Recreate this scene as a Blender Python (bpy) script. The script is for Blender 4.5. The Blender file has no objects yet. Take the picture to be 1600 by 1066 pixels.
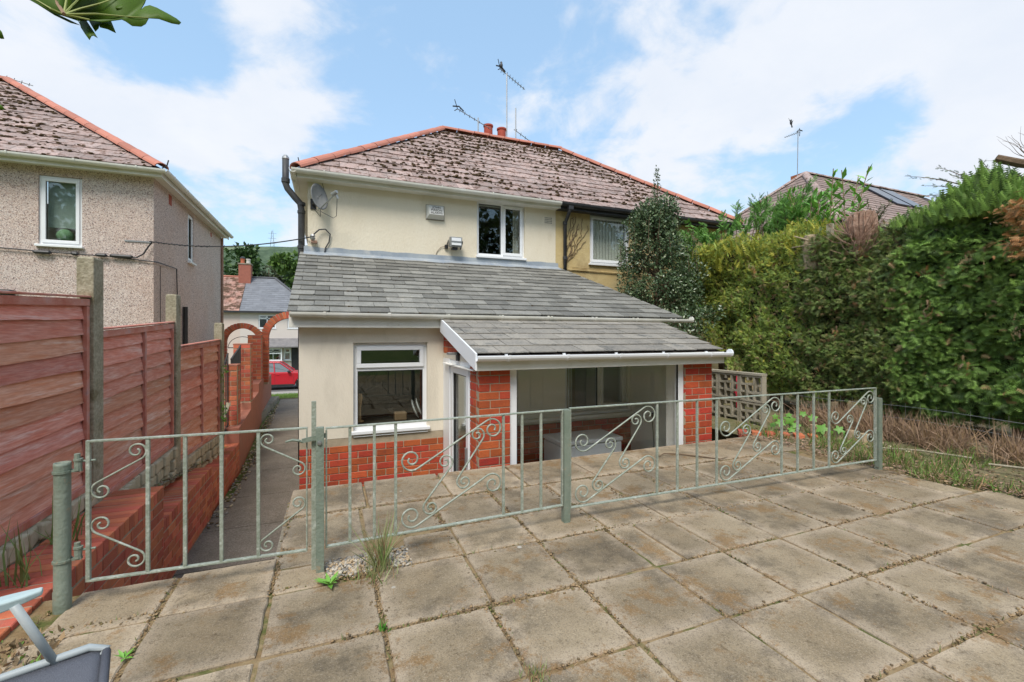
import bpy, bmesh, math, random
import numpy as np
from mathutils import Vector, Matrix, noise

random.seed(7)
RNG = np.random.default_rng(11)
scene = bpy.context.scene
COL = scene.collection
R = math.radians
PI = math.pi

# ------------------------------------------------------------------ camera
cam_d = bpy.data.cameras.new('camera')
cam = bpy.data.objects.new('camera', cam_d)
COL.objects.link(cam)
cam_d.sensor_width = 36.0
cam_d.lens = 15.75
cam_d.shift_y = -11.0 / 1600.0
cam_d.clip_start = 0.05
cam_d.clip_end = 3000
cam.location = (0, 0, 1.4)
YAW = math.atan(285 / 700)
cam.rotation_euler = (R(90), 0, -YAW)
scene.camera = cam

# ------------------------------------------------------------------ light
SUN_EL, SUN_AZ = R(54), R(210)      # compass style: 0 = +Y, clockwise
sun_d = bpy.data.lights.new('sun', 'SUN')
sun_d.energy = 2.15
sun_d.angle = R(24)
sun_d.color = (1.0, 0.955, 0.88)
sun = bpy.data.objects.new('sun', sun_d)
COL.objects.link(sun)
sd = Vector((math.sin(SUN_AZ) * math.cos(SUN_EL), math.cos(SUN_AZ) * math.cos(SUN_EL), math.sin(SUN_EL)))
sun.rotation_euler = sd.to_track_quat('Z', 'Y').to_euler()

scene.view_settings.view_transform = 'Standard'
scene.view_settings.look = 'None'
scene.view_settings.exposure = 0.74
scene.view_settings.gamma = 1.0
scene.view_settings.use_curve_mapping = False

world = bpy.data.worlds.new('World')
scene.world = world
world.use_nodes = True
wn, wl_ = world.node_tree.nodes, world.node_tree.links
wn.clear()


def wnode(t, **k):
    n = wn.new(t)
    for a, b in k.items():
        setattr(n, a, b)
    return n


def build_world():
    out = wnode('ShaderNodeOutputWorld')
    bg = wnode('ShaderNodeBackground')
    bg.inputs['Strength'].default_value = 0.1
    sky = wnode('ShaderNodeTexSky', sky_type='NISHITA', sun_disc=False, sun_elevation=SUN_EL, sun_rotation=SUN_AZ)
    sky.air_density = 1.0
    sky.dust_density = 1.0
    sky.ozone_density = 1.5
    tc = wnode('ShaderNodeTexCoord')
    nrm = wnode('ShaderNodeVectorMath', operation='NORMALIZE')
    wl_.new(tc.outputs['Generated'], nrm.inputs[0])
    sep = wnode('ShaderNodeSeparateXYZ')
    wl_.new(nrm.outputs[0], sep.inputs[0])

    def math_(op, a, b=None, c=None, clamp=False):
        m = wnode('ShaderNodeMath', operation=op, use_clamp=clamp)
        for i, v in enumerate((a, b, c)):
            if v is None:
                continue
            if isinstance(v, (int, float)):
                m.inputs[i].default_value = v
            else:
                wl_.new(v, m.inputs[i])
        return m.outputs[0]
    zc = math_('MAXIMUM', math_('ADD', sep.outputs[2], 0.32), 0.1)
    comb = wnode('ShaderNodeCombineXYZ')
    wl_.new(math_('DIVIDE', sep.outputs[0], zc), comb.inputs[0])
    wl_.new(math_('DIVIDE', sep.outputs[1], zc), comb.inputs[1])
    comb.inputs[2].default_value = 3.7

    def noise_(scale, detail, rough, dist=0.0):
        n = wnode('ShaderNodeTexNoise')
        n.inputs['Scale'].default_value = scale
        n.inputs['Detail'].default_value = detail
        n.inputs['Roughness'].default_value = rough
        n.inputs['Distortion'].default_value = dist
        wl_.new(comb.outputs[0], n.inputs['Vector'])
        return n.outputs['Fac']
    n1 = noise_(1.9, 9, 0.56, 0.35)
    n2 = noise_(6.0, 8, 0.6, 0.3)
    cov = math_('ADD', math_('MULTIPLY', n1, 0.66), math_('MULTIPLY', n2, 0.34))
    # broad cloud banks and clear gaps, as directions in the sky
    s_, c_ = math.sin(YAW), math.cos(YAW)

    def dirof(px, py):
        u = (px - 800) / 700
        v = (522 - py) / 700
        return Vector((s_ + u * c_, c_ - u * s_, v)).normalized()
    blobs = [((120, 120), 0.24, 0.16), ((400, 60), 0.2, 0.14), ((390, 230), 0.2, 0.13), ((1440, 60), 0.30, 0.15), ((1540, 230), 0.28, 0.2),
             ((780, 150), 0.13, 0.07), ((1060, 270), 0.2, 0.12), ((950, 190), 0.2, 0.05), ((1190, 150), 0.16, 0.04),
             ((960, 50), 0.26, -0.07), ((620, 90), 0.2, -0.06), ((520, 60), 0.12, 0.04), ((700, 40), 0.14, 0.05), ((255, 100), 0.12, -0.16), ((225, 20), 0.14, -0.12),
             ((1325, 215), 0.14, -0.15), ((1150, 10), 0.16, -0.08), ((560, 250), 0.2, -0.05), ((300, 290), 0.13, -0.06)]
    for (p, rad, amt) in blobs:
        d = wnode('ShaderNodeVectorMath', operation='DISTANCE')
        wl_.new(nrm.outputs[0], d.inputs[0])
        d.inputs[1].default_value = dirof(*p)
        mr = wnode('ShaderNodeMapRange', interpolation_type='SMOOTHSTEP')
        wl_.new(d.outputs['Value'], mr.inputs['Value'])
        mr.inputs['From Min'].default_value = rad * 1.25
        mr.inputs['From Max'].default_value = 0.0
        mr.inputs['To Min'].default_value = 0.0
        mr.inputs['To Max'].default_value = amt * (0.6 if amt > 0 else 1.0)
        cov = math_('ADD', cov, mr.outputs[0])
    mr = wnode('ShaderNodeMapRange', interpolation_type='SMOOTHSTEP')
    wl_.new(cov, mr.inputs['Value'])
    mr.inputs['From Min'].default_value = 0.455
    mr.inputs['From Max'].default_value = 0.60
    mr.inputs['To Min'].default_value = 0.06
    cfac = mr.outputs[0]
    # shade variation inside the clouds
    n3 = noise_(3.2, 7, 0.6, 0.2)
    cm = wnode('ShaderNodeMix', data_type='RGBA')
    wl_.new(n3, cm.inputs['Factor'])
    cm.inputs['A'].default_value = (4.4, 4.9, 5.7, 1)
    cm.inputs['B'].default_value = (5.95, 6.05, 6.25, 1)
    tint = wnode('ShaderNodeMix', data_type='RGBA', blend_type='MULTIPLY')
    tint.inputs['Factor'].default_value = 1
    wl_.new(sky.outputs[0], tint.inputs['A'])
    tint.inputs['B'].default_value = (1.9, 1.75, 1.45, 1)
    # thin veil brightening the blue
    veil = wnode('ShaderNodeMix', data_type='RGBA')
    veil.inputs['Factor'].default_value = 0.55
    wl_.new(tint.outputs['Result'], veil.inputs['A'])
    veil.inputs['B'].default_value = (2.4, 4.2, 6.5, 1)
    mx = wnode('ShaderNodeMix', data_type='RGBA')
    wl_.new(cfac, mx.inputs['Factor'])
    wl_.new(veil.outputs['Result'], mx.inputs['A'])
    wl_.new(cm.outputs['Result'], mx.inputs['B'])
    wl_.new(mx.outputs['Result'], bg.inputs['Color'])
    wl_.new(bg.outputs[0], out.inputs[0])


build_world()

# ------------------------------------------------------------------ materials
_MC = {}


def mat(name, c1, c2=None, scale=4.0, rough=0.8, bump=0.0, bscale=60.0, rand=0.0, metal=0.0, spec=0.3,
        c3=None, s3=1.0, t3=(0.55, 0.65), fine=None, fscale=120.0, ffac=0.5, stretch=(1, 1, 1), coord='pos', detail=6, hue=0.0, trans=0.0):
    """procedural surface: two-colour noise, optional third patch colour, fine speckle, per-object random value"""
    if name in _MC:
        return _MC[name]
    m = bpy.data.materials.new(name)
    m.use_nodes = True
    N, L = m.node_tree.nodes, m.node_tree.links
    b = N['Principled BSDF']
    out = N['Material Output']
    b.inputs['Roughness'].default_value = rough
    b.inputs['Metallic'].default_value = metal
    b.inputs['Specular IOR Level'].default_value = spec
    if coord == 'pos':
        g = N.new('ShaderNodeNewGeometry').outputs['Position']
    else:
        g = N.new('ShaderNodeTexCoord').outputs['Object']
    mp = N.new('ShaderNodeMapping')
    mp.inputs['Scale'].default_value = stretch
    L.new(g, mp.inputs['Vector'])
    vec = mp.outputs[0]

    def nz(sc, det=detail, ro=0.6):
        n = N.new('ShaderNodeTexNoise')
        n.inputs['Scale'].default_value = sc
        n.inputs['Detail'].default_value = det
        n.inputs['Roughness'].default_value = ro
        L.new(vec, n.inputs['Vector'])
        return n.outputs['Fac']

    def ramp(f, a, bb):
        r = N.new('ShaderNodeMapRange')
        r.inputs['From Min'].default_value = a
        r.inputs['From Max'].default_value = bb
        L.new(f, r.inputs['Value'])
        return r.outputs[0]

    def mixc(f, a, bb, mode='MIX'):
        x = N.new('ShaderNodeMix')
        x.data_type = 'RGBA'
        x.blend_type = mode
        for sock, v in (('Factor', f), ('A', a), ('B', bb)):
            if isinstance(v, (int, float)):
                x.inputs[sock].default_value = v
            elif isinstance(v, tuple):
                x.inputs[sock].default_value = (*v[:3], 1)
            else:
                L.new(v, x.inputs[sock])
        return x.outputs['Result']
    col = mixc(0.0, c1, c1)
    if c2:
        col = mixc(ramp(nz(scale), 0.35, 0.65), c1, c2)
    if c3:
        col = mixc(ramp(nz(s3, 8, 0.65), *t3), col, c3)
    if fine:
        col = mixc(ramp(nz(fscale, 2, 0.5), 0.5 - 0.12, 0.5 + 0.12), mixc(ffac, col, fine), col)
    if rand or hue:
        oi = N.new('ShaderNodeObjectInfo')
        hs = N.new('ShaderNodeHueSaturation')
        if rand:
            r = N.new('ShaderNodeMapRange')
            r.inputs['To Min'].default_value = 1 - rand
            r.inputs['To Max'].default_value = 1 + rand
            L.new(oi.outputs['Random'], r.inputs['Value'])
            L.new(r.outputs[0], hs.inputs['Value'])
        if hue:
            r = N.new('ShaderNodeMapRange')
            r.inputs['To Min'].default_value = 0.5 - hue
            r.inputs['To Max'].default_value = 0.5 + hue
            w = N.new('ShaderNodeMath')
            w.operation = 'FRACT'
            w2 = N.new('ShaderNodeMath')
            w2.operation = 'MULTIPLY'
            w2.inputs[1].default_value = 17.3
            L.new(oi.outputs['Random'], w2.inputs[0])
            L.new(w2.outputs[0], w.inputs[0])
            L.new(w.outputs[0], r.inputs['Value'])
            L.new(r.outputs[0], hs.inputs['Hue'])
        L.new(col, hs.inputs['Color'])
        col = hs.outputs[0]
    L.new(col, b.inputs['Base Color'])
    if bump:
        bp = N.new('ShaderNodeBump')
        bp.inputs['Strength'].default_value = min(1.0, bump)
        bp.inputs['Distance'].default_value = 0.012 * max(1, bump)
        L.new(nz(bscale, 5, 0.6), bp.inputs['Height'])
        L.new(bp.outputs[0], b.inputs['Normal'])
    if trans:
        t = N.new('ShaderNodeBsdfTranslucent')
        L.new(col, t.inputs['Color'])
        ms = N.new('ShaderNodeMixShader')
        ms.inputs[0].default_value = trans
        L.new(b.outputs[0], ms.inputs[1])
        L.new(t.outputs[0], ms.inputs[2])
        L.new(ms.outputs[0], out.inputs[0])
    _MC[name] = m
    return m


def glass_mat(name='window_glass', tint=(0.86, 0.88, 0.86), refl=0.07):
    if name in _MC:
        return _MC[name]
    m = bpy.data.materials.new(name)
    m.use_nodes = True
    N, L = m.node_tree.nodes, m.node_tree.links
    N.remove(N['Principled BSDF'])
    tr = N.new('ShaderNodeBsdfTransparent')
    tr.inputs[0].default_value = (*tint, 1)
    gl = N.new('ShaderNodeBsdfGlossy')
    gl.inputs['Roughness'].default_value = 0.02
    gl.inputs['Color'].default_value = (0.9, 0.95, 0.95, 1)
    lw = N.new('ShaderNodeLayerWeight')
    lw.inputs[0].default_value = 0.5
    fr = N.new('ShaderNodeMath')
    fr.operation = 'POWER'
    L.new(lw.outputs['Facing'], fr.inputs[0])
    fr.inputs[1].default_value = 5.0
    ad = N.new('ShaderNodeMath')
    ad.operation = 'ADD'
    ad.inputs[1].default_value = refl
    L.new(fr.outputs[0], ad.inputs[0])
    mx = N.new('ShaderNodeMixShader')
    L.new(ad.outputs[0], mx.inputs[0])
    L.new(tr.outputs[0], mx.inputs[1])
    L.new(gl.outputs[0], mx.inputs[2])
    L.new(mx.outputs[0], N['Material Output'].inputs[0])
    _MC[name] = m
    return m


def pebble_mat():
    m = bpy.data.materials.new('pebbledash')
    m.use_nodes = True
    N, L = m.node_tree.nodes, m.node_tree.links
    b = N['Principled BSDF']
    b.inputs['Roughness'].default_value = 0.9
    b.inputs['Specular IOR Level'].default_value = 0.15
    g = N.new('ShaderNodeNewGeometry').outputs['Position']
    v = N.new('ShaderNodeTexVoronoi')
    v.inputs['Scale'].default_value = 80
    L.new(g, v.inputs['Vector'])
    cr = N.new('ShaderNodeValToRGB')
    els = cr.color_ramp.elements
    els[0].position = 0.0
    els[0].color = (0.21, 0.16, 0.15, 1)
    els[1].position = 0.10
    els[1].color = (0.50, 0.39, 0.345, 1)
    for p, c in ((0.3, (0.66, 0.55, 0.49)), (0.5, (0.58, 0.49, 0.45)), (0.72, (0.76, 0.66, 0.60)), (0.9, (0.47, 0.34, 0.28))):
        e = els.new(p)
        e.color = (*c, 1)
    cr.color_ramp.interpolation = 'CONSTANT'
    s = N.new('ShaderNodeSeparateColor')
    L.new(v.outputs['Color'], s.inputs[0])
    L.new(s.outputs[0], cr.inputs[0])
    nz = N.new('ShaderNodeTexNoise')
    nz.inputs['Scale'].default_value = 1.1
    nz.inputs['Detail'].default_value = 6
    L.new(g, nz.inputs['Vector'])
    mx = N.new('ShaderNodeMix')
    mx.data_type = 'RGBA'
    mx.blend_type = 'MULTIPLY'
    mr = N.new('ShaderNodeMapRange')
    mr.inputs['From Min'].default_value = 0.4
    mr.inputs['From Max'].default_value = 0.8
    L.new(nz.outputs['Fac'], mr.inputs['Value'])
    L.new(mr.outputs[0], mx.inputs['Factor'])
    L.new(cr.outputs[0], mx.inputs['A'])
    mx.inputs['B'].default_value = (0.95, 0.86, 0.80, 1)
    L.new(mx.outputs['Result'], b.inputs['Base Color'])
    bp = N.new('ShaderNodeBump')
    bp.inputs['Strength'].default_value = 0.8
    bp.inputs['Distance'].default_value = 0.01
    L.new(v.outputs['Distance'], bp.inputs['Height'])
    L.new(bp.outputs[0], b.inputs['Normal'])
    return m


def slab_mat():
    """weathered concrete flag: grey brown aggregate, paler worn rim, blotches of dirt and moss"""
    m = bpy.data.materials.new('concrete_flag')
    m.use_nodes = True
    N, L = m.node_tree.nodes, m.node_tree.links
    b = N['Principled BSDF']
    b.inputs['Roughness'].default_value = 0.92
    b.inputs['Specular IOR Level'].default_value = 0.15
    g = N.new('ShaderNodeNewGeometry').outputs['Position']
    tc = N.new('ShaderNodeTexCoord')
    oi = N.new('ShaderNodeObjectInfo')

    def nz(vec, sc, det=6, ro=0.6):
        n = N.new('ShaderNodeTexNoise')
        n.inputs['Scale'].default_value = sc
        n.inputs['Detail'].default_value = det
        n.inputs['Roughness'].default_value = ro
        L.new(vec, n.inputs['Vector'])
        return n.outputs['Fac']

    def mr(f, a, bb, c=0.0, d=1.0):
        r = N.new('ShaderNodeMapRange')
        for k, v in (('From Min', a), ('From Max', bb), ('To Min', c), ('To Max', d)):
            r.inputs[k].default_value = v
        L.new(f, r.inputs['Value'])
        return r.outputs[0]

    def mx(f, a, bb, mode='MIX'):
        x = N.new('ShaderNodeMix')
        x.data_type = 'RGBA'
        x.blend_type = mode
        for sock, v in (('Factor', f), ('A', a), ('B', bb)):
            if isinstance(v, (int, float)):
                x.inputs[sock].default_value = v
            elif isinstance(v, tuple):
                x.inputs[sock].default_value = (*v, 1)
            else:
                L.new(v, x.inputs[sock])
        return x.outputs['Result']

    def mt(op, a, bb):
        x = N.new('ShaderNodeMath')
        x.operation = op
        for i, v in enumerate((a, bb)):
            if isinstance(v, (int, float)):
                x.inputs[i].default_value = v
            else:
                L.new(v, x.inputs[i])
        return x.outputs[0]
    base = mx(mr(nz(g, 5), 0.3, 0.7), (0.35, 0.265, 0.165), (0.24, 0.19, 0.125))
    base = mx(mr(nz(g, 1.3, 7, 0.65), 0.42, 0.62), base, (0.41, 0.325, 0.215))
    # rim of each flag: object coordinates run -1..1 over the flag
    sp = N.new('ShaderNodeSeparateXYZ')
    L.new(tc.outputs['Generated'], sp.inputs[0])
    ex = mt('ABSOLUTE', mt('SUBTRACT', sp.outputs[0], 0.5), 0)
    ey = mt('ABSOLUTE', mt('SUBTRACT', sp.outputs[1], 0.5), 0)
    e = mt('MAXIMUM', ex, ey)
    e = mt('ADD', e, mt('MULTIPLY', mt('SUBTRACT', nz(g, 7, 5, 0.65), 0.5), 0.22))
    base = mx(mt('MULTIPLY', mr(e, 0.31, 0.50), 0.75), base, (0.55, 0.44, 0.32))
    base = mx(mt('MULTIPLY', mr(nz(g, 1.9, 9, 0.72), 0.50, 0.60), 0.6), base, (0.12, 0.098, 0.07))
    base = mx(mt('MULTIPLY', mr(nz(g, 2.9, 9, 0.78), 0.535, 0.60), 0.72), base, (0.29, 0.17, 0.07))
    base = mx(mt('MULTIPLY', mr(nz(g, 17, 6, 0.75), 0.57, 0.66), 0.6), base, (0.115, 0.08, 0.045))
    # aggregate speckle
    v = N.new('ShaderNodeTexVoronoi')
    v.inputs['Scale'].default_value = 210
    L.new(g, v.inputs['Vector'])
    sc = N.new('ShaderNodeSeparateColor')
    L.new(v.outputs['Color'], sc.inputs[0])
    base = mx(mr(sc.outputs[0], 0.7, 1.0, 0, 0.32), base, (0.58, 0.48, 0.36))
    base = mx(mr(sc.outputs[1], 0.66, 1.0, 0, 0.45), base, (0.10, 0.08, 0.06))
    # small white lichen spots
    v2 = N.new('ShaderNodeTexVoronoi')
    v2.inputs['Scale'].default_value = 2.3
    L.new(g, v2.inputs['Vector'])
    base = mx(mr(v2.outputs['Distance'], 0.045, 0.025), base, (0.62, 0.58, 0.5))
    hs = N.new('ShaderNodeHueSaturation')
    L.new(mr(oi.outputs['Random'], 0, 1, 0.66, 0.92), hs.inputs['Value'])
    L.new(base, hs.inputs['Color'])
    L.new(hs.outputs[0], b.inputs['Base Color'])
    bp = N.new('ShaderNodeBump')
    bp.inputs['Strength'].default_value = 0.55
    bp.inputs['Distance'].default_value = 0.008
    L.new(nz(g, 75, 5, 0.7), bp.inputs['Height'])
    L.new(bp.outputs[0], b.inputs['Normal'])
    return m


M_cream = mat('cream_render', (0.74, 0.67, 0.55), (0.70, 0.63, 0.51), 1.5, 0.85, 0.35, 60, c3=(0.60, 0.54, 0.44), s3=2.4, t3=(0.50, 0.78), stretch=(1.6, 1.6, 0.45))
M_cream_up = mat('cream_render_textured', (0.74, 0.67, 0.535), (0.70, 0.62, 0.48), 1.2, 0.85, 0.7, 30, stretch=(1.4, 1.4, 0.6), c3=(0.57, 0.49, 0.35), s3=1.8, t3=(0.58, 0.85))
M_ochre = mat('ochre_render', (0.50, 0.37, 0.17), (0.58, 0.46, 0.24), 2.0, 0.9, 0.6, 25, c3=(0.30, 0.20, 0.09), s3=1.7, t3=(0.5, 0.75))
M_upvc = mat('white_plastic', (0.80, 0.81, 0.82), (0.77, 0.78, 0.79), 3, 0.35, spec=0.45)
M_upvc_old = mat('weathered_white_plastic', (0.74, 0.73, 0.68), (0.64, 0.62, 0.54), 2.5, 0.45, c3=(0.42, 0.40, 0.31), s3=9, t3=(0.62, 0.8), spec=0.4)
M_black = mat('black_plastic', (0.025, 0.025, 0.028), (0.04, 0.04, 0.042), 4, 0.45, spec=0.4)
M_flue = mat('grey_pipe', (0.045, 0.045, 0.05), (0.07, 0.07, 0.07), 4, 0.5)
M_lead = mat('lead_flashing', (0.25, 0.29, 0.34), (0.36, 0.39, 0.41), 3.2, 0.6, 0.4, 20, c3=(0.50, 0.49, 0.46), s3=4, t3=(0.55, 0.75), spec=0.4)
M_slate = mat('roof_slate', (0.185, 0.18, 0.16), (0.25, 0.24, 0.21), 6, 0.65, 0.35, 60, rand=0.3, c3=(0.36, 0.33, 0.28), s3=3.5, t3=(0.6, 0.75), fine=(0.10, 0.095, 0.09), fscale=45, ffac=0.35, spec=0.35)
M_slate_porch = mat('porch_slate', (0.26, 0.235, 0.20), (0.20, 0.185, 0.165), 5, 0.7, 0.35, 60, rand=0.16, c3=(0.10, 0.10, 0.095), s3=3.1, t3=(0.55, 0.66), fine=(0.42, 0.38, 0.31), fscale=40, ffac=0.3)
M_tile = mat('mossy_concrete_tile', (0.44, 0.31, 0.27), (0.35, 0.285, 0.26), 5, 0.85, 0.6, 45, rand=0.22, c3=(0.14, 0.075, 0.045), s3=8.5, t3=(0.53, 0.60), fine=(0.19, 0.14, 0.13), fscale=38, ffac=0.5)
M_tile_dark = mat('dark_roof_underlay', (0.06, 0.045, 0.04), None)
M_moss = mat('roof_moss', (0.07, 0.042, 0.022), (0.11, 0.075, 0.035), 12, 0.95, 0.5, 80)
M_ridge = mat('terracotta_ridge', (0.50, 0.19, 0.13), (0.44, 0.18, 0.13), 5, 0.75, 0.3, 50, rand=0.15)
M_brick = mat('red_brick', (0.50, 0.088, 0.032), (0.40, 0.066, 0.028), 9, 0.75, 0.5, 70, rand=0.26, hue=0.012, c3=(0.27, 0.075, 0.045), s3=9, t3=(0.56, 0.74), fine=(0.36, 0.07, 0.035), fscale=60, ffac=0.5)
M_brick_wall = mat('garden_red_brick', (0.54, 0.145, 0.075), (0.47, 0.125, 0.07), 9, 0.75, 0.4, 90, rand=0.24, hue=0.01, c3=(0.34, 0.17, 0.11), s3=6, t3=(0.60, 0.8))
M_mortar = mat('mortar', (0.42, 0.34, 0.24), (0.34, 0.28, 0.20), 10, 0.95, 0.4, 90)
M_mortar_grey = mat('grey_mortar', (0.30, 0.26, 0.21), (0.22, 0.20, 0.16), 10, 0.95, 0.4, 90)
M_parapet = mat('brick_coloured_parapet', (0.40, 0.15, 0.10), (0.34, 0.14, 0.095), 4, 0.85, 0.4, 60, c3=(0.36, 0.22, 0.16), s3=5, t3=(0.6, 0.75))
M_flag = slab_mat()
M_soil = mat('soil', (0.12, 0.085, 0.05), (0.19, 0.14, 0.08), 8, 0.95, 0.9, 40, c3=(0.10, 0.12, 0.035), s3=4, t3=(0.55, 0.7))
M_joint = mat('joint_sand', (0.22, 0.145, 0.07), (0.30, 0.22, 0.12), 14, 0.95, 0.8, 60, c3=(0.10, 0.11, 0.03), s3=5, t3=(0.52, 0.62))
M_conc = mat('rough_concrete', (0.26, 0.225, 0.17), (0.34, 0.30, 0.235), 5, 0.95, 0.8, 40, c3=(0.15, 0.13, 0.08), s3=2.5, t3=(0.5, 0.7), fine=(0.12, 0.10, 0.07), fscale=60, ffac=0.4)
M_path = mat('path_tarmac', (0.19, 0.16, 0.125), (0.25, 0.21, 0.17), 3, 0.93, 0.8, 70, c3=(0.26, 0.22, 0.17), s3=5, t3=(0.6, 0.75), fine=(0.05, 0.045, 0.035), fscale=60, ffac=0.5)
M_rubble = mat('rubble_stone', (0.52, 0.44, 0.31), (0.40, 0.34, 0.23), 7, 0.95, 1.0, 14, c3=(0.52, 0.45, 0.32), s3=6, t3=(0.55, 0.7))
M_postc = mat('mossy_concrete_post', (0.44, 0.39, 0.29), (0.33, 0.29, 0.20), 7, 0.95, 0.8, 50, c3=(0.18, 0.15, 0.08), s3=5, t3=(0.52, 0.66), fine=(0.14, 0.12, 0.07), fscale=45, ffac=0.4)
M_board = mat('stained_fence_board', (0.66, 0.235, 0.145), (0.73, 0.38, 0.29), 2.2, 0.75, 0.35, 12, rand=0.17, hue=0.01, stretch=(16, 1.3, 16), c3=(0.80, 0.57, 0.49), s3=0.9, t3=(0.54, 0.68), fine=(0.46, 0.13, 0.08), fscale=6, ffac=0.4)
M_board_frame = mat('stained_fence_frame', (0.48, 0.15, 0.10), (0.60, 0.29, 0.23), 3.0, 0.75, 0.4, 30, rand=0.1, stretch=(6, 2, 3), c3=(0.46, 0.26, 0.24), s3=3, t3=(0.55, 0.7))
M_iron = mat('grey_green_paint', (0.28, 0.315, 0.26), (0.36, 0.39, 0.33), 9, 0.5, 0.35, 60, c3=(0.50, 0.53, 0.47), s3=16, t3=(0.54, 0.66), fine=(0.13, 0.15, 0.09), fscale=70, ffac=0.4, spec=0.5)
M_iron_post = mat('dark_grey_green_paint', (0.165, 0.205, 0.16), (0.22, 0.255, 0.205), 8, 0.55, 0.5, 50, c3=(0.30, 0.25, 0.17), s3=22, t3=(0.60, 0.68), spec=0.45)
M_galv = mat('galvanised_metal', (0.33, 0.33, 0.33), (0.42, 0.42, 0.41), 7, 0.4, metal=0.7)
M_dark = mat('interior_dark', (0.10, 0.085, 0.07), (0.08, 0.07, 0.06), 3)
M_inwall = mat('interior_wall', (0.88, 0.86, 0.80), None)
M_glass = glass_mat()
M_glass_dim = glass_mat('porch_glass', (0.99, 0.99, 0.985), 0.03)
M_grass_flat = mat('grass_ground', (0.10, 0.145, 0.03), (0.15, 0.19, 0.05), 3, 0.95, 0.6, 30, c3=(0.22, 0.19, 0.09), s3=1.3, t3=(0.52, 0.7))
M_rough_ground = mat('rough_grass_ground', (0.20, 0.165, 0.095), (0.13, 0.13, 0.055), 7, 0.95, 0.9, 40, c3=(0.10, 0.075, 0.045), s3=9, t3=(0.55, 0.65))
M_road = mat('asphalt', (0.10, 0.10, 0.10), (0.13, 0.13, 0.125), 2, 0.9, 0.4, 80)
M_pave = mat('pavement', (0.30, 0.28, 0.25), (0.36, 0.33, 0.29), 3, 0.9, 0.4, 60)
M_pebble = pebble_mat()
M_wood = mat('cut_wood', (0.36, 0.26, 0.16), (0.46, 0.36, 0.24), 12, 0.85, 0.5, 50, rand=0.15)
M_bark = mat('bark', (0.12, 0.08, 0.05), (0.20, 0.14, 0.09), 16, 0.95, 1.0, 35)
M_bark_red = mat('reddish_bark', (0.28, 0.16, 0.11), (0.42, 0.28, 0.21), 16, 0.95, 1.0, 35)
M_screen = mat('screen_block_concrete', (0.38, 0.34, 0.265), (0.30, 0.265, 0.20), 6, 0.95, 0.6, 60, rand=0.12, c3=(0.18, 0.16, 0.11), s3=6, t3=(0.56, 0.7))


def leafm(name, c1, c2, rough=0.55, spec=0.35, trans=0.16, sc=2.5):
    return mat(name, c1, c2, sc, rough, spec=spec, trans=trans)


# ------------------------------------------------------------------ mesh helpers
def wloc(o):
    v = Vector((0, 0, 0))
    while o is not None:
        v = v + o.location
        o = o.parent
    return v


def tag(o, label=None, cat=None, group=None, kind=None):
    for k, v in (('label', label), ('category', cat), ('group', group), ('kind', kind)):
        if v:
            o[k] = v
    return o


def link(name, me, parent=None, kind=None, M=None):
    o = bpy.data.objects.new(name, me)
    COL.objects.link(o)
    M = M or Matrix.Identity(4)
    if parent is not None:
        o.parent = parent
        o.matrix_basis = Matrix.Translation(-wloc(parent)) @ M
    else:
        o.matrix_basis = M
    if kind:
        o['kind'] = kind
    return o


def thing(name, label, cat, loc, group=None):
    o = bpy.data.objects.new(name, None)
    COL.objects.link(o)
    o.location = loc
    o.empty_display_size = 0.2
    return tag(o, label, cat, group)


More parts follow.
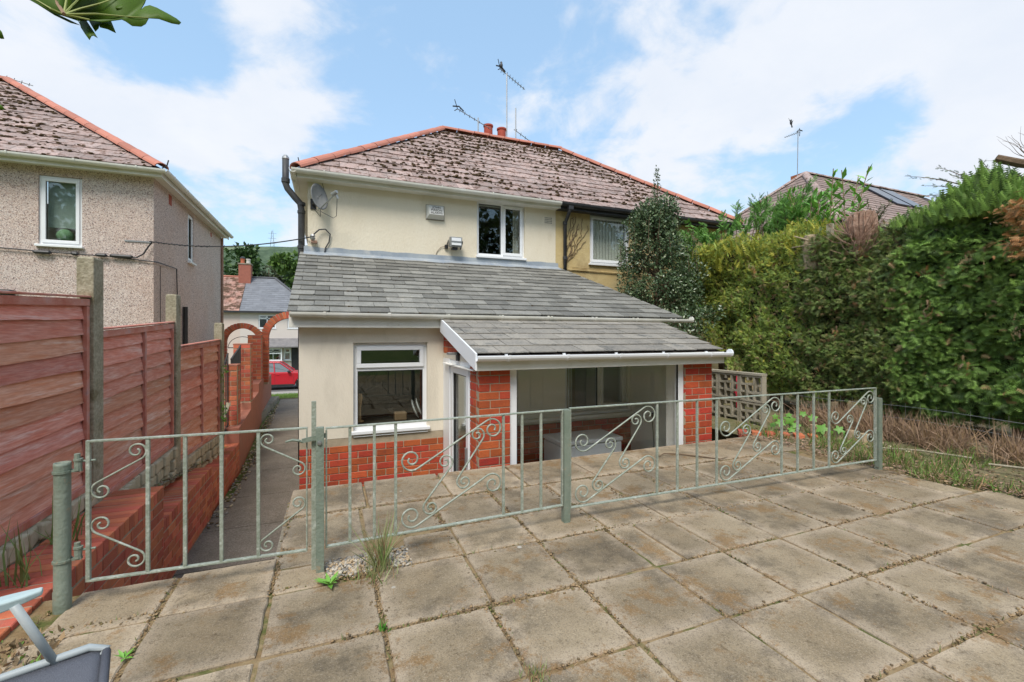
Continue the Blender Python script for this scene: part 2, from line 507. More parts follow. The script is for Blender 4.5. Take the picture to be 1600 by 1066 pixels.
class MB:
    def __init__(s):
        s.v, s.f = [], []

    def quad(s, a, b, c, d):
        i = len(s.v)
        s.v += [tuple(a), tuple(b), tuple(c), tuple(d)]
        s.f.append((i, i + 1, i + 2, i + 3))

    def poly(s, pts):
        i = len(s.v)
        s.v += [tuple(p) for p in pts]
        s.f.append(tuple(range(i, i + len(pts))))

    def box(s, x0, x1, y0, y1, z0, z1):
        i = len(s.v)
        s.v += [(x0, y0, z0), (x1, y0, z0), (x1, y1, z0), (x0, y1, z0), (x0, y0, z1), (x1, y0, z1), (x1, y1, z1), (x0, y1, z1)]
        s.f += [(i, i + 3, i + 2, i + 1), (i + 4, i + 5, i + 6, i + 7), (i, i + 1, i + 5, i + 4), (i + 1, i + 2, i + 6, i + 5),
                (i + 2, i + 3, i + 7, i + 6), (i + 3, i, i + 4, i + 7)]
        return s

    def obox(s, M, sx, sy, sz):
        i = len(s.v)
        for z in (-sz / 2, sz / 2):
            for x, y in ((-1, -1), (1, -1), (1, 1), (-1, 1)):
                s.v.append(tuple(M @ Vector((x * sx / 2, y * sy / 2, z))))
        s.f += [(i, i + 3, i + 2, i + 1), (i + 4, i + 5, i + 6, i + 7), (i, i + 1, i + 5, i + 4), (i + 1, i + 2, i + 6, i + 5),
                (i + 2, i + 3, i + 7, i + 6), (i + 3, i, i + 4, i + 7)]
        return s

    def prism(s, pts, d):
        """closed polygon pts (planar), extruded by vector d"""
        n = len(pts)
        i = len(s.v)
        d = Vector(d)
        s.v += [tuple(p) for p in pts] + [tuple(Vector(p) + d) for p in pts]
        s.f.append(tuple(range(i + n - 1, i - 1, -1)))
        s.f.append(tuple(range(i + n, i + 2 * n)))
        for k in range(n):
            s.f.append((i + k, i + (k + 1) % n, i + n + (k + 1) % n, i + n + k))
        return s

    def tube(s, pts, r, sides=6, caps=True):
        pts = [Vector(p) for p in pts]
        n = len(pts)
        rr = r if isinstance(r, (list, tuple)) else [r] * n
        i = len(s.v)
        prev = None
        for k, p in enumerate(pts):
            a = pts[max(0, k - 1)]
            b = pts[min(n - 1, k + 1)]
            t = (b - a).normalized()
            if prev is None:
                ref = Vector((0, 0, 1)) if abs(t.z) < 0.9 else Vector((1, 0, 0))
                u = t.cross(ref).normalized()
            else:
                u = (prev - t * prev.dot(t)).normalized()
            prev = u
            w = t.cross(u)
            for j in range(sides):
                a_ = 2 * PI * j / sides
                s.v.append(tuple(p + (u * math.cos(a_) + w * math.sin(a_)) * rr[k]))
        for k in range(n - 1):
            for j in range(sides):
                a, b = i + k * sides + j, i + k * sides + (j + 1) % sides
                s.f.append((a, b, b + sides, a + sides))
        if caps:
            s.f.append(tuple(range(i + sides - 1, i - 1, -1)))
            s.f.append(tuple(range(i + (n - 1) * sides, i + n * sides)))
        return s

    def lathe(s, prof, c, sides=16, axis='z'):
        i = len(s.v)
        for (r, h) in prof:
            for j in range(sides):
                a = 2 * PI * j / sides
                if axis == 'z':
                    s.v.append((c[0] + r * math.cos(a), c[1] + r * math.sin(a), c[2] + h))
                elif axis == 'y':
                    s.v.append((c[0] + r * math.cos(a), c[1] + h, c[2] + r * math.sin(a)))
                else:
                    s.v.append((c[0] + h, c[1] + r * math.cos(a), c[2] + r * math.sin(a)))
        for k in range(len(prof) - 1):
            for j in range(sides):
                a, b = i + k * sides + j, i + k * sides + (j + 1) % sides
                s.f.append((a, b, b + sides, a + sides))
        return s

    def sweep(s, prof, a, b, up=(0, 0, 1), closed=False):
        """profile [(o,z)] (o outward) swept from a to b; outward = dir x up"""
        a, b = Vector(a), Vector(b)
        d = (b - a).normalized()
        o = d.cross(Vector(up)).normalized()
        upv = Vector(up)
        i = len(s.v)
        n = len(prof)
        for base in (a, b):
            for (x, z) in prof:
                s.v.append(tuple(base + o * x + upv * z))
        rng = range(n) if closed else range(n - 1)
        for k in rng:
            k2 = (k + 1) % n
            s.f.append((i + k, i + k2, i + n + k2, i + n + k))
        if closed:
            s.f.append(tuple(range(i + n - 1, i - 1, -1)))
            s.f.append(tuple(range(i + n, i + 2 * n)))
        return s

    def mesh(s, name, m, smooth=False):
        me = bpy.data.meshes.new(name)
        me.from_pydata(s.v, [], s.f)
        bm = bmesh.new()
        bm.from_mesh(me)
        bmesh.ops.recalc_face_normals(bm, faces=bm.faces)
        bm.to_mesh(me)
        bm.free()
        me.materials.append(m)
        if smooth:
            me.shade_smooth()
        me.update()
        return me

    def build(s, name, m, parent=None, kind=None, smooth=False, bevel=0, label=None):
        me = s.mesh(name, m, smooth)
        o = link(name, me, parent, kind)
        if bevel:
            bv = o.modifiers.new('bevel', 'BEVEL')
            bv.width = bevel
            bv.segments = 2
            bv.limit_method = 'ANGLE'
            bv.harden_normals = False
        if label:
            o['label'] = label
        return o


def frame(o, ux, uy):
    ux = Vector(ux).normalized()
    uy = Vector(uy)
    uz = ux.cross(uy).normalized()
    uy = uz.cross(ux).normalized()
    M = Matrix.Identity(4)
    for i, v in enumerate((ux, uy, uz)):
        M[0][i], M[1][i], M[2][i] = v
    M[0][3], M[1][3], M[2][3] = o
    return M


_BC = {}


def bevel_box(sx, sy, sz, m, bev=0.004, rough=0.0, variant=0):
    k = (round(sx, 4), round(sy, 4), round(sz, 4), m.name, bev, variant)
    if k in _BC:
        return _BC[k]
    bm = bmesh.new()
    bmesh.ops.create_cube(bm, size=1)
    for v in bm.verts:
        v.co = Vector((v.co.x * sx, v.co.y * sy, v.co.z * sz))
        if rough:
            v.co += Vector([random.uniform(-rough, rough) for _ in range(3)])
    bmesh.ops.bevel(bm, geom=bm.edges[:], offset=bev, segments=1, affect='EDGES')
    me = bpy.data.meshes.new('piece')
    bm.to_mesh(me)
    bm.free()
    me.materials.append(m)
    _BC[k] = me
    return me


BL, BH, BD, JT = 0.2225, 0.078, 0.10, 0.010


def brick(parent, c, ux, L, m, H=BH, D=BD, name='brick', prot=0.0):
    ux = Vector(ux).normalized()
    me = bevel_box(L, D, H, m, 0.004, 0.0012, random.randint(0, 3))
    M = frame(Vector(c), ux, Vector((0, 0, 1)).cross(ux))
    return link(name, me, parent, M=M)


def brick_face(parent, P0, ux, nout, n, L, m=None, start=0, pitch=0.088, unit=0.2325, stag=0.5, clip=None):
    """courses of stretchers laid on a face; P0 lower left corner of the face"""
    m = m or M_brick
    P0, ux, nout = Vector(P0), Vector(ux).normalized(), Vector(nout).normalized()
    for i in range(n):
        z = (i + 0.5) * pitch
        x = 0.0
        first = True
        while x < L - 0.02:
            w = unit
            if first and (i + start) % 2:
                w = unit * stag
            first = False
            w = min(w, L - x)
            if L - x - w < 0.04:
                w = L - x
            c = P0 + ux * (x + w / 2) + Vector((0, 0, z)) - nout * (BD / 2 - 0.004 - random.uniform(-0.001, 0.001))
            if clip is None or clip(c):
                brick(parent, c, ux, w - JT, m)
            x += w


def wall_panel(mb, O, ux, nin, L, z0, z1, holes=(), th=0.25):
    O, ux, nin = Vector(O), Vector(ux), Vector(nin)
    xs = sorted({0.0, L, *[h[0] for h in holes], *[h[1] for h in holes]})
    zs = sorted({z0, z1, *[h[2] for h in holes], *[h[3] for h in holes]})

    def hole(a, b, c, d):
        return any(h[0] <= a + 1e-6 and h[1] >= b - 1e-6 and h[2] <= c + 1e-6 and h[3] >= d - 1e-6 for h in holes)
    up = Vector((0, 0, 1))

    def P(x, z, t):
        return O + ux * x + up * z + nin * t
    for i in range(len(xs) - 1):
        for j in range(len(zs) - 1):
            a, b, c, d = xs[i], xs[i + 1], zs[j], zs[j + 1]
            if hole(a, b, c, d):
                continue
            for t in (0, th):
                mb.quad(P(a, c, t), P(b, c, t), P(b, d, t), P(a, d, t))
    for (a, b, c, d) in list(holes) + [(0, L, z0, z1)]:
        mb.quad(P(a, c, 0), P(b, c, 0), P(b, c, th), P(a, c, th))
        mb.quad(P(a, d, 0), P(b, d, 0), P(b, d, th), P(a, d, th))
        mb.quad(P(a, c, 0), P(a, d, 0), P(a, d, th), P(a, c, th))
        mb.quad(P(b, c, 0), P(b, d, 0), P(b, d, th), P(b, c, th))


def ring(mb, F, x0, x1, z0, z1, w, y0, y1):
    """rectangular frame ring; F maps local (x along, y inward, z up) to world"""
    for (a, b, c, d) in ((x0, x1, z0, z0 + w), (x0, x1, z1 - w, z1), (x0, x0 + w, z0 + w, z1 - w), (x1 - w, x1, z0 + w, z1 - w)):
        mb.obox(F @ Matrix.Translation(((a + b) / 2, (y0 + y1) / 2, (c + d) / 2)), b - a, y1 - y0, d - c)


def window(parent, O, ux, nin, W, H, lights, m=None, sill=True, glass=None, name='window', fw=0.055, sillext=0.05):
    """lights: list of (x0,x1,z0,z1,opening) as fractions of the window"""
    m = m or M_upvc
    F = frame(Vector(O), ux, nin)          # local: x along, y inward, z = x cross y
    fb = MB()
    ring(fb, F, 0, W, 0, H, fw, 0.0, 0.07)
    xs = sorted({l[0] for l in lights} | {l[1] for l in lights})
    zs = sorted({l[2] for l in lights} | {l[3] for l in lights})
    for x in xs[1:-1]:
        fb.obox(F @ Matrix.Translation((x * W, 0.036, H / 2)), fw, 0.068, H - 2 * fw)
    for z in zs[1:-1]:
        fb.obox(F @ Matrix.Translation((W / 2, 0.035, z * H)), W - 2 * fw, 0.066, fw)
    fo = fb.build(name, m, parent, bevel=0.004)
    for (a, b, c, d, op) in lights:
        x0, x1 = a * W + (fw if a == 0 else fw / 2), b * W - (fw if b == 1 else fw / 2)
        z0, z1 = c * H + (fw if c == 0 else fw / 2), d * H - (fw if d == 1 else fw / 2)
        if op:
            sb = MB()
            ring(sb, F, x0 - 0.012, x1 + 0.012, z0 - 0.012, z1 + 0.012, 0.055, -0.022, 0.035)
            sb.build('sash', m, fo, bevel=0.005)
            x0, x1, z0, z1 = x0 + 0.035, x1 - 0.035, z0 + 0.035, z1 - 0.035
        gb = MB()
        ring(gb, F, x0 - 0.006, x1 + 0.006, z0 - 0.006, z1 + 0.006, 0.014, 0.004, 0.03)
        gb.build('gasket', M_black, fo)
        pb = MB()
        pb.obox(F @ Matrix.Translation(((x0 + x1) / 2, 0.03, (z0 + z1) / 2)), x1 - x0, 0.006, z1 - z0)
        pb.build('pane', glass or M_glass, fo)
    if sill:
        sb = MB()
        sb.obox(F @ Matrix.Translation((W / 2, -0.015, -0.022)), W + sillext * 2, 0.17, 0.044)
        sb.build('sill', m, fo, bevel=0.006)
    return fo


def gutter(parent, a, b, m, r=0.055, name='gutter', step=0.9, nb=None):
    a, b = Vector(a), Vector(b)
    g = MB()
    prof = []
    for k in range(9):
        t = PI + PI * k / 8
        prof.append((r * math.cos(t), r * math.sin(t)))
    prof = [(-r, 0.006), (-r, 0)] + prof[1:-1] + [(r, 0), (r, 0.006)]
    inner = [(x * 0.92, z * 0.92 + 0.002) for (x, z) in prof[::-1]]
    g.sweep(prof + inner, a, b, closed=True)
    o = g.build(name, m, parent)
    L = (b - a).length
    n = nb or max(2, int(L / step))
    d = (b - a).normalized()
    out = d.cross(Vector((0, 0, 1)))
    bb = MB()
    for k in range(n):
        c = a + d * (L * (k + 0.5) / n)
        p2 = [(x * 1.12, z * 1.12) for (x, z) in prof] + [(r * 1.12, 0.016), (r * 0.86, 0.016)]
        p3 = [(x * 1.02, z * 1.02) for (x, z) in prof[::-1]]
        q = MB()
        q.sweep(p2 + p3, c - d * 0.014, c + d * 0.014, closed=True)
        q.obox(frame(c - out * (r + 0.01) + Vector((0, 0, -0.01)), d, out), 0.03, 0.02, 0.07)
        q.build('gutter_bracket', m, o)
    return o


_TC = {}


def tile_mesh(w, l, t, m, v=0):
    k = (round(w, 3), round(l, 3), t, m.name, v)
    if k in _TC:
        return _TC[k]
    b = MB()
    j = [random.uniform(-0.006, 0.006) for _ in range(4)]
    c = random.random()
    x0, x1 = -w / 2, w / 2
    # lower edge slightly chipped, plan polygon
    if c < 0.3:
        pts = [(x0, j[0], 0), (x1 - 0.03, j[1], 0), (x1, 0.022, 0), (x1, l, 0), (x0, l, 0)]
    elif c < 0.45:
        pts = [(x0 + 0.02, j[0], 0), (x1, j[1], 0), (x1, l, 0), (x0, l, 0), (x0, 0.018, 0)]
    else:
        pts = [(x0, j[0], 0), (0, j[2], 0), (x1, j[1], 0), (x1, l, 0), (x0, l, 0)]
    b.prism(pts, (0, 0, t))
    me = b.mesh('piece', m)
    _TC[k] = me
    return me


def roof_tiles(parent, O, ux, us, x0f, x1f, nrows, e, w, t, m, name='roof_tile', jit=0.006, gap=0.006, shift=0.5, s0=0.0, splitx=None):
    """courses of slates on the plane (O, ux along the eave, us up the slope)"""
    ux, us = Vector(ux).normalized(), Vector(us).normalized()
    n = ux.cross(us).normalized()
    if n.z < 0:
        n = -n
    O = Vector(O)
    lst = []
    for i in range(nrows):
        s = s0 + i * e
        xa, xb = x0f(s + e * 0.5), x1f(s + e * 0.5)
        if xb - xa < 0.05:
            continue
        x = math.floor(xa / w) * w - (w * shift if i % 2 else 0)
        sag = 0.010 * math.sin(i * 1.7)
        while x < xb:
            a, b = max(x, xa), min(x + w, xb)
            if b - a > 0.05:
                full = abs((b - a) - w) < 1e-4
                wid = (b - a) - gap
                me = tile_mesh(w - gap, e * 1.22, t, m, random.randint(0, 5))
                tilt = -math.atan2(t * 1.12, e) + random.uniform(-0.012, 0.012)
                c = O + ux * ((a + b) / 2) + us * (s + random.uniform(-jit, jit)) + n * (t * 0.9 + 0.004 + random.uniform(0, 0.003))
                uy = us
                M = frame(c, ux, uy)
                if (M.to_3x3() @ Vector((0, 0, 1))).dot(n) < 0:
                    M = frame(c, -ux, uy)
                M = M @ Matrix.Rotation(tilt, 4, 'X') @ Matrix.Rotation(random.uniform(-0.012, 0.012), 4, 'Z') @ Matrix.Diagonal((wid / (w - gap), 1, 1, 1))
                p = parent
                if splitx is not None and c.x > splitx[0]:
                    p = splitx[1]
                lst.append((c, link(name, me, p, M=M)))
            x += w
    return lst


def ridge_run(parent, a, b, m, r=0.13, L=0.42, name='ridge_tile', squash=0.75):
    a, b = Vector(a), Vector(b)
    d = (b - a).normalized()
    n = int((b - a).length / (L * 0.96))
    L = (b - a).length / n
    k = ('ridge', round(L, 3), r, m.name)
    if k not in _TC:
        q = MB()
        pr = []
        for j in range(9):
            t = PI * j / 8
            pr.append((r * math.cos(t), r * squash * math.sin(t) - 0.02))
        inn = [(x * 0.86, z * 0.86 - 0.004) for x, z in pr[::-1]]
        q.sweep(pr + inn, (0, -L / 2 + 0.008, 0), (0, L / 2 - 0.008, 0), closed=True)
        # mortar bead at the joint
        _TC[k] = q.mesh('piece', m)
    for i in range(n):
        c = a + d * (L * (i + 0.5)) + Vector((0, 0, 0.02 + random.uniform(-0.004, 0.004)))
        up = Vector((0, 0, 1))
        side = d.cross(up).normalized()
        M = frame(c, side, d) @ Matrix.Rotation(random.uniform(-0.02, 0.03), 4, 'X')
        link(name, _TC[k], parent, M=M)


def np_mesh(name, V, F, mats, midx=None, parent=None, kind=None, smooth=False):
    me = bpy.data.meshes.new(name)
    V = np.asarray(V, dtype=np.float32)
    F = np.asarray(F, dtype=np.int32)
    me.vertices.add(len(V))
    me.vertices.foreach_set('co', V.ravel())
    me.loops.add(F.size)
    me.loops.foreach_set('vertex_index', F.ravel())
    me.polygons.add(len(F))
    me.polygons.foreach_set('loop_start', np.arange(0, F.size, F.shape[1], dtype=np.int32))
    me.polygons.foreach_set('loop_total', np.full(len(F), F.shape[1], dtype=np.int32))
    if midx is not None:
        me.polygons.foreach_set('material_index', np.asarray(midx, dtype=np.int32))
    for m in mats:
        me.materials.append(m)
    me.update(calc_edges=True)
    if smooth:
        me.shade_smooth()
    return link(name, me, parent, kind)


def t_fern(n=5, wid=0.34, droop=0.12):
    V, F = [], []

    def tri(a, b, c):
        i = len(V)
        V.extend([a, b, c])
        F.append((i, i + 1, i + 2))
    tri((0, -0.02, 0), (0, 0.02, 0), (1.0, 0, -droop))
    for k in range(n):
        x = 0.08 + 0.8 * k / n
        l = wid * (1 - 0.72 * k / n)
        z = -droop * x * x
        for sgn in (-1, 1):
            tri((x, 0, z), (x + 0.13, 0, z), (x + l * 0.85, sgn * l, z - 0.06))
    return np.array(V), np.array(F)


def t_leaf(w=0.32, fold=0.1):
    V = [(0, 0, 0), (0.4, w, fold), (1, 0, -0.06), (0.4, -w, fold), (0.45, 0, 0)]
    F = [(0, 4, 1), (4, 2, 1), (0, 3, 4), (4, 3, 2)]
    return np.array(V), np.array(F)


def t_blade(w=0.03, bend=0.35):
    V = [(0, -w, 0), (0, w, 0), (0.5, w * 0.8, bend * 0.25), (0.5, -w * 0.8, bend * 0.25), (1, 0, bend)]
    F = [(0, 1, 2), (0, 2, 3), (3, 2, 4)]
    return np.array(V), np.array(F)


def scatter(name, tmpl, P, D, L, mats, midx, parent=None, kind=None, roll=1.0, upv=(0, 0, 1.0)):
    """one mesh of many small leaf shapes: P positions, D directions, L lengths"""
    TV, TF = tmpl
    n = len(P)
    P = np.asarray(P, float)
    D = np.asarray(D, float)
    D /= np.linalg.norm(D, axis=1, keepdims=True) + 1e-9
    up = np.tile(np.array([upv], float), (n, 1)) + RNG.normal(0, roll, (n, 3))
    B = np.cross(up, D)
    B /= np.linalg.norm(B, axis=1, keepdims=True) + 1e-9
    N = np.cross(D, B)
    L = np.asarray(L, float).reshape(n, 1, 1)
    V = P[:, None, :] + L * (TV[None, :, 0:1] * D[:, None, :] + TV[None, :, 1:2] * B[:, None, :] + TV[None, :, 2:3] * N[:, None, :])
    F = TF[None, :, :] + (np.arange(n) * len(TV))[:, None, None]
    mi = np.repeat(np.asarray(midx), len(TF))
    return np_mesh(name, V.reshape(-1, 3), F.reshape(-1, 3), mats, mi, parent, kind)


def noise3(P, sc, seed=0.0):
    return np.array([noise.noise(Vector((p[0] * sc + seed, p[1] * sc, p[2] * sc))) for p in P])


def grid_mesh(name, xs, ys, zf, m, kind='structure', parent=None):
    V, F = [], []
    nx, ny = len(xs), len(ys)
    for y in ys:
        for x in xs:
            V.append((x, y, zf(x, y)))
    for j in range(ny - 1):
        for i in range(nx - 1):
            a = j * nx + i
            F.append((a, a + 1, a + nx + 1, a + nx))
    return np_mesh(name, V, F, [m], None, parent, kind, smooth=True)

# ================================================================== SETTING
def ground_z(x, y):
    pts = [(-60, 6), (-9, 1.6), (-3.5, -0.03), (4.3, -0.03), (4.44, -1.02), (9, -1.06), (19, -1.12), (23, -1.55), (25.5, -1.82), (60, -2.2), (120, -3), (900, 0)]
    for (a, za), (b, zb) in zip(pts, pts[1:]):
        if a <= y <= b:
            return za + (zb - za) * (y - a) / (b - a)
    return pts[0][1] if y < pts[0][0] else pts[-1][1]


def make_ground():
    ys = [-60, -30, -15, -9, -6, -3.5] + [y for y in (4.45, 5, 7, 9, 12, 15, 17, 19, 20, 21, 22, 23, 24, 25.5, 34, 45, 60, 120, 300, 900)]
    # one sheet, low in front of the house; the raised garden is a block of its own
    def zf(x, y):
        if -3.5 <= y <= 4.45:
            return -1.03 if y > -3.4 else -1.03
        if y < -3.5:
            return ground_z(x, y) - (0 if y <= -5 else 0)
        return ground_z(x, y)
    xs = [-900, -200, -60, -20, -8, -3, 0, 5, 12, 30, 80, 300, 900]
    grid_mesh('ground', xs, ys, zf, M_grass_flat)


make_ground()

# raised garden that the terrace lies on
mb = MB()
mb.box(-0.29, 5.55, -3.5, 4.36, -1.2, -0.011)
mb.box(-1.43, -0.29, -3.5, 3.12, -1.2, -0.011)
mb.box(5.55, 30, -3.5, 9.5, -1.2, -0.02)
mb.build('terrace_base', M_joint, kind='structure')
# rough verge along the hedge
ng = 46
grid_mesh('rough_verge', [5.3 + 3.2 * i / 30 for i in range(31)], [-3 + 9.5 * i / 60 for i in range(61)],
          lambda x, y: -0.012 + (0.0 if x < 5.45 else 0.10 * min(1, (x - 5.3) / 1.4)) * (0.6 + 0.9 * noise.noise(Vector((x * 1.7, y * 1.7, 3)))) +
          (0.02 * noise.noise(Vector((x * 9, y * 9, 0))) if x > 5.5 else 0), M_rough_ground)
# ground between the stepped wall and the fence
mb = MB()
ys = [-2.5, 3.0, 4.2, 5.1, 6.9, 8.6, 12, 19]
zs = [-0.04, -0.03, -0.06, -0.12, -0.36, -0.50, -0.75, -0.95]
for (a, b, za, zb) in zip(ys, ys[1:], zs, zs[1:]):
    mb.prism([(-1.76, a, -1.3), (-1.76, b, -1.3), (-1.76, b, zb), (-1.76, a, za)], (-1.2, 0, 0))
mb.build('side_strip', M_conc, kind='structure')
grid_mesh('side_soil', [-1.78 + 0.14 * i / 4 for i in range(5)] if False else [-1.98 + 0.34 * i / 6 for i in range(7)], [2.2 + 6.6 * i / 50 for i in range(51)],
          lambda x, y: float(np.interp(y, ys, zs)) + 0.015 + 0.015 * noise.noise(Vector((x * 9, y * 7, 1))), M_conc)

# path down the side of the house
def path_z(y):
    return float(np.interp(y, [4.9, 9, 15, 19, 21.5, 25], [-1.0, -1.03, -1.07, -1.11, -1.35, -1.72]))


mb = MB()
yy = [4.4, 5.35, 6.4, 7.6, 9.0, 11, 13.2, 15.4, 17.5, 19.3]
for k, (a, b) in enumerate(zip(yy, yy[1:])):
    xl0, xl1 = (-1.44 - max(0, a - 9) * 0.04, -1.44 - max(0, b - 9) * 0.04)
    xr = -0.28
    za, zb = path_z(a), path_z(b)
    g = 0.008
    mb.prism([(xl0 + (0.1 if a > 7 else 0), a + g, za + 0.02), (xr, a + g, za + 0.02), (xr, b - g, zb + 0.02), (xl1 + (0.1 if a > 7 else 0), b - g, zb + 0.02)], (0, 0, -0.06))
path = mb.build('path', M_path, kind='structure')
mb = MB()
mb.prism([(-1.9, 19.3, -1.10), (-0.3, 19.3, -1.10), (2.5, 25.3, -1.70), (0.2, 25.3, -1.70)], (0, 0, -0.05))
mb.build('path', M_path, kind='structure')
mb = MB()
mb.prism([(-30, 25.3, -1.72), (40, 25.3, -1.72), (40, 27.2, -1.74), (-30, 27.2, -1.74)], (0, 0, -0.1))
mb.box(-30, 40, 27.2, 27.34, -1.9, -1.73)
mb.build('pavement', M_pave, kind='structure')
mb = MB()
mb.box(-60, 60, 27.34, 33.2, -2.0, -1.85)
mb.build('road', M_road, kind='structure')
mb = MB()
mb.box(-60, 60, 33.2, 35.0, -2.0, -1.73)
mb.build('pavement', M_pave, kind='structure')

# steps from the gate down to the path (mostly hidden)
mb = MB()
for i in range(5):
    mb.box(-1.42, -0.30, 3.14 + 0.3 * i, 3.44 + 0.3 * i + 0.02, -1.2, -0.19 * (i + 1))
mb.build('garden_steps', M_path, kind='structure')
# retaining face under the slabs
mb = MB()
mb.box(-0.31, 5.4, 4.30, 4.40, -1.05, -0.055)
mb.box(-0.33, -0.25, 3.15, 4.3, -1.05, -0.055)
mb.build('terrace_retaining_wall', M_conc, kind='structure')

# ---- terrace flags: every slab is a piece of the terrace
terrace = link('terrace_paving', MB().box(-0.2, 0.6, 0.5, 4.2, -0.04, -0.0125).mesh('bed', M_joint), None, 'structure')
_SL = {}


def slab(x0, x1, y0, y1, z=0.0, th=0.045, tilt=0.003, pts=None, zr=0.0):
    w, d = x1 - x0, y1 - y0
    vs = random.randint(0, 3)
    k = (round(w, 2), round(d, 2), vs)
    if pts is None and k not in _SL:
        b = bmesh.new()
        n = 7
        ring_ = []
        for (ax, ay, bx, by) in ((-1, -1, 1, -1), (1, -1, 1, 1), (1, 1, -1, 1), (-1, 1, -1, -1)):
            for q in range(n):
                f = q / n
                x, y = ax + (bx - ax) * f, ay + (by - ay) * f
                j = 0.006 if q else 0.009
                ring_.append((x * w / 2 - math.copysign(random.uniform(0, j), x), y * d / 2 - math.copysign(random.uniform(0, j), y)))
        top = [b.verts.new((x * (1 - 0.012 / w), y * (1 - 0.012 / d), 0)) for x, y in ring_]
        mid = [b.verts.new((x, y, -0.007)) for x, y in ring_]
        bot = [b.verts.new((x, y, -th)) for x, y in ring_]
        b.faces.new(top)
        N_ = len(ring_)
        for q in range(N_):
            r_ = (q + 1) % N_
            b.faces.new((mid[q], mid[r_], top[r_], top[q]))
            b.faces.new((bot[q], bot[r_], mid[r_], mid[q]))
        me = bpy.data.meshes.new('slab')
        b.to_mesh(me)
        b.free()
        me.materials.append(M_flag)
        _SL[k] = me
    if pts is None:
        me = _SL[k]
        M = Matrix.Translation(((x0 + x1) / 2, (y0 + y1) / 2, z + random.uniform(-0.003, 0.003))) @ Matrix.Rotation(random.uniform(-tilt, tilt) * 2, 4, 'X') @ \
            Matrix.Rotation(random.uniform(-tilt, tilt) * 2, 4, 'Y') @ Matrix.Rotation(zr + random.uniform(-0.004, 0.004), 4, 'Z')
        return link('slab', me, terrace, M=M)
    c = Vector((sum(p[0] for p in pts) / len(pts), sum(p[1] for p in pts) / len(pts), z))
    q = MB()
    q.prism([(p[0] - c.x, p[1] - c.y, 0) for p in pts], (0, 0, -th))
    return link('slab', q.mesh('slab', M_flag), terrace, M=Matrix.Translation(c) @ Matrix.Rotation(random.uniform(-tilt, tilt), 4, 'X'))


XL = [-2.37, -1.84, -1.31, -0.805, -0.29, 0.24, 0.765, 1.305, 1.83, 2.345, 2.865, 3.41, 3.93, 4.46, 5.0, 5.52, 6.05]
YL = [-0.95, -0.42, 0.10, 0.625, 1.15, 1.67, 2.185]
G = 0.007
for i in range(len(XL) - 1):
    for j in range(len(YL) - 1):
        xm, ym = (XL[i] + XL[i + 1]) / 2, (YL[j] + YL[j + 1]) / 2
        yo = -0.012 * (xm - 0.7)
        if XL[i] < -1.0 and j > 3:
            continue
        if xm > 5.4 and ym > 1.5:
            continue
        # hairline split slabs as in the photograph
        slab(XL[i] + G, XL[i + 1] - G, YL[j] + yo + G, YL[j + 1] + yo - G, 0.0)
# row before the railing
row = [(-1.30, -0.805), (-0.805, -0.29), (-0.29, 0.24), (0.24, 0.79), (0.79, 1.305), (1.305, 1.83), (1.83, 2.06), (2.06, 2.37), (2.37, 2.865), (2.865, 3.41), (3.41, 3.93), (3.93, 4.46), (4.46, 5.0), (5.0, 5.3)]
for (a, b) in row:
    yo = -0.014 * ((a + b) / 2 - 0.7)
    if a < -1.0:
        slab(a + G, b - G, 2.2 + G, 2.69, 0.0)
    else:
        slab(a + G, b - G, 2.195 + yo + G, (2.70 if a < 0 else 2.75) + yo - G, 0.0)
# slabs beside and under the gate
slab(-1.25, -0.81, 2.71, 3.13, 0.0, zr=-0.02)
slab(-0.79, -0.30, 2.71, 3.13, 0.004)
slab(-0.29, -0.02, 2.72, 2.98, -0.004)
slab(0.46, 0.80, 2.77, 3.14, 0.0)
slab(0.81, 1.31, 2.76, 3.18, -0.002)
slab(1.325, 1.86, 2.745, 3.2, 0.0)
for (a, b) in [(1.875, 2.38), (2.395, 2.90), (2.915, 3.42), (3.435, 3.95), (3.965, 4.48), (4.495, 5.02), (5.03, 5.32)]:
    slab(a, b, 2.725 - 0.01 * a, 3.20 - 0.008 * a, 0.0)
for (a, b) in [(-0.30, 0.22), (0.235, 0.78), (0.795, 1.30), (1.32, 1.85), (1.87, 2.38), (2.40, 2.92), (2.935, 3.45), (3.47, 3.98), (4.0, 4.52), (4.535, 5.05)]:
    slab(a, b, 3.21 - 0.008 * a, 3.80 - 0.02 * a, -0.003)
for (a, b) in [(-0.31, 0.28), (0.295, 0.98), (0.995, 1.70), (1.715, 2.44), (2.455, 3.22), (3.235, 4.02), (4.035, 4.85), (4.865, 5.45)]:
    slab(a, b, 3.815 - 0.02 * a, 4.44, 0.006, 0.05, 0.002)
slab(-0.30, 0.22, 3.0, 3.2, -0.006)

# gravel patch behind the latch post
gs = []
P, D, L = [], [], []
peb = MB()
bm_v, bm_f = [], []
ico = bmesh.new()
bmesh.ops.create_icosphere(ico, subdivisions=1, radius=1)
IV = np.array([v.co[:] for v in ico.verts])
IF = np.array([[v.index for v in f.verts] for f in ico.faces])
ico.free()


def blobs_mesh(name, P, S, mats, mi, parent=None, kind=None, smooth=False):
    P = np.asarray(P, float)
    S = np.asarray(S, float)
    n = len(P)
    A = RNG.uniform(0, 2 * PI, n)
    c, s = np.cos(A), np.sin(A)
    V = IV[None] * S[:, None, :] * RNG.uniform(0.8, 1.2, (n, len(IV), 1))
    X = V[..., 0] * c[:, None] - V[..., 1] * s[:, None]
    Y = V[..., 0] * s[:, None] + V[..., 1] * c[:, None]
    V = np.stack([X, Y, V[..., 2]], -1) + P[:, None, :]
    F = IF[None] + (np.arange(n) * len(IV))[:, None, None]
    return np_mesh(name, V.reshape(-1, 3), F.reshape(-1, 3), mats, np.repeat(mi, len(IF)), parent, kind, smooth)


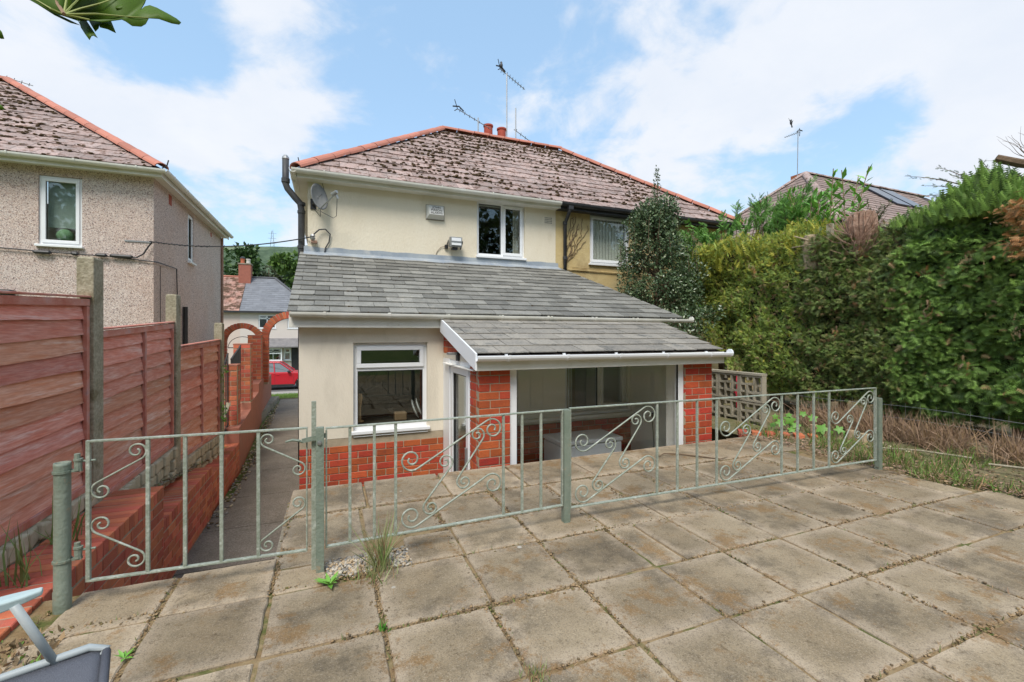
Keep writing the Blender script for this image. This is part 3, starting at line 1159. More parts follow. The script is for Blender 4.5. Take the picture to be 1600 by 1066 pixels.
gm = [mat('pebble_pale', (0.55, 0.5, 0.42), (0.42, 0.36, 0.28), 30), mat('pebble_grey', (0.30, 0.28, 0.25), (0.2, 0.18, 0.16), 30), mat('pebble_tan', (0.42, 0.30, 0.18), (0.5, 0.4, 0.27), 30)]
n = 900
px = RNG.uniform(-0.02, 0.47, n)
py = RNG.uniform(2.76, 3.0, n)
S = RNG.uniform(0.006, 0.014, (n, 3)) * np.array([1.2, 1, 0.7])
blobs_mesh('gravel', np.stack([px, py, RNG.uniform(-0.012, 0.002, n)], 1), S, gm, RNG.integers(0, 3, n), kind='stuff', smooth=True)
n = 500
py = RNG.uniform(6.5, 18, n)
px = -1.42 - np.maximum(0, py - 9) * 0.045 + RNG.uniform(-0.02, 0.16, n)
S = RNG.uniform(0.012, 0.03, (n, 3)) * np.array([1, 1, 0.6])
blobs_mesh('path_edge_rubble', np.stack([px, py, [path_z(y) + 0.03 for y in py]], 1), S, [gm[1], M_soil, M_rubble], RNG.integers(0, 3, n), kind='stuff')

# ---- hills far behind
M_hill = mat('wooded_hill', (0.055, 0.085, 0.05), (0.10, 0.14, 0.08), 0.12, 0.95, 1.0, 0.35, c3=(0.17, 0.21, 0.12), s3=0.02, t3=(0.5, 0.62), fine=(0.035, 0.06, 0.03), fscale=0.3, ffac=0.6)
grid_mesh('hills', [-700 + 14 * i for i in range(101)], [230 + 12 * i for i in range(26)],
          lambda x, y: (-3 + 71 * math.exp(-((y - 410) / 85) ** 2) * (1 + 0.10 * math.sin(x / 90.0 + 1.0) + 0.05 * noise.noise(Vector((x / 40, y / 40, 0)))) +
                        3.2 * noise.noise(Vector((x / 9, y / 9, 5)))), M_hill)

# pylon on the hill
t = thing('pylon', 'tiny lattice pylon standing on the wooded hill behind the houses', 'pylon', (-42, 400, 66))
mb = MB()
for sx in (-1, 1):
    for sy in (-1, 1):
        mb.tube([(-42 + 2 * sx, 400 + 2 * sy, 62), (-42 + 0.4 * sx, 400 + 0.4 * sy, 83)], 0.10, 4)
for z in range(64, 83, 4):
    w = 2 - 1.6 * (z - 62) / 21
    mb.tube([(-42 - w, 400 - w, z), (-42 + w, 400 - w, z + 4)], 0.07, 4)
mb.build('tower', M_galv, t)
for z in (73, 77, 81):
    MB().tube([(-45, 400, z), (-39, 400, z)], 0.10, 4).build('cross_arm', M_galv, t)

# bank of the garden behind the camera (seen only in the window panes)
lf = [leafm('bank_green', (0.05, 0.09, 0.02), (0.09, 0.13, 0.03)), leafm('bank_dark', (0.03, 0.055, 0.015), (0.05, 0.08, 0.02))]
n = 22000
P = np.stack([RNG.uniform(-22, 24, n), RNG.uniform(-19, -16, n), 1.5 + 10.5 * RNG.beta(1.2, 1.5, n)], 1)
P[:6000, 1] = RNG.uniform(-10, -9, 6000)
P[:6000, 2] = RNG.uniform(1.0, 3.2, 6000)
D = RNG.normal(0, 1, (n, 3)) + np.array([0, 0.8, 0.3])
scatter('rear_shrubbery', t_leaf(), P, D, RNG.uniform(0.4, 0.9, n), lf, RNG.integers(0, 2, n), kind='stuff')

# ================================================================== MAIN HOUSE
YX, YM, YP = 6.16, 8.57, 4.55          # faces of extension, main house, porch
XC, XB = -0.354, 4.5                   # left corner, boundary with the neighbour
house = thing('semi_detached_house', 'cream rendered semi-detached house with slate lean-to and brick porch', 'house', (2.0, 10.0, -1.0))
Z0 = -1.05

# main walls
mb = MB()
wall_panel(mb, (XC, YM, 0), (1, 0, 0), (0, 1, 0), XB - XC, Z0, 4.10, [(2.73 - XC, 3.78 - XC, 2.97, 4.09)])
mb.box(XC, XC + 0.25, YM + 0.25, 15.1, Z0, 4.10)
mb.box(XC + 0.25, XB, 14.85, 15.1, Z0, 4.10)
wall_main = mb.build('wall', M_cream_up, house)
# interior of bedroom and kitchen, so the panes look into real rooms
mb = MB()
mb.box(XC + 0.26, 4.45, 11.4, 11.5, 2.3, 4.1)
mb.box(XC + 0.26, 4.45, YM + 0.26, 11.4, 2.2, 2.3)
mb.box(XC + 0.26, 1.85, 8.3, 8.4, -1, 1.5)
mb.box(XC + 0.26, 4.45, YX + 0.26, 8.4, -1.02, -1.0)
mb.build('room_partition', M_dark, house)

window(house, (2.73, YM + 0.05, 2.975), (1, 0, 0), (0, 1, 0), 1.05, 1.11, [(0, 0.53, 0, 1, False), (0.53, 1, 0, 1, True)], sillext=0.02)
mb = MB()
for k in range(7):
    x = 3.60 + 0.02 * k
    mb.box(x, x + 0.012, YM + 0.22 + 0.01 * (k % 2), YM + 0.24 + 0.01 * (k % 2), 2.99, 4.05)
mb.build('curtain', M_inwall, house)

# hipped roof, shared plane split at the party line
EX0, EY, EZ = -0.56, 8.30, 4.16
RH, RD = 2.62, 3.4
pit = Vector((0, RD, RH)).normalized()
slope_len = math.hypot(RD, RH)
neigh = thing('semi_detached_house', 'ochre rendered neighbouring semi with black gutter behind the holly tree', 'house', (7.0, 10.0, -1.0))
EX1 = 9.7


def plane_of(mbx, pts, th=0.05):
    mbx.prism(pts, (0, 0, -th))


A = Vector((EX0, EY, EZ))
Rl, Rr = Vector((2.75, EY + RD, EZ + RH)), Vector((EX1 - RD, EY + RD, EZ + RH))
Bk = EY + 2 * RD
mid0, mid1 = Vector((XB, EY, EZ)), Vector((XB, EY + RD, EZ + RH))
mb = MB()
plane_of(mb, [A, mid0, mid1, Rl])
plane_of(mb, [A, Rl, Vector((EX0, Bk, EZ))])
plane_of(mb, [Vector((EX0, Bk, EZ)), Rl, mid1, Vector((XB, Bk, EZ))])
roof = mb.build('roof', M_tile_dark, house)
mb = MB()
plane_of(mb, [mid0, Vector((EX1, EY, EZ)), Rr, mid1])
plane_of(mb, [Vector((EX1, EY, EZ)), Vector((EX1, Bk, EZ)), Rr])
plane_of(mb, [Vector((XB, Bk, EZ)), mid1, Rr, Vector((EX1, Bk, EZ))])
roof_n = mb.build('roof', M_tile_dark, neigh)
hs = RD / slope_len
hsL = (2.75 - EX0) / slope_len
tiles = roof_tiles(roof, A + Vector((-EX0, 0, 0)), (1, 0, 0), pit, lambda s: EX0 + s * hsL + 0.02, lambda s: EX1 - s * hs - 0.02,
                   14, slope_len / 14, 0.325, 0.015, M_tile, jit=0.018, splitx=(XB, roof_n))
# moss lumps lying along the tile courses
P, S = [], []
for _ in range(2600):
    s = random.uniform(0.3, slope_len - 0.1)
    i = int(s / (slope_len / 14))
    s = i * slope_len / 14 + (random.uniform(-0.02, 0.05) if random.random() < 0.6 else random.uniform(0, slope_len / 14))
    x = random.uniform(EX0 + s * hsL + 0.1, EX1 - s * hs - 0.1)
    if noise.noise(Vector((x * 0.9, s * 0.9, 2.2))) + random.uniform(-0.45, 0.35) < 0.02:
        continue
    p = A + pit * s
    P.append((x, p.y - 0.012, p.z + 0.030))
    q = random.uniform(0.014, 0.042)
    S.append((q * random.uniform(1, 2.0), q, q * 0.55))
P, S = np.array(P), np.array(S)
lm = P[:, 0] < XB
blobs_mesh('moss', P[lm], S[lm], [M_moss], np.zeros(lm.sum(), int), roof, 'stuff', True)
blobs_mesh('moss', P[~lm], S[~lm], [M_moss], np.zeros((~lm).sum(), int), roof_n, 'stuff', True)
ridge_run(roof, A + Vector((0.02, 0.02, 0.02)), Rl + Vector((0, 0, 0.03)), M_ridge, L=0.46)
ridge_run(roof, Rl + Vector((0, 0, 0.04)), mid1 + Vector((0, 0, 0.04)), M_ridge, L=0.42)
ridge_run(roof_n, mid1 + Vector((0, 0, 0.04)), Rr + Vector((0, 0, 0.04)), M_ridge, L=0.42)
ridge_run(roof_n, Rr + Vector((0, 0, 0.03)), Vector((EX1, EY, EZ + 0.02)), M_ridge, L=0.46)
MB().tube([(EX0 + 0.1, EY + 0.06, EZ + 0.06), (EX0 + 0.07, EY + 0.0, EZ + 0.2)], 0.008, 5).build('hip_iron', M_black, roof)

# eaves: soffit, fascia, gutter
mb = MB()
mb.box(EX0 + 0.04, XB, EY + 0.06, YM + 0.3, 4.055, 4.07)
mb.box(EX0 + 0.04, XC + 0.3, YM + 0.3, Bk - 0.06, 4.055, 4.07)
mb.build('soffit', M_upvc_old, house)
mb = MB()
mb.box(EX0 + 0.05, XB, EY + 0.035, EY + 0.057, 4.04, 4.19)
mb.box(EX0 + 0.02, EX0 + 0.042, EY + 0.035, Bk - 0.04, 4.04, 4.19)
mb.build('fascia', M_upvc_old, house, bevel=0.003)
gutter(house, (EX0 - 0.03, EY - 0.03, EZ - 0.01), (XB - 0.03, EY - 0.03, EZ - 0.02), M_upvc_old, 0.06)
gutter(house, (EX0 - 0.005, Bk, EZ - 0.02), (EX0 - 0.005, EY - 0.08, EZ - 0.02), M_upvc_old, 0.06)

# black flue pipe on the side wall
mb = MB()
fx, fy = -0.46, 8.72
pts = [(fx, fy, Z0), (fx, fy, 3.58), (fx - 0.02, fy, 3.70), (fx - 0.10, fy, 3.79), (fx - 0.22, fy, 3.94), (fx - 0.25, fy, 4.02), (fx - 0.25, fy, 4.44)]
mb.tube(pts, 0.055, 14)
fl = mb.build('soil_pipe', M_flue, house, smooth=True)
for zc in (3.52, 3.66, 1.9, 2.9):
    MB().lathe([(0.056, 0), (0.066, 0.005), (0.066, 0.055), (0.056, 0.06)], (fx, fy, zc), 14).build('pipe_collar', M_flue, fl)
MB().lathe([(0.057, 0), (0.068, 0.01), (0.068, 0.08), (0.057, 0.09)], (fx - 0.25, fy, 4.03), 14).build('pipe_collar', M_flue, fl)
MB().lathe([(0.055, 0.0), (0.06, 0.01), (0.055, 0.04), (0.03, 0.075), (0.0, 0.08)], (fx - 0.25, fy, 4.44), 14).build('pipe_cowl', M_galv, fl)

# vent grille by the window
mb = MB()
for r_ in range(4):
    for c_ in range(6):
        mb.box(4.24 + c_ * 0.03, 4.256 + c_ * 0.03, YM - 0.006, YM - 0.003, 3.76 + r_ * 0.035, 3.78 + r_ * 0.035)
vg = MB().box(4.22, 4.43, YM - 0.005, YM + 0.01, 3.74, 3.91).build('air_brick', M_cream_up, house)
mb.build('vent_hole', M_black, vg)

# lead flashing at the foot of the main wall
mb = MB()
n = 60
for i in range(n):
    x0, x1 = XC - 0.06 + (4.62 - XC) * i / n, XC - 0.06 + (4.62 - XC) * (i + 1) / n
    t0 = 2.925 + 0.018 * noise.noise(Vector((x0 * 4, 0, 0)))
    t1 = 2.925 + 0.018 * noise.noise(Vector((x1 * 4, 0, 0)))
    mb.prism([(x0, YM - 0.012, 2.82), (x1, YM - 0.012, 2.82), (x1, YM - 0.010, t1), (x0, YM - 0.010, t0)], (0, 0.008, 0))
    mb.prism([(x0, YM - 0.20 + 0.01 * math.sin(x0 * 9), 2.748), (x1, YM - 0.20 + 0.01 * math.sin(x1 * 9), 2.748), (x1, YM - 0.012, 2.84), (x0, YM - 0.012, 2.84)], (0, 0, -0.006))
mb.build('flashing', M_lead, house)

# ---- extension
EXR = 5.28
ext_holes = [(0.285 - XC, 1.25 - XC, 0.10, 1.285)]
mb = MB()
wall_panel(mb, (XC, YX, 0), (1, 0, 0), (0, 1, 0), 1.83, 0.06, 1.52, ext_holes)
mb.box(XC, XC + 0.25, YX + 0.252, YM - 0.002, Z0, 1.52)
mb.box(1.477, 1.70, YX, YX + 0.25, Z0, 1.52)
mb.build('extension_wall', M_cream, house)
MB().box(4.80, EXR - 0.05, YX + 0.02, YX + 0.27, Z0, 1.48).build('extension_wall', M_cream, house)
MB().box(EXR - 0.3, EXR - 0.05, YX + 0.272, YM, Z0, 1.48).build('extension_wall', M_cream, house)
window(house, (0.285, YX + 0.06, 0.135), (1, 0, 0), (0, 1, 0), 0.965, 1.145, [(0, 1, 0, 0.70, False), (0, 1, 0.70, 1, True)], sillext=0.03)
# brick plinth under the cream wall
mb = MB()
mb.box(XC + 0.006, 1.47, YX + 0.003, YX + 0.25, Z0, 0.058)
pl = mb.build('brick_plinth', M_mortar, house)
brick_face(pl, (XC, YX, Z0 - 0.045), (1, 0, 0), (0, -1, 0), 12, 1.83, M_brick)
mb = MB()
mb.prism([(0.285, YX - 0.02, 0.06), (0.285, YX + 0.01, 0.06), (0.285, YX + 0.01, 0.075), (0.285, YX - 0.02, 0.07)], (0.965, 0, 0))
mb.build('sub_sill', M_upvc, house)

# lean-to slate roof: eave (Y 5.98, z 1.66) up to the flashing
Oe = Vector((0, 5.98, 1.655))
Te = Vector((0, 8.55, 2.80))
us = (Te - Oe).normalized()
Ls = (Te - Oe).length
xr_f = lambda s: 5.62 - 1.02 * s / Ls
mb = MB()
mb.prism([(XC - 0.08, Oe.y + 0.02, Oe.z - 0.01), (5.6, Oe.y + 0.02, Oe.z - 0.01), (4.58, Te.y, Te.z - 0.01), (XC - 0.08, Te.y, Te.z - 0.01)], (0, 0, -0.05))
lean = mb.build('lean_to_roof', M_tile_dark, house)
roof_tiles(lean, Oe, (1, 0, 0), us, lambda s: XC - 0.12, xr_f, 14, Ls / 14, 0.365, 0.014, M_slate, name='slate', jit=0.006, gap=0.005)
P = []
S = []
for _ in range(90):
    s = int(random.uniform(0, 14)) * Ls / 14
    x = random.uniform(XC, 4.5)
    p = Oe + us * s
    P.append((x, p.y, p.z + 0.022))
    q = random.uniform(0.008, 0.02)
    S.append((q * 1.3, q, q * 0.6))
blobs_mesh('moss', P, S, [M_moss], np.zeros(len(P), int), lean, 'stuff', True)
mb = MB()
mb.prism([(XC - 0.10, 5.99, 1.48), (XC - 0.10, 5.99, 1.63), (XC - 0.10, YX - 0.004, 1.63), (XC - 0.10, YX - 0.004, 1.48)], (5.58, 0, 0))
mb.build('fascia', M_upvc_old, house, bevel=0.003)
gutter(house, (-0.44, 5.93, 1.655), (5.72, 5.93, 1.64), M_upvc_old, 0.052, step=0.75)
MB().lathe([(0.0, 0), (0.056, 0), (0.056, -0.02), (0, -0.02)], (5.73, 5.93, 1.64), 10, 'x').build('gutter_end', M_upvc_old, house)

# ---- porch
PXL, PXR = 1.47, 4.75
ZPb = Z0
NC = 24

def pillar(x0, x1, y0, y1, zt, seed):
    core = MB().box(x0 + 0.005, x1 - 0.005, y0 + 0.004, y1 - 0.004, Z0, zt).build('brick_pillar', M_mortar, house)
    nc = int((zt - Z0) / 0.088)
    off = (zt - Z0) - nc * 0.088
    W = x1 - x0
    for i in range(nc):
        z = Z0 + off + (i + 0.5) * 0.088
        s = i % 2
        if W < 0.4:
            segs = [0.235, W - 0.235] if s else [W - 0.235, 0.235]
        else:
            segs = [W / 2, W / 2] if s else [W / 4, W / 2, W / 4]
        x = x0
        for w in segs:
            brick(core, (x + w / 2, y0 + BD / 2 - 0.002, z), (1, 0, 0), w - JT, M_brick)
            x += w
        for (xf, sg) in ((x0, 1), (x1, -1)):
            d = y1 - (y0 + BD)
            segs2 = [d] if s else [d / 2, d / 2]
            yv = y0 + BD
            for w in segs2:
                brick(core, (xf + sg * (BD / 2 - 0.002), yv + w / 2, z), (0, 1, 0), w - JT, M_brick)
                yv += w
    return core


pillar(PXL, PXL + 0.365, YP, YP + 0.32, 1.04, 0)
pillar(4.29, PXR, YP, YP + 0.32, 1.04, 1)
# brick gable above the door
g = MB()
g.prism([(PXL + 0.006, YX - 0.004, 1.14), (PXL + 0.006, 4.95, 1.14), (PXL + 0.006, YX - 0.004, 1.50)], (0.1, 0, 0))
gab = g.build('brick_gable', M_mortar, house)
for i in range(4):
    z = 1.18 + i * 0.088
    yend = YX - 0.01
    ystart = 5.0 + max(0, (z + 0.05 - 1.14)) / 0.36 * 1.16
    y = yend - (0.11 if i % 2 else 0)
    if i % 2:
        brick(gab, (PXL + 0.05, yend - 0.05, z), (0, 1, 0), 0.09, M_brick)
    while y - 0.2325 > ystart - 0.12:
        brick(gab, (PXL + 0.05, y - 0.116, z), (0, 1, 0), 0.2225, M_brick)
        y -= 0.2325
MB().box(PXL + 0.003, PXL + 0.11, 4.872, YX - 0.003, 1.072, 1.138).build('lintel', M_cream, house)
# porch door on the side face
DF = Vector((PXL + 0.012, 5.81, Z0 + 0.05))
dm = MB()
Fd = frame(DF, (0, -1, 0), (1, 0, 0))
ring(dm, Fd, 0, 0.935, 0, 2.07, 0.06, 0.0, 0.07)
door = dm.build('door_frame', M_upvc, house, bevel=0.005)
dm = MB()
ring(dm, Fd, 0.065, 0.87, 0.05, 2.005, 0.10, -0.012, 0.05)
dm.build('door', M_upvc, door, bevel=0.006)
dm = MB()
ring(dm, Fd, 0.158, 0.777, 0.143, 1.912, 0.018, 0.0, 0.03)
dm.build('gasket', M_black, door)
MB().obox(Fd @ Matrix.Translation((0.4675, 0.03, 1.03)), 0.60, 0.008, 1.76).build('pane', M_glass_dim, door)
MB().obox(Fd @ Matrix.Translation((0.84, -0.03, 0.98)), 0.02, 0.03, 0.22).build('door_handle', M_galv, door, bevel=0.005)
MB().box(PXL, PXL + 0.08, 5.815, YX - 0.002, Z0, 1.07).build('door_jamb', M_upvc, house, bevel=0.004)

# porch roof
Op = Vector((0, 4.43, 1.185))
Tp = Vector((0, 5.90, 1.575))
up_ = (Tp - Op).normalized()
Lp = (Tp - Op).length
mb = MB()
mb.prism([(1.43, Op.y + 0.02, Op.z - 0.008), (4.78, Op.y + 0.02, Op.z - 0.008), (5.0, 6.12, 1.60), (1.43, 6.12, 1.60)], (0, 0, -0.05))
pr = mb.build('porch_roof', M_tile_dark, house)
roof_tiles(pr, Op, (1, 0, 0), up_, lambda s: 1.40, lambda s: 4.80 + 0.17 * s, 6, Lp / 5.7, 0.335, 0.010, M_slate_porch, name='slate', jit=0.006, gap=0.008)
# barge board at the left verge
mb = MB()
mb.prism([(1.385, 4.40, 1.02), (1.385, 4.40, 1.20), (1.385, 5.99, 1.61), (1.385, 5.99, 1.43)], (0.022, 0, 0))
mb.build('barge_board', M_upvc, house, bevel=0.003)
mb = MB()
mb.box(1.41, 4.83, 4.425, 4.447, 1.015, 1.165)
mb.build('fascia', M_upvc_old, house, bevel=0.003)
mb = MB()
mb.box(1.47, 4.85, 4.447, YP + 0.1, 1.03, 1.04)
mb.build('soffit', M_upvc_old, house)
gutter(house, (1.39, 4.375, 1.165), (4.875, 4.375, 1.150), M_upvc, 0.05, step=0.62)
MB().lathe([(0.0, 0), (0.054, 0), (0.054, -0.02), (0, -0.02)], (4.885, 4.375, 1.15), 10, 'x').build('gutter_end', M_upvc, house)
# porch window between the pillars
window(house, (PXL + 0.37, YP + 0.035, Z0 + 0.1), (1, 0, 0), (0, 1, 0), 2.45, 2.05 + 0.0, [(0, 1, 0, 1, False)], sill=False, glass=M_glass_dim, name='porch_window', fw=0.085)
MB().box(4.272, 4.288, YP + 0.11, YP + 0.34, Z0, 0.998).build('reveal_lining', M_inwall, house)
MB().box(PXL + 0.37, 4.285, YP + 0.12, YP + 0.19, 1.152 - 0.145, 1.028).build('head_board', M_upvc, house)
# inside the porch
mb = MB()
wall_panel(mb, (1.70, YX, 0), (1, 0, 0), (0, 1, 0), 3.1, 0.03, 1.52, [(3.40 - 1.7, 4.58 - 1.7, 0.17, 1.12)])
wall_panel(mb, (1.95, YX, 0), (1, 0, 0), (0, 1, 0), 0.35, Z0, 0.03, [], 0.25)
mb.build('inner_wall', M_inwall, house)
iw = MB().box(2.32, 4.70, YX + 0.004, YX + 0.25, Z0, 0.028).build('inner_brick_wall', M_mortar, house)
brick_face(iw, (2.32, YX, Z0 + 0.02), (1, 0, 0), (0, -1, 0), 12, 2.38, M_brick, start=1)
MB().box(4.64, 4.74, YP + 0.33, YX - 0.002, Z0, 0.998).build('inner_side_wall', M_inwall, house)
MB().box(1.5, 4.7, YP + 0.3, YX - 0.01, Z0 - 0.02, Z0 + 0.02).build('porch_floor', M_pave, house)
MB().box(1.42, 4.7, 4.6, 6.0, 1.0, 1.012).build('porch_ceiling', M_inwall, house)
iwf = window(house, (3.40, YX + 0.04, 0.175), (1, 0, 0), (0, 1, 0), 1.18, 0.94, [(0, 0.55, 0, 1, False), (0.55, 1, 0, 1, True)], sillext=0.02)
MB().box(1.42 + 1.0, 4.6, YX - 0.12, YX - 0.002, 0.09, 0.125).build('shelf', M_inwall, house)
# blind strips
mb = MB()
for k in range(5):
    mb.box(3.42 + 0.045 * k, 3.45 + 0.045 * k, YX + 0.18, YX + 0.185, 0.2, 1.08)
mb.build('blind', M_inwall, house)
MB().box(1.98, 2.28, YX - 0.004, YX + 0.02, Z0 + 0.3, 0.85).build('inner_door_pane', M_black, house)

# ================================================================== chimney, neighbour, aerials
ch = MB().box(3.75, 5.35, 12.2, 12.9, 5.4, 7.16).build('chimney_stack', mat('chimney_brick', (0.32, 0.10, 0.06), (0.26, 0.09, 0.06), 8, 0.85), house)
for (x, y, zt, r_) in ((4.42, 12.75, 7.67, 0.14), (4.85, 12.75, 7.64, 0.14), (4.22, 13.15, 7.52, 0.13)):
    MB().lathe([(0.0, -0.4), (r_ * 0.92, -0.4), (r_ * 0.92, -0.05), (r_ * 1.06, -0.045), (r_ * 1.06, 0), (r_ * 0.86, 0), (r_ * 0.8, -0.2), (0, -0.2)], (x, y, zt), 18).build(
        'chimney_pot', mat('clay_pot', (0.42, 0.075, 0.045), (0.36, 0.07, 0.045), 6, 0.7), house, smooth=False)
MB().box(3.7, 5.4, 12.3, 13.4, 7.10, 7.2).build('chimney_cap', M_conc, house)


def aerial(name, label, base, top, boom_a, boom_b, nel, el, refl=True, group=None, ang=None):
    t = thing(name, label, 'aerial', base, group)
    MB().tube([base, top], 0.018, 6).build('mast', M_galv, t)
    a, b = Vector(boom_a), Vector(boom_b)
    MB().tube([a, b], 0.012, 5).build('boom', M_galv, t)
    d = (b - a).normalized()
    side = d.cross(Vector((0, 0, 1))).normalized()
    e = Vector((0, 0, 1)) * 0.75 + side * 0.65
    if ang == 'v':
        e = d.cross(side)
    for k in range(nel):
        p = a + (b - a) * ((k + 0.5) / nel)
        l = el * (1 - 0.45 * k / nel)
        MB().tube([p - e * l, p + e * l], 0.008, 4).build('element', M_black, t)
    if refl:
        q = MB()
        for sgn in (-1, 1):
            q.tube([a, a - d * 0.02 + side * 0.1 + Vector((0, 0, sgn * 0.16)) - d * 0.10], 0.012, 4)
        q.tube([a + d * 0.2 + Vector((0, 0, 0.04)), a + d * 0.05 + Vector((0, 0, 0.1)), a + Vector((0, 0, 0.0)) - d * 0.15], 0.02, 5)
        q.build('reflector', M_black, t)
    return t


a1 = aerial('tv_aerial', 'tall tv aerial mast above the two chimney pots, a bird perched on its boom', (5.02, 12.75, 7.3), (5.02, 12.75, 9.36), (4.80, 12.75, 9.46), (5.62, 12.75, 9.0), 9, 0.075)
aerial('tv_aerial', 'low horizontal tv aerial left of the red chimney pots', (4.02, 12.5, 7.0), (4.02, 12.5, 7.72), (3.40, 12.5, 7.86), (4.42, 12.5, 7.45), 7, 0.05)
t = aerial('tv_aerial', 'thin upright aerial rod right of the chimney with a short drooping boom', (5.42, 13.0, 7.0), (5.42, 13.0, 8.5), (5.36, 13.0, 7.82), (5.98, 13.0, 7.5), 4, 0.06, False)


def bird(label, c, flying=False):
    t = thing('bird', label, 'bird', c)
    x, y, z = c
    mb = MB()
    prof = [(0.0, -0.09), (0.02, -0.08), (0.045, -0.03), (0.05, 0.02), (0.035, 0.06), (0.03, 0.075), (0.032, 0.10), (0.018, 0.125), (0.0, 0.13)]
    mb.lathe(prof, (x, y, z + 0.10), 10)
    mb.build('body', M_black, t, smooth=True)
    MB().prism([(x + 0.02, y, z + 0.06), (x + 0.05, y, z + 0.05), (x + 0.10, y, z - 0.06), (x + 0.06, y, z - 0.07)], (0, 0.03, 0)).build('tail', M_black, t)
    MB().tube([(x - 0.02, y, z + 0.205), (x - 0.06, y, z + 0.2)], [0.01, 0.002], 5).build('beak', M_black, t)
    if flying:
        MB().poly([(x, y - 0.02, z + 0.12), (x - 0.05, y - 0.3, z + 0.2), (x + 0.07, y - 0.22, z + 0.16), (x + 0.05, y - 0.02, z + 0.09)]) or None
        q = MB()
        q.prism([(x - 0.02, y, z + 0.14), (x - 0.14, y, z + 0.26), (x - 0.06, y, z + 0.14), (x, y, z + 0.06)], (0, 0.01, 0))
        q.prism([(x + 0.02, y, z + 0.14), (x + 0.13, y, z + 0.22), (x + 0.07, y, z + 0.12), (x + 0.02, y, z + 0.06)], (0, 0.01, 0))
        q.build('wing', M_black, t)
    else:
        MB().tube([(x, y, z), (x, y, z + 0.05)], 0.004, 4).build('leg', M_black, t)


bird('dark bird perched on the end of the tall aerial', (4.84, 12.75, 9.46))
bird('small dark bird flying above the right hand roof aerial', (16.84, 12.2, 9.62), True)

# neighbour's walls, window, gutter
mb = MB()
wall_panel(mb, (XB + 0.002, YM + 0.004, 0), (1, 0, 0), (0, 1, 0), 4.88, Z0, 4.10, [(5.36 - XB, 6.44 - XB, 2.97, 4.09)])
mb.box(9.13, 9.38, YM + 0.26, 15.1, Z0, 4.10)
mb.build('wall', M_ochre, neigh)
MB().box(4.78, 9.1, 11.3, 11.4, 2.2, 4.1).build('room_partition', M_inwall, neigh)
window(neigh, (5.365, YM + 0.05, 2.975), (1, 0, 0), (0, 1, 0), 1.07, 1.1, [(0, 1, 0, 1, True)], sillext=0.04)
mb = MB()
for k in range(22):
    x = 5.45 + 0.042 * k
    mb.box(x, x + 0.034, YM + 0.14 + 0.008 * (k % 2), YM + 0.15 + 0.008 * (k % 2), 3.0, 4.05)
mb.build('net_curtain', M_inwall, neigh)
mb = MB()
mb.box(XB + 0.004, EX1 - 0.05, EY + 0.06, YM + 0.3, 4.055, 4.07)
mb.box(XB + 0.004, EX1 - 0.05, EY + 0.035, EY + 0.057, 4.03, 4.18)
mb.build('fascia', M_black, neigh)
gutter(neigh, (XB - 0.02, EY - 0.03, EZ - 0.02), (EX1 + 0.04, EY - 0.03, EZ - 0.03), M_black, 0.06)
mb = MB()
dx = 4.70
mb.tube([(dx - 0.02, EY - 0.03, 4.10), (dx - 0.02, EY - 0.03, 4.0), (dx, EY + 0.1, 3.9), (dx, YM - 0.06, 3.78), (dx, YM - 0.06, Z0)], 0.04, 10)
dp = mb.build('downpipe', M_black, neigh, smooth=True)
for z in (3.75, 3.0):
    MB().lathe([(0.041, 0), (0.05, 0.005), (0.05, 0.07), (0.041, 0.075)], (dx, YM - 0.06, z), 10).build('pipe_collar', M_black, dp)
MB().box(dx - 0.06, dx + 0.05, EY - 0.07, EY + 0.02, 4.02, 4.16).build('outlet', M_black, dp)
mb = MB()
mb.tube([(4.75, YM - 0.02, 2.80), (6.6, YM - 0.02, 2.78), (9.2, YM - 0.02, 2.77)], 0.012, 5)
mb.tube([(4.9, YM - 0.03, 2.86), (5.3, YM - 0.03, 2.85)], 0.008, 5)
mb.build('wall_pipe', M_ochre, neigh)
# bare creeper stems clinging by the downpipe
for k in range(9):
    mb = MB()
    x, z = 4.72 + random.uniform(-0.02, 0.1), 3.0 + random.uniform(-0.1, 0.3)
    p = [(x, YM - 0.012, z)]
    for q in range(14):
        x += random.uniform(-0.03, 0.075)
        z += random.uniform(0.0, 0.11)
        if z > 3.98:
            break
        p.append((x, YM - 0.010, z))
    mb.tube(p, 0.006, 4)
    if k == 0:
        cre = thing('creeper', 'bare brown creeper stems on the ochre wall beside the black downpipe', 'creeper', (4.75, YM, 3.0))
    mb.build('stem', M_bark, cre)

# ================================================================== LEFT HOUSE
lh = thing('pebbledash_house', 'pink pebbledash house with mossy red tiled hip roof at the left', 'house', (-6, 14, -1))
LX, LY, LZ = -3.26, 11.0, 4.62
mb = MB()
ld = 6.0
wall_panel(mb, (-11, LY, 0), (1, 0, 0), (0, 1, 0), 7.735, Z0, LZ - 0.06, [(6.0, 6.63, 3.06, 4.36)])
wall_panel(mb, (LX + 0.002, LY + 0.002, 0), (0, 1, 0), (-1, 0, 0), ld, Z0, LZ - 0.062, [(2.33, 2.83, 3.2, 4.42)], th=0.246)
mb.build('wall', M_pebble, lh)
MB().box(-11, LX - 0.3, LY + 2.6, LY + 2.7, 2, 4.4).build('room_partition', M_inwall, lh)
window(lh, (-5.0, LY + 0.03, 3.065), (1, 0, 0), (0, 1, 0), 0.63, 1.29, [(0, 1, 0, 1, True)], sillext=0.03)
window(lh, (LX - 0.03, LY + 2.335, 3.205), (0, 1, 0), (-1, 0, 0), 0.49, 1.21, [(0, 1, 0, 1, True)], sillext=0.02)
bl = MB().box(-4.93, -4.44, LY + 0.16, LY + 0.165, 3.42, 4.32).build('roller_blind', mat('pale_blind', (0.42, 0.50, 0.47), None), lh)
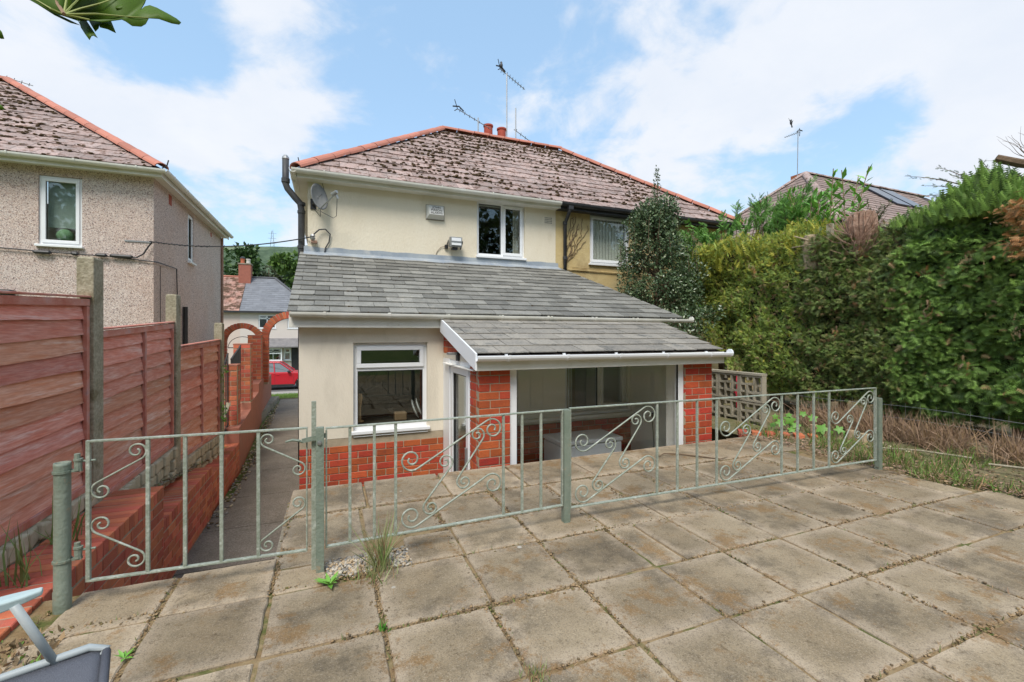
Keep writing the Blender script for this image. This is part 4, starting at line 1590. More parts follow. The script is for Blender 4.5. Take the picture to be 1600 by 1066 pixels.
pp = thing('potted_ornament', 'round green ornament on the sill inside the left house window', 'ornament', (-4.72, LY + 0.19, 3.12))
MB().lathe([(0, -0.13), (0.06, -0.12), (0.115, -0.06), (0.13, 0), (0.115, 0.06), (0.06, 0.12), (0, 0.13)], (-4.70, LY + 0.2, 3.28), 14).build('ball', mat('ornament_green', (0.25, 0.42, 0.24), None), pp, smooth=True)
MB().lathe([(0, 0), (0.05, 0), (0.06, 0.03), (0.02, 0.05)], (-4.70, LY + 0.2, 3.12), 10).build('foot', M_dark, pp)
# roof
lex = -3.02
le0 = Vector((lex, 10.70, LZ))
D_ = 3.55
Rz = 3.05 * D_ / 4.4
pitl = Vector((0, 4.4, 3.05)).normalized()
apex = Vector((lex - 4.4, 10.70 + 4.4, LZ + 3.05))
mb = MB()
plane_of(mb, [le0, apex, Vector((-14, apex.y, apex.z)), Vector((-14, le0.y, LZ))])
plane_of(mb, [le0, Vector((lex, 16.9, LZ)), Vector((lex - 4.4, 16.9 - 1.2, LZ + 3.05)), apex])
lroof = mb.build('roof', M_tile_dark, lh)
sl = math.hypot(4.4, 3.05)
roof_tiles(lroof, Vector((0, le0.y, LZ)), (1, 0, 0), pitl, lambda s: -8.6 + s * 0.0, lambda s: lex - s * 4.4 / sl - 0.02, 14, sl / 14, 0.33, 0.015, M_tile, jit=0.018)
P, S = [], []
for _ in range(900):
    s = random.uniform(0.1, sl - 0.1)
    i = int(s / (sl / 14))
    s = i * sl / 14 + (random.uniform(-0.02, 0.05) if random.random() < 0.6 else random.uniform(0, sl / 14))
    x = random.uniform(-8, lex - s * 4.4 / sl - 0.1)
    if noise.noise(Vector((x * 0.8, s * 0.8, 7))) + random.uniform(-0.4, 0.4) < 0.0:
        continue
    p = le0 + pitl * s
    P.append((x, p.y - 0.012, p.z + 0.030))
    q = random.uniform(0.014, 0.042)
    S.append((q * random.uniform(1, 2.0), q, q * 0.55))
blobs_mesh('moss', P, S, [M_moss], np.zeros(len(P), int), lroof, 'stuff', True)
ridge_run(lroof, le0 + Vector((-0.02, 0.02, 0.03)), apex + Vector((0, 0, 0.04)), M_ridge, L=0.47)
ridge_run(lroof, apex + Vector((0, 0, 0.04)), apex + Vector((-3, 0, 0.04)), M_ridge, L=0.47)
mb = MB()
mb.tube([(lex - 0.02, 10.72, LZ + 0.03), (lex + 0.08, 10.64, LZ + 0.07), (lex + 0.11, 10.62, LZ + 0.17)], 0.012, 5)
mb.build('hip_iron', M_black, lroof)
mb = MB()
mb.box(-14, lex - 0.04, 10.76, 11.0 - 0.003, LZ - 0.10, LZ - 0.085)
mb.box(LX + 0.003, lex - 0.04, 11.0, 17.1, LZ - 0.10, LZ - 0.085)
mb.box(-14, lex - 0.03, 10.735, 10.757, LZ - 0.14, LZ + 0.02)
mb.box(lex - 0.057, lex - 0.035, 10.76, 17.1, LZ - 0.14, LZ + 0.02)
mb.build('fascia', M_upvc_old, lh, bevel=0.003)
gutter(lh, (-14, 10.67, LZ - 0.01), (lex + 0.06, 10.67, LZ - 0.02), M_upvc_old, 0.06)
gutter(lh, (lex + 0.03, 10.64, LZ - 0.01), (lex + 0.03, 17.15, LZ - 0.02), M_upvc_old, 0.06)
M_ab = mat('red_air_brick', (0.35, 0.09, 0.06), None)
MB().box(LX - 0.01, LX + 0.006, 11.9, 12.1, 4.24, 4.46).build('air_brick', M_ab, lh)
MB().box(LX - 0.01, LX + 0.006, 15.6, 15.75, 4.28, 4.4).build('air_brick', M_ab, lh)
MB().tube([(LX + 0.04, 16.98, 4.5), (LX + 0.04, 16.98, Z0)], 0.035, 8).build('downpipe', M_bark_red, lh)
MB().tube([(LX + 0.06, 12.9, 2.05), (LX + 0.06, 12.9, Z0)], 0.05, 8).build('downpipe', M_black, lh)
MB().tube([(-7, 10.92, 2.15), (-5.35, 10.92, 2.15), (-5.29, 10.93, 2.13)], 0.055, 10).build('waste_pipe', M_black, lh, smooth=True)

aerial('tv_aerial', 'slanting tv aerial boom above the left house ridge', (-8.4, 15.5, 7.5), (-8.4, 15.5, 8.15), (-8.9, 15.5, 8.22), (-7.15, 15.5, 7.86), 12, 0.07, False, ang='v')

# cables along the left house
cb = thing('wall_cable', 'black cables with joint boxes running across the pebbledash wall', 'cable', (-4, 10.95, 2.9))
mb = MB()
mb.tube([(-7.5, 10.96, 3.05), (-6.2, 10.96, 2.98), (-5.5, 10.96, 2.955), (-4.84, 10.96, 2.925), (-4.0, 10.96, 2.90), (-3.6, 10.96, 2.87), (-3.24, 10.96, 2.84), (-3.22, 11.1, 2.85), (-3.22, 12.3, 2.88), (-3.22, 12.35, 2.3)], 0.012, 5)
mb.tube([(-3.9, 10.96, 2.92), (-3.52, 10.95, 2.90), (-3.40, 10.93, 2.98), (-3.33, 10.93, 3.12), (-3.27, 10.94, 3.22)], 0.014, 6)
mb.tube([(-3.235, 11.3, 2.8), (-3.235, 11.3, 2.0), (-3.235, 11.32, -1)], 0.006, 4)
mb.build('cable', M_black, cb)
for (x, w) in ((-4.9, 0.22), (-5.0, 0.1), (-4.45, 0.12), (-3.75, 0.36), (-4.06, 0.18)):
    MB().tube([(x - w / 2, 10.94, 2.915), (x - w / 2 + 0.03, 10.94, 2.915), (x + w / 2 - 0.03, 10.94, 2.912), (x + w / 2, 10.94, 2.912)], [0.015, 0.035, 0.035, 0.015], 8).build('joint_box', M_black, cb)
MB().box(-3.72, -3.28, 10.985, 10.998, 3.215, 3.245).build('bracket', M_galv, cb)
oc = thing('overhead_cable', 'twisted overhead cable strung between the left house and the cream house', 'cable', (-3.3, 10.9, 3.2))
p0, p1 = Vector((-3.3, 10.92, 3.235)), Vector((-0.27, 8.46, 3.08))
pts = []
for k in range(25):
    f = k / 24
    pts.append(p0.lerp(p1, f) + Vector((0, 0, -0.27 * 4 * f * (1 - f) * 0.5)))
MB().tube(pts, 0.011, 5).build('cable', M_black, oc)
tw = []
for k in range(60):
    f = k / 59 * 0.4
    q = p0.lerp(p1, f) + Vector((0, 0, -0.27 * 4 * f * (1 - f) * 0.5))
    tw.append(q + Vector((0, math.cos(k * 1.2) * 0.016, math.sin(k * 1.2) * 0.016)))
MB().tube(tw, 0.006, 4).build('wrap', M_black, oc)
MB().tube([p1, p1 + Vector((0.02, 0.02, 0.05)), p1 + Vector((0.1, 0.05, 0.14)), p1 + Vector((0.2, 0.06, 0.16)), p1 + Vector((0.28, 0.07, 0.08)), p1 + Vector((0.26, 0.08, -0.06)), p1 + Vector((0.2, 0.08, -0.17)), p1 + Vector((0.19, 0.09, -0.25))], 0.012, 6).build('loop', M_black, oc)
MB().lathe([(0, 0), (0.035, 0), (0.045, 0.03), (0.025, 0.045), (0.045, 0.06), (0.03, 0.09), (0, 0.09)], (p1.x, p1.y, p1.z - 0.05), 10).build('insulator', M_galv, oc)
MB().box(p1.x - 0.03, p1.x + 0.07, p1.y - 0.01, 8.57, p1.z - 0.1, p1.z - 0.06).build('bracket', M_bark_red, oc)

# ================================================================== wall fittings of the cream house
al = thing('alarm_box', 'white burglar alarm box with black lettering on the cream upper wall', 'alarm', (1.88, YM, 3.74))
mb = MB()
x0, x1, z0, z1 = 1.71, 2.06, 3.60, 3.875
f = [(x0 + 0.045, YM - 0.12, z0 + 0.075), (x1 - 0.03, YM - 0.12, z0 + 0.075), (x1 - 0.03, YM - 0.075, z1 - 0.02), (x0 + 0.045, YM - 0.075, z1 - 0.02)]
bk = [(x0, YM, z0), (x1, YM, z0), (x1, YM, z1), (x0, YM, z1)]
mb.poly(f)
for k in range(4):
    mb.quad(bk[k], bk[(k + 1) % 4], f[(k + 1) % 4], f[k])
mb.build('cover', mat('grey_white_plastic', (0.62, 0.62, 0.60), (0.56, 0.56, 0.53), 10, 0.5), al, bevel=0.006)
MB().box(x0 - 0.005, x1 + 0.005, YM - 0.012, YM - 0.001, z0 - 0.01, z1 + 0.005).build('back_plate', M_conc, al)
M_ink = mat('black_ink', (0.02, 0.02, 0.02), None)
ang = math.atan2(0.045, 0.18)


def text_obj(s, x, y, z, size, parent, rot, name='lettering'):
    cu = bpy.data.curves.new('t', 'FONT')
    cu.body = s
    cu.size = size
    cu.align_x = 'CENTER'
    cu.extrude = 0.001
    cu.offset = 0.0
    o = bpy.data.objects.new('t', cu)
    COL.objects.link(o)
    dg = bpy.context.evaluated_depsgraph_get()
    me = bpy.data.meshes.new_from_object(o.evaluated_get(dg))
    bpy.data.objects.remove(o)
    me.materials.clear()
    me.materials.append(M_ink)
    return link(name, me, parent, M=Matrix.Translation((x, y, z)) @ rot)


rot = Matrix.Rotation(R(90) - ang, 4, 'X')
cx = (x0 + x1) / 2 + 0.01
for s, zz in (('JOHN', 3.80), ('MASON', 3.745), ('ALARMS', 3.69)):
    yy_ = YM - 0.12 + (zz - (z0 + 0.075)) / (z1 - 0.02 - z0 - 0.075) * 0.045 - 0.003
    text_obj(s, cx, yy_, zz, 0.062, al, rot)

fl = thing('floodlight', 'silver halogen floodlight on the cream wall left of the upper window', 'floodlight', (2.25, YM, 3.15))
mb = MB()
mb.prism([(2.13, YM - 0.20, 3.07), (2.13, YM - 0.06, 3.09), (2.13, YM - 0.05, 3.20), (2.13, YM - 0.12, 3.27), (2.13, YM - 0.22, 3.26)], (0.24, 0, 0))
mb.build('housing', M_galv, fl, bevel=0.01)
MB().box(2.155, 2.345, YM - 0.228, YM - 0.222, 3.10, 3.24).build('lamp_glass', M_upvc, fl)
MB().box(2.155, 2.345, YM - 0.236, YM - 0.228, 3.155, 3.18).build('tube', M_galv, fl)
MB().box(2.19, 2.29, YM - 0.17, YM - 0.06, 3.03, 3.07).build('junction_box', M_black, fl)
mb = MB()
mb.prism([(2.10, YM - 0.16, 3.16), (2.10, YM - 0.003, 3.06), (2.10, YM - 0.003, 3.12), (2.10, YM - 0.16, 3.2)], (0.012, 0, 0))
mb.prism([(2.385, YM - 0.16, 3.16), (2.385, YM - 0.003, 3.06), (2.385, YM - 0.003, 3.12), (2.385, YM - 0.16, 3.2)], (0.012, 0, 0))
mb.box(2.07, 2.13, YM - 0.05, YM - 0.003, 3.06, 3.13)
mb.build('bracket', M_black, fl)
mb = MB()
mb.tube([(2.08, YM - 0.02, 3.1), (2.0, YM - 0.015, 3.08), (1.93, YM - 0.012, 3.0), (1.9, YM - 0.012, 2.93)], 0.005, 4)
mb.build('cable', M_bark, fl)

ds = thing('satellite_dish', 'grey mesh satellite dish fixed high on the left corner of the cream house', 'satellite dish', (-0.1, 8.5, 3.7))
mb = MB()
dc = Vector((-0.16, 8.34, 3.75))
ax = Vector((0.66, -0.72, 0.20)).normalized()
side = ax.cross(Vector((0, 0, 1))).normalized()
upd = side.cross(ax).normalized()
V = []
rings, seg = 6, 24
for k in range(rings + 1):
    rr = k / rings
    for j in range(seg):
        a_ = 2 * PI * j / seg
        V.append(tuple(dc + side * (0.175 * rr * math.cos(a_)) + upd * (0.235 * rr * math.sin(a_)) + ax * (0.05 * rr * rr - 0.05)))
for k in range(rings):
    for j in range(seg):
        a_, b_ = k * seg + j, k * seg + (j + 1) % seg
        mb.f.append((a_, b_, b_ + seg, a_ + seg))
mb.v = V
M_dish = mat('dish_grey', (0.19, 0.195, 0.195), (0.25, 0.25, 0.24), 6, 0.45, spec=0.4)
o = mb.build('dish', M_dish, ds, smooth=True)
sm = o.modifiers.new('solid', 'SOLIDIFY')
sm.thickness = 0.006
foot = dc - upd * 0.2 - ax * 0.02
lnb = dc + ax * 0.36 - upd * 0.10 + side * 0.02
MB().tube([foot - ax * 0.06, foot + ax * 0.02, lnb], 0.013, 8).build('arm', M_galv, ds)
mb = MB()
mb.tube([lnb - ax * 0.05 + Vector((0, 0, 0.02)), lnb + ax * 0.05 + Vector((0, 0, 0.04))], [0.035, 0.03], 10)
mb.tube([lnb + Vector((0.03, 0, 0)), lnb + Vector((0.05, 0, -0.06))], 0.022, 8)
mb.build('receiver', M_galv, ds)
mb = MB()
bk_ = dc - ax * 0.07 - upd * 0.06
mb.tube([bk_, bk_ - ax * 0.05], 0.03, 8)
mb.tube([bk_ - ax * 0.05, Vector((-0.27, YM - 0.02, bk_.z - 0.02))], 0.018, 8)
mb.box(-0.31, -0.22, YM - 0.02, YM - 0.002, bk_.z - 0.1, bk_.z + 0.08)
mb.build('wall_bracket', M_black, ds)
mb = MB()
mb.tube([lnb + Vector((0.04, 0, -0.06)), lnb + Vector((0.035, 0.01, -0.2)), lnb + Vector((0.03, 0.04, -0.34)), lnb + Vector((-0.02, 0.08, -0.37)), lnb + Vector((-0.2, 0.1, -0.28)), lnb + Vector((-0.32, 0.1, -0.24)), foot + Vector((0, 0.1, -0.12)), foot], 0.005, 4)
mb.tube([(-0.12, YM - 0.01, 4.05), (-0.1, YM - 0.012, 3.98), (-0.08, YM - 0.04, 3.9), tuple(dc)], 0.004, 4)
mb.build('cable', M_black, ds)

ll = thing('outside_light', 'small black outside light above the porch door', 'wall light', (PXL, 5.45, 1.12))
MB().box(PXL - 0.03, PXL - 0.001, 5.30, 5.38, 1.07, 1.18).build('bracket', M_black, ll, bevel=0.004)
MB().box(PXL - 0.14, PXL - 0.03, 5.31, 5.40, 1.145, 1.175).build('lamp_head', M_galv, ll, bevel=0.004)

# things seen inside the porch and kitchen
fz = thing('chest_freezer', 'white chest freezer under the inner porch window', 'freezer', (3.3, 5.6, Z0))
MB().box(2.95, 3.95, 5.45, 6.0, Z0 + 0.03, -0.16).build('body', M_upvc, fz, bevel=0.02)
MB().box(2.94, 3.96, 5.43, 6.01, -0.15, -0.09).build('lid', M_upvc, fz, bevel=0.015)
so = thing('wall_socket', 'white socket with a black plug and lead on the inner porch side wall', 'socket', (4.6, 5.5, 0.0))
MB().box(4.607, 4.619, 5.50, 5.60, 0.12, 0.21).build('plate', M_upvc, so)
MB().box(4.57, 4.607, 5.52, 5.57, 0.13, 0.19).build('plug', M_black, so, bevel=0.006)
MB().tube([(4.58, 5.545, 0.13), (4.585, 5.545, 0.0), (4.59, 5.53, -0.2), (4.59, 5.52, -0.5)], 0.005, 5).build('lead', M_black, so)
bx = thing('storage_box', 'bright blue plastic box on the porch floor by the left pillar', 'box', (2.0, 5.0, Z0))
MB().box(1.88, 2.14, 4.85, 5.15, Z0 + 0.03, -0.33).build('tub', mat('blue_plastic', (0.015, 0.06, 0.5), None, rough=0.4), bx, bevel=0.02)
MB().box(1.87, 2.15, 4.84, 5.16, -0.33, -0.30).build('lid', mat('blue_plastic', (0.015, 0.06, 0.5), None), bx, bevel=0.01)
ws = thing('wooden_spoon_rest', 'wooden utensil standing at the left end of the kitchen window sill', 'utensil', (0.36, 6.5, 0.2))
MB().lathe([(0, 0), (0.05, 0), (0.055, 0.015), (0.02, 0.03), (0.018, 0.2), (0.03, 0.27), (0.04, 0.33), (0.03, 0.38), (0, 0.39)], (0.38, 6.44, 0.2), 12).build('handle', mat('pine', (0.55, 0.33, 0.16), None), ws, smooth=True)
di = thing('kitchen_plates', 'white plates leaning at the right end of the kitchen window', 'plates', (1.15, 6.5, 0.2))
for k in range(2):
    q = MB()
    q.lathe([(0, 0), (0.09, 0.0), (0.14, 0.02), (0.14, 0.026), (0.09, 0.008), (0, 0.008)], (0, 0, 0), 20)
    o = link('plate', q.mesh('plate', M_upvc, True), di, M=Matrix.Translation((1.12 + 0.06 * k, 6.48, 0.32 + 0.02 * k)) @ Matrix.Rotation(R(68), 4, 'Y') @ Matrix.Rotation(0.2, 4, 'X'))
MB().box(0.85, 1.02, 6.46, 6.60, 0.17, 0.29).build('dish', mat('brown_pot', (0.30, 0.2, 0.12), None), di, bevel=0.02)
MB().box(XC + 0.28, 1.8, 6.42, 7.0, 0.10, 0.16).build('worktop', M_dark, house)

# ================================================================== houses across the street
far = thing('terraced_house', 'white house with smooth grey slate roof across the street', 'house', (-3.5, 44, -1.9))
far2 = thing('terraced_house', 'cream house with mossy red roof next to the grey roofed house', 'house', (-9, 44, -1.9))
M_white = mat('white_render', (0.62, 0.55, 0.50), (0.58, 0.52, 0.48), 1, 0.85)
FY = 41.0
bx0 = -6.57
M_fslate = mat('far_slate', (0.17, 0.175, 0.19), (0.20, 0.205, 0.22), 2, 0.6, rand=0.1)
mb = MB()
ez, fe = 3.2, 40.7
wins = [(-5.30, -4.05, 1.85, 2.95), (-3.2, -2.0, 1.85, 2.95)]
gwins = [(-4.75, -3.75, -0.75, 0.25)]
wall_panel(mb, (bx0, FY, 0), (1, 0, 0), (0, 1, 0), 5.5, -2.0, 3.2, [(a - bx0, b - bx0, c, d) for a, b, c, d in wins + gwins])
mb.box(-1.3, -1.07, FY + 0.26, 47.5, -2, 3.2)
mb.build('wall', M_white, far)
MB().box(-6.4, -1.4, 43, 43.1, -2, 3.2).build('room_partition', M_dark, far)
for a, b, c, d in wins + gwins:
    window(far, (a, FY + 0.06, c), (1, 0, 0), (0, 1, 0), b - a, d - c, [(0, 0.5, 0, 0.72, False), (0, 0.5, 0.72, 1, True), (0.5, 1, 0, 1, False)], fw=0.09)
fr = MB()
hipx = -0.95
plane_of(fr, [(bx0, fe, ez), (hipx, fe, ez), (hipx - 3.5, fe + 3.7, 6.25), (bx0, fe + 3.7, 6.25)])
plane_of(fr, [(hipx, fe, ez), (hipx, 48, ez), (hipx - 3.5, fe + 3.7, 6.25)])
frr = fr.build('roof', M_fslate, far)
q = Vector((0, 3.7, 3.05))
L_ = q.length
roof_tiles(frr, (0, fe, ez), (1, 0, 0), q.normalized(), lambda s: bx0, lambda s: hipx - 3.5 * s / L_, 17, L_ / 17, 0.5, 0.012, M_fslate, shift=0.5)
mb = MB()
mb.tube([(hipx, fe, ez + 0.06), (hipx - 3.5, fe + 3.7, 6.32)], 0.09, 6)
mb.tube([(bx0, fe + 3.7, 6.30), (hipx - 3.5, fe + 3.7, 6.32)], 0.09, 6)
mb.build('ridge', mat('far_ridge', (0.10, 0.10, 0.11), None), frr)
MB().box(bx0, hipx, fe - 0.1, fe, ez - 0.12, ez + 0.03).build('gutter', M_black, far)
# canopy over the bay
mb = MB()
mb.prism([(-4.9, FY - 1.0, 0.40), (-0.8, FY - 1.0, 0.40), (-0.8, FY, 1.05), (-4.9, FY, 1.05)], (0, 0, -0.08))
mb.build('canopy', mat('canopy_slate', (0.23, 0.215, 0.21), (0.17, 0.16, 0.16), 3), far)
MB().box(-4.7, -3.5, FY - 0.7, FY - 0.003, -2.0, -0.75).build('bay', M_white, far)
window(far, (-4.7, FY - 0.66, -0.75), (1, 0, 0), (0, 1, 0), 1.15, 1.0, [(0, 1, 0, 0.6, False), (0, 1, 0.6, 1, False)], fw=0.09)
MB().box(-2.9, -2.0, FY - 0.05, FY - 0.003, -2.0, 0.3).build('front_door', M_black, far)
window(far, (-3.45, FY - 0.05, -0.75), (1, 0, 0), (0, 1, 0), 0.5, 1.0, [(0, 1, 0, 0.6, False), (0, 1, 0.6, 1, True)], fw=0.09)
cs = MB().box(bx0 - 0.55, bx0 + 0.35, 43.7, 44.6, 5.6, 7.3).build('chimney', mat('far_brick', (0.34, 0.12, 0.08), (0.28, 0.10, 0.07), 6), far)
MB().box(bx0 - 0.6, bx0 + 0.4, 43.65, 44.65, 7.3, 7.4).build('chimney_cap', M_conc, cs)
for x, c_ in ((bx0 - 0.3, (0.42, 0.12, 0.06)), (bx0 + 0.12, (0.5, 0.47, 0.42))):
    MB().lathe([(0, 0), (0.17, 0), (0.15, 0.3), (0.18, 0.33), (0.18, 0.42), (0, 0.42)], (x, 44.1, 7.4), 12).build('chimney_pot', mat('pot%d' % int(c_[1] * 100), c_, None), cs)
MB().lathe([(0, 0.42), (0.2, 0.42), (0.2, 0.5), (0.1, 0.6), (0, 0.62)], (bx0 - 0.3, 44.1, 7.4), 10).build('cowl', M_black, cs)

mb = MB()
wall_panel(mb, (-13, FY + 0.002, 0), (1, 0, 0), (0, 1, 0), 13 + bx0 - 0.002, -2.0, 3.2, [])
mb.build('wall', mat('peach_render', (0.60, 0.48, 0.42), None), far2)
fr = MB()
plane_of(fr, [(-14, fe, ez), (bx0 - 0.002, fe, ez), (bx0 - 0.002, fe + 3.7, 6.25), (-14, fe + 3.7, 6.25)])
f2 = fr.build('roof', M_tile_dark, far2)
roof_tiles(f2, (0, fe, ez), (1, 0, 0), q.normalized(), lambda s: -9.6, lambda s: bx0 - 0.02, 17, L_ / 17, 0.4, 0.02, mat('far_mossy_tile', (0.42, 0.22, 0.17), (0.36, 0.24, 0.2), 2, 0.9, rand=0.2, c3=(0.12, 0.07, 0.045), s3=2.2, t3=(0.45, 0.55)), shift=0.5)
MB().tube([(-14, fe + 3.7, 6.3), (bx0 - 0.02, fe + 3.7, 6.3)], 0.1, 6).build('ridge', M_ridge, f2)
MB().box(-14, bx0 - 0.005, fe - 0.1, fe, ez - 0.12, ez + 0.03).build('gutter', M_black, far2)

# right hand house beyond the hedge
rh = thing('hip_roofed_house', 'distant house with hipped brown tiled roof rising above the hedge', 'house', (18, 11, 0))
ax_, ay_, az_ = 16.93, 11.7, 7.55
ez2 = 4.6
c0 = [(13.5, 8.3, ez2), (13.5, 15.1, ez2), (27, 15.1, ez2), (27, 8.3, ez2)]
ap = (ax_, ay_, az_)
ap2 = (25, ay_, az_)
mb = MB()
plane_of(mb, [c0[0], ap, c0[1]])
plane_of(mb, [c0[0], c0[3], ap2, ap])
plane_of(mb, [c0[1], ap, ap2, c0[2]])
rr_ = mb.build('roof', M_tile_dark, rh)
M_t2 = mat('brown_concrete_tile', (0.30, 0.215, 0.185), (0.24, 0.185, 0.165), 4, 0.85, 0.5, 45, rand=0.2, c3=(0.14, 0.10, 0.075), s3=5, t3=(0.55, 0.68))
s1 = Vector((ax_ - 13.5, 0, az_ - ez2))
L1 = s1.length
roof_tiles(rr_, (13.5, 0, ez2), (0, 1, 0), s1.normalized(), lambda s: 8.3 + 3.4 * s / L1, lambda s: 15.1 - 3.4 * s / L1, 18, L1 / 18, 0.34, 0.014, M_t2)
s2 = Vector((0, ay_ - 8.3, az_ - ez2))
L2 = s2.length
roof_tiles(rr_, (0, 8.3, ez2), (1, 0, 0), s2.normalized(), lambda s: 13.5 + 3.43 * s / L2, lambda s: 24.0, 18, L2 / 18, 0.6, 0.014, M_t2)
ridge_run(rr_, c0[0], ap, M_tile, L=0.42)
ridge_run(rr_, c0[1], ap, M_tile, L=0.42)
ridge_run(rr_, ap, ap2, M_tile, L=0.45)
mb = MB()
mb.box(13.8, 26.7, 8.6, 14.8, -1, ez2 - 0.06)
mb.build('wall', M_ochre, rh)
MB().box(17.5, 18.3, 12.1, 12.7, 6.5, 7.85).build('chimney', mat('far_brick_orange', (0.42, 0.14, 0.06), (0.35, 0.12, 0.06), 6), rh)
MB().lathe([(0, 0), (0.12, 0), (0.12, 0.25), (0, 0.25)], (18.6, 12.1, 7.5), 10).build('flue', M_galv, rh)
# solar panel tubes
mb = MB()
for k in range(2):
    b_ = Vector((20.2 + k * 1.1, 8.3 + 1.9, ez2 + 1.65 + 0.1))
    mb.obox(frame(b_ + s2.normalized() * 0.7, (1, 0, 0), s2), 0.9, 1.6, 0.05)
mb.build('solar_panel', mat('panel', (0.03, 0.035, 0.05), None, rough=0.2, spec=0.6), rh)
aerial('tv_aerial', 'tv aerial on a tall mast above the right hand roof', (17.2, 12.2, 7.6), (17.24, 12.2, 9.5), (17.35, 12.2, 9.45), (16.47, 12.2, 9.08), 9, 0.06, True)

# ================================================================== red car in the street
car = thing('parked_car', 'red car parked in the street beyond the path', 'car', (-2.7, 30, -1.85))
CX0, CX1, CY0, CY1, CZ = -4.95, -0.55, 29.1, 30.9, -1.85
M_red = mat('red_car_paint', (0.50, 0.015, 0.03), None, rough=0.25, spec=0.6)
M_tyre = mat('tyre', (0.02, 0.02, 0.02), None, rough=0.8)
wx = (CX0 + 0.85, CX1 - 0.95)
body = [(CX0, 0.55), (CX0 + 0.05, 0.95), (CX0 + 0.35, 1.05), (CX1 - 1.55, 1.02), (CX1 - 0.5, 0.95), (CX1 - 0.1, 0.80), (CX1, 0.55), (CX1 - 0.05, 0.28)]
low = []
for w in (wx[1], wx[0]):
    low.append((w + 0.38, 0.26))
    for k in range(1, 8):
        a_ = PI * k / 8
        low.append((w + 0.38 * math.cos(a_), 0.30 + 0.38 * math.sin(a_)))
    low.append((w - 0.38, 0.26))
low.append((CX0 + 0.05, 0.3))
mb = MB()
mb.prism([(x, CY0, CZ + z) for x, z in body + low], (0, CY1 - CY0, 0))
cbody = mb.build('body', M_red, car, bevel=0.05)
mb = MB()
gh0 = [(CX0 + 0.25, 1.04), (CX0 + 0.75, 1.50), (CX0 + 1.2, 1.58), (CX0 + 2.2, 1.56), (CX1 - 1.5, 1.03)]
mb.v = [(x, CY0 + 0.10 + (0.16 if z > 1.2 else 0), CZ + z) for x, z in gh0] + [(x, CY1 - 0.10 - (0.16 if z > 1.2 else 0), CZ + z) for x, z in gh0]
mb.f = [(0, 1, 2, 3, 4), (9, 8, 7, 6, 5)] + [(k, (k + 1) % 5, (k + 1) % 5 + 5, k + 5) for k in range(5)]
mb.build('windows', mat('car_glass', (0.16, 0.18, 0.19), None, rough=0.08, spec=0.8), car)
mb = MB()
for side_y in (CY0 + 0.085, CY1 - 0.085):
    sg = 1 if side_y < 30 else -1
    P_ = lambda x, z: (x, side_y + sg * (0.16 * (z - 1.04) / 0.5), CZ + z)
    for a_, b_ in (((CX0 + 0.25, 1.04), (CX0 + 0.78, 1.52)), ((CX0 + 0.78, 1.52), (CX0 + 1.2, 1.59)), ((CX0 + 1.2, 1.59), (CX0 + 2.25, 1.57)), ((CX0 + 2.25, 1.57), (CX1 - 1.45, 1.04)),
                   ((CX0 + 1.05, 1.04), (CX0 + 1.15, 1.55)), ((CX0 + 2.0, 1.04), (CX0 + 1.95, 1.55))):
        mb.tube([P_(*a_), P_(*b_)], 0.035, 5)
mb.box(CX0 + 0.85, CX0 + 2.2, CY0 + 0.3, CY1 - 0.3, CZ + 1.565, CZ + 1.60)
mb.build('pillars', M_red, car)
for w in wx:
    for y in (CY0 + 0.02, CY1 - 0.22):
        wh = MB().lathe([(0.18, 0), (0.32, 0.0), (0.335, 0.03), (0.335, 0.17), (0.32, 0.2), (0.18, 0.2)], (w, y, CZ + 0.335), 24, 'y').build('wheel', M_tyre, car)
        MB().lathe([(0, 0.02), (0.06, 0.015), (0.19, 0.03), (0.20, 0.01), (0.20, 0.19), (0, 0.19)], (w, y, CZ + 0.335), 12, 'y').build('rim', M_galv, wh)
for y in (CY0 - 0.16, CY1 + 0.02):
    MB().box(CX1 - 1.72, CX1 - 1.56, y, y + 0.15, CZ + 1.0, CZ + 1.13).build('wing_mirror', M_black, car, bevel=0.03)
MB().box(CX0 + 1.25, CX1 - 1.4, CY0 - 0.012, CY0 + 0.02, CZ + 0.2, CZ + 0.33).build('sill_trim', M_black, car)
for xx in (CX0 + 1.05, CX0 + 2.02, CX0 + 3.0):
    MB().box(xx, xx + 0.012, CY0 - 0.004, CY0 + 0.01, CZ + 0.36, CZ + 1.0).build('door_gap', M_black, car)
for xx in (CX0 + 1.1, CX0 + 2.1):
    MB().box(xx, xx + 0.16, CY0 - 0.03, CY0, CZ + 0.87, CZ + 0.9).build('door_handle', M_red, car, bevel=0.01)
MB().box(CX1 - 0.45, CX1 - 0.08, CY0 - 0.01, CY0 + 0.3, CZ + 0.66, CZ + 0.80).build('headlight', M_upvc, car, bevel=0.03)

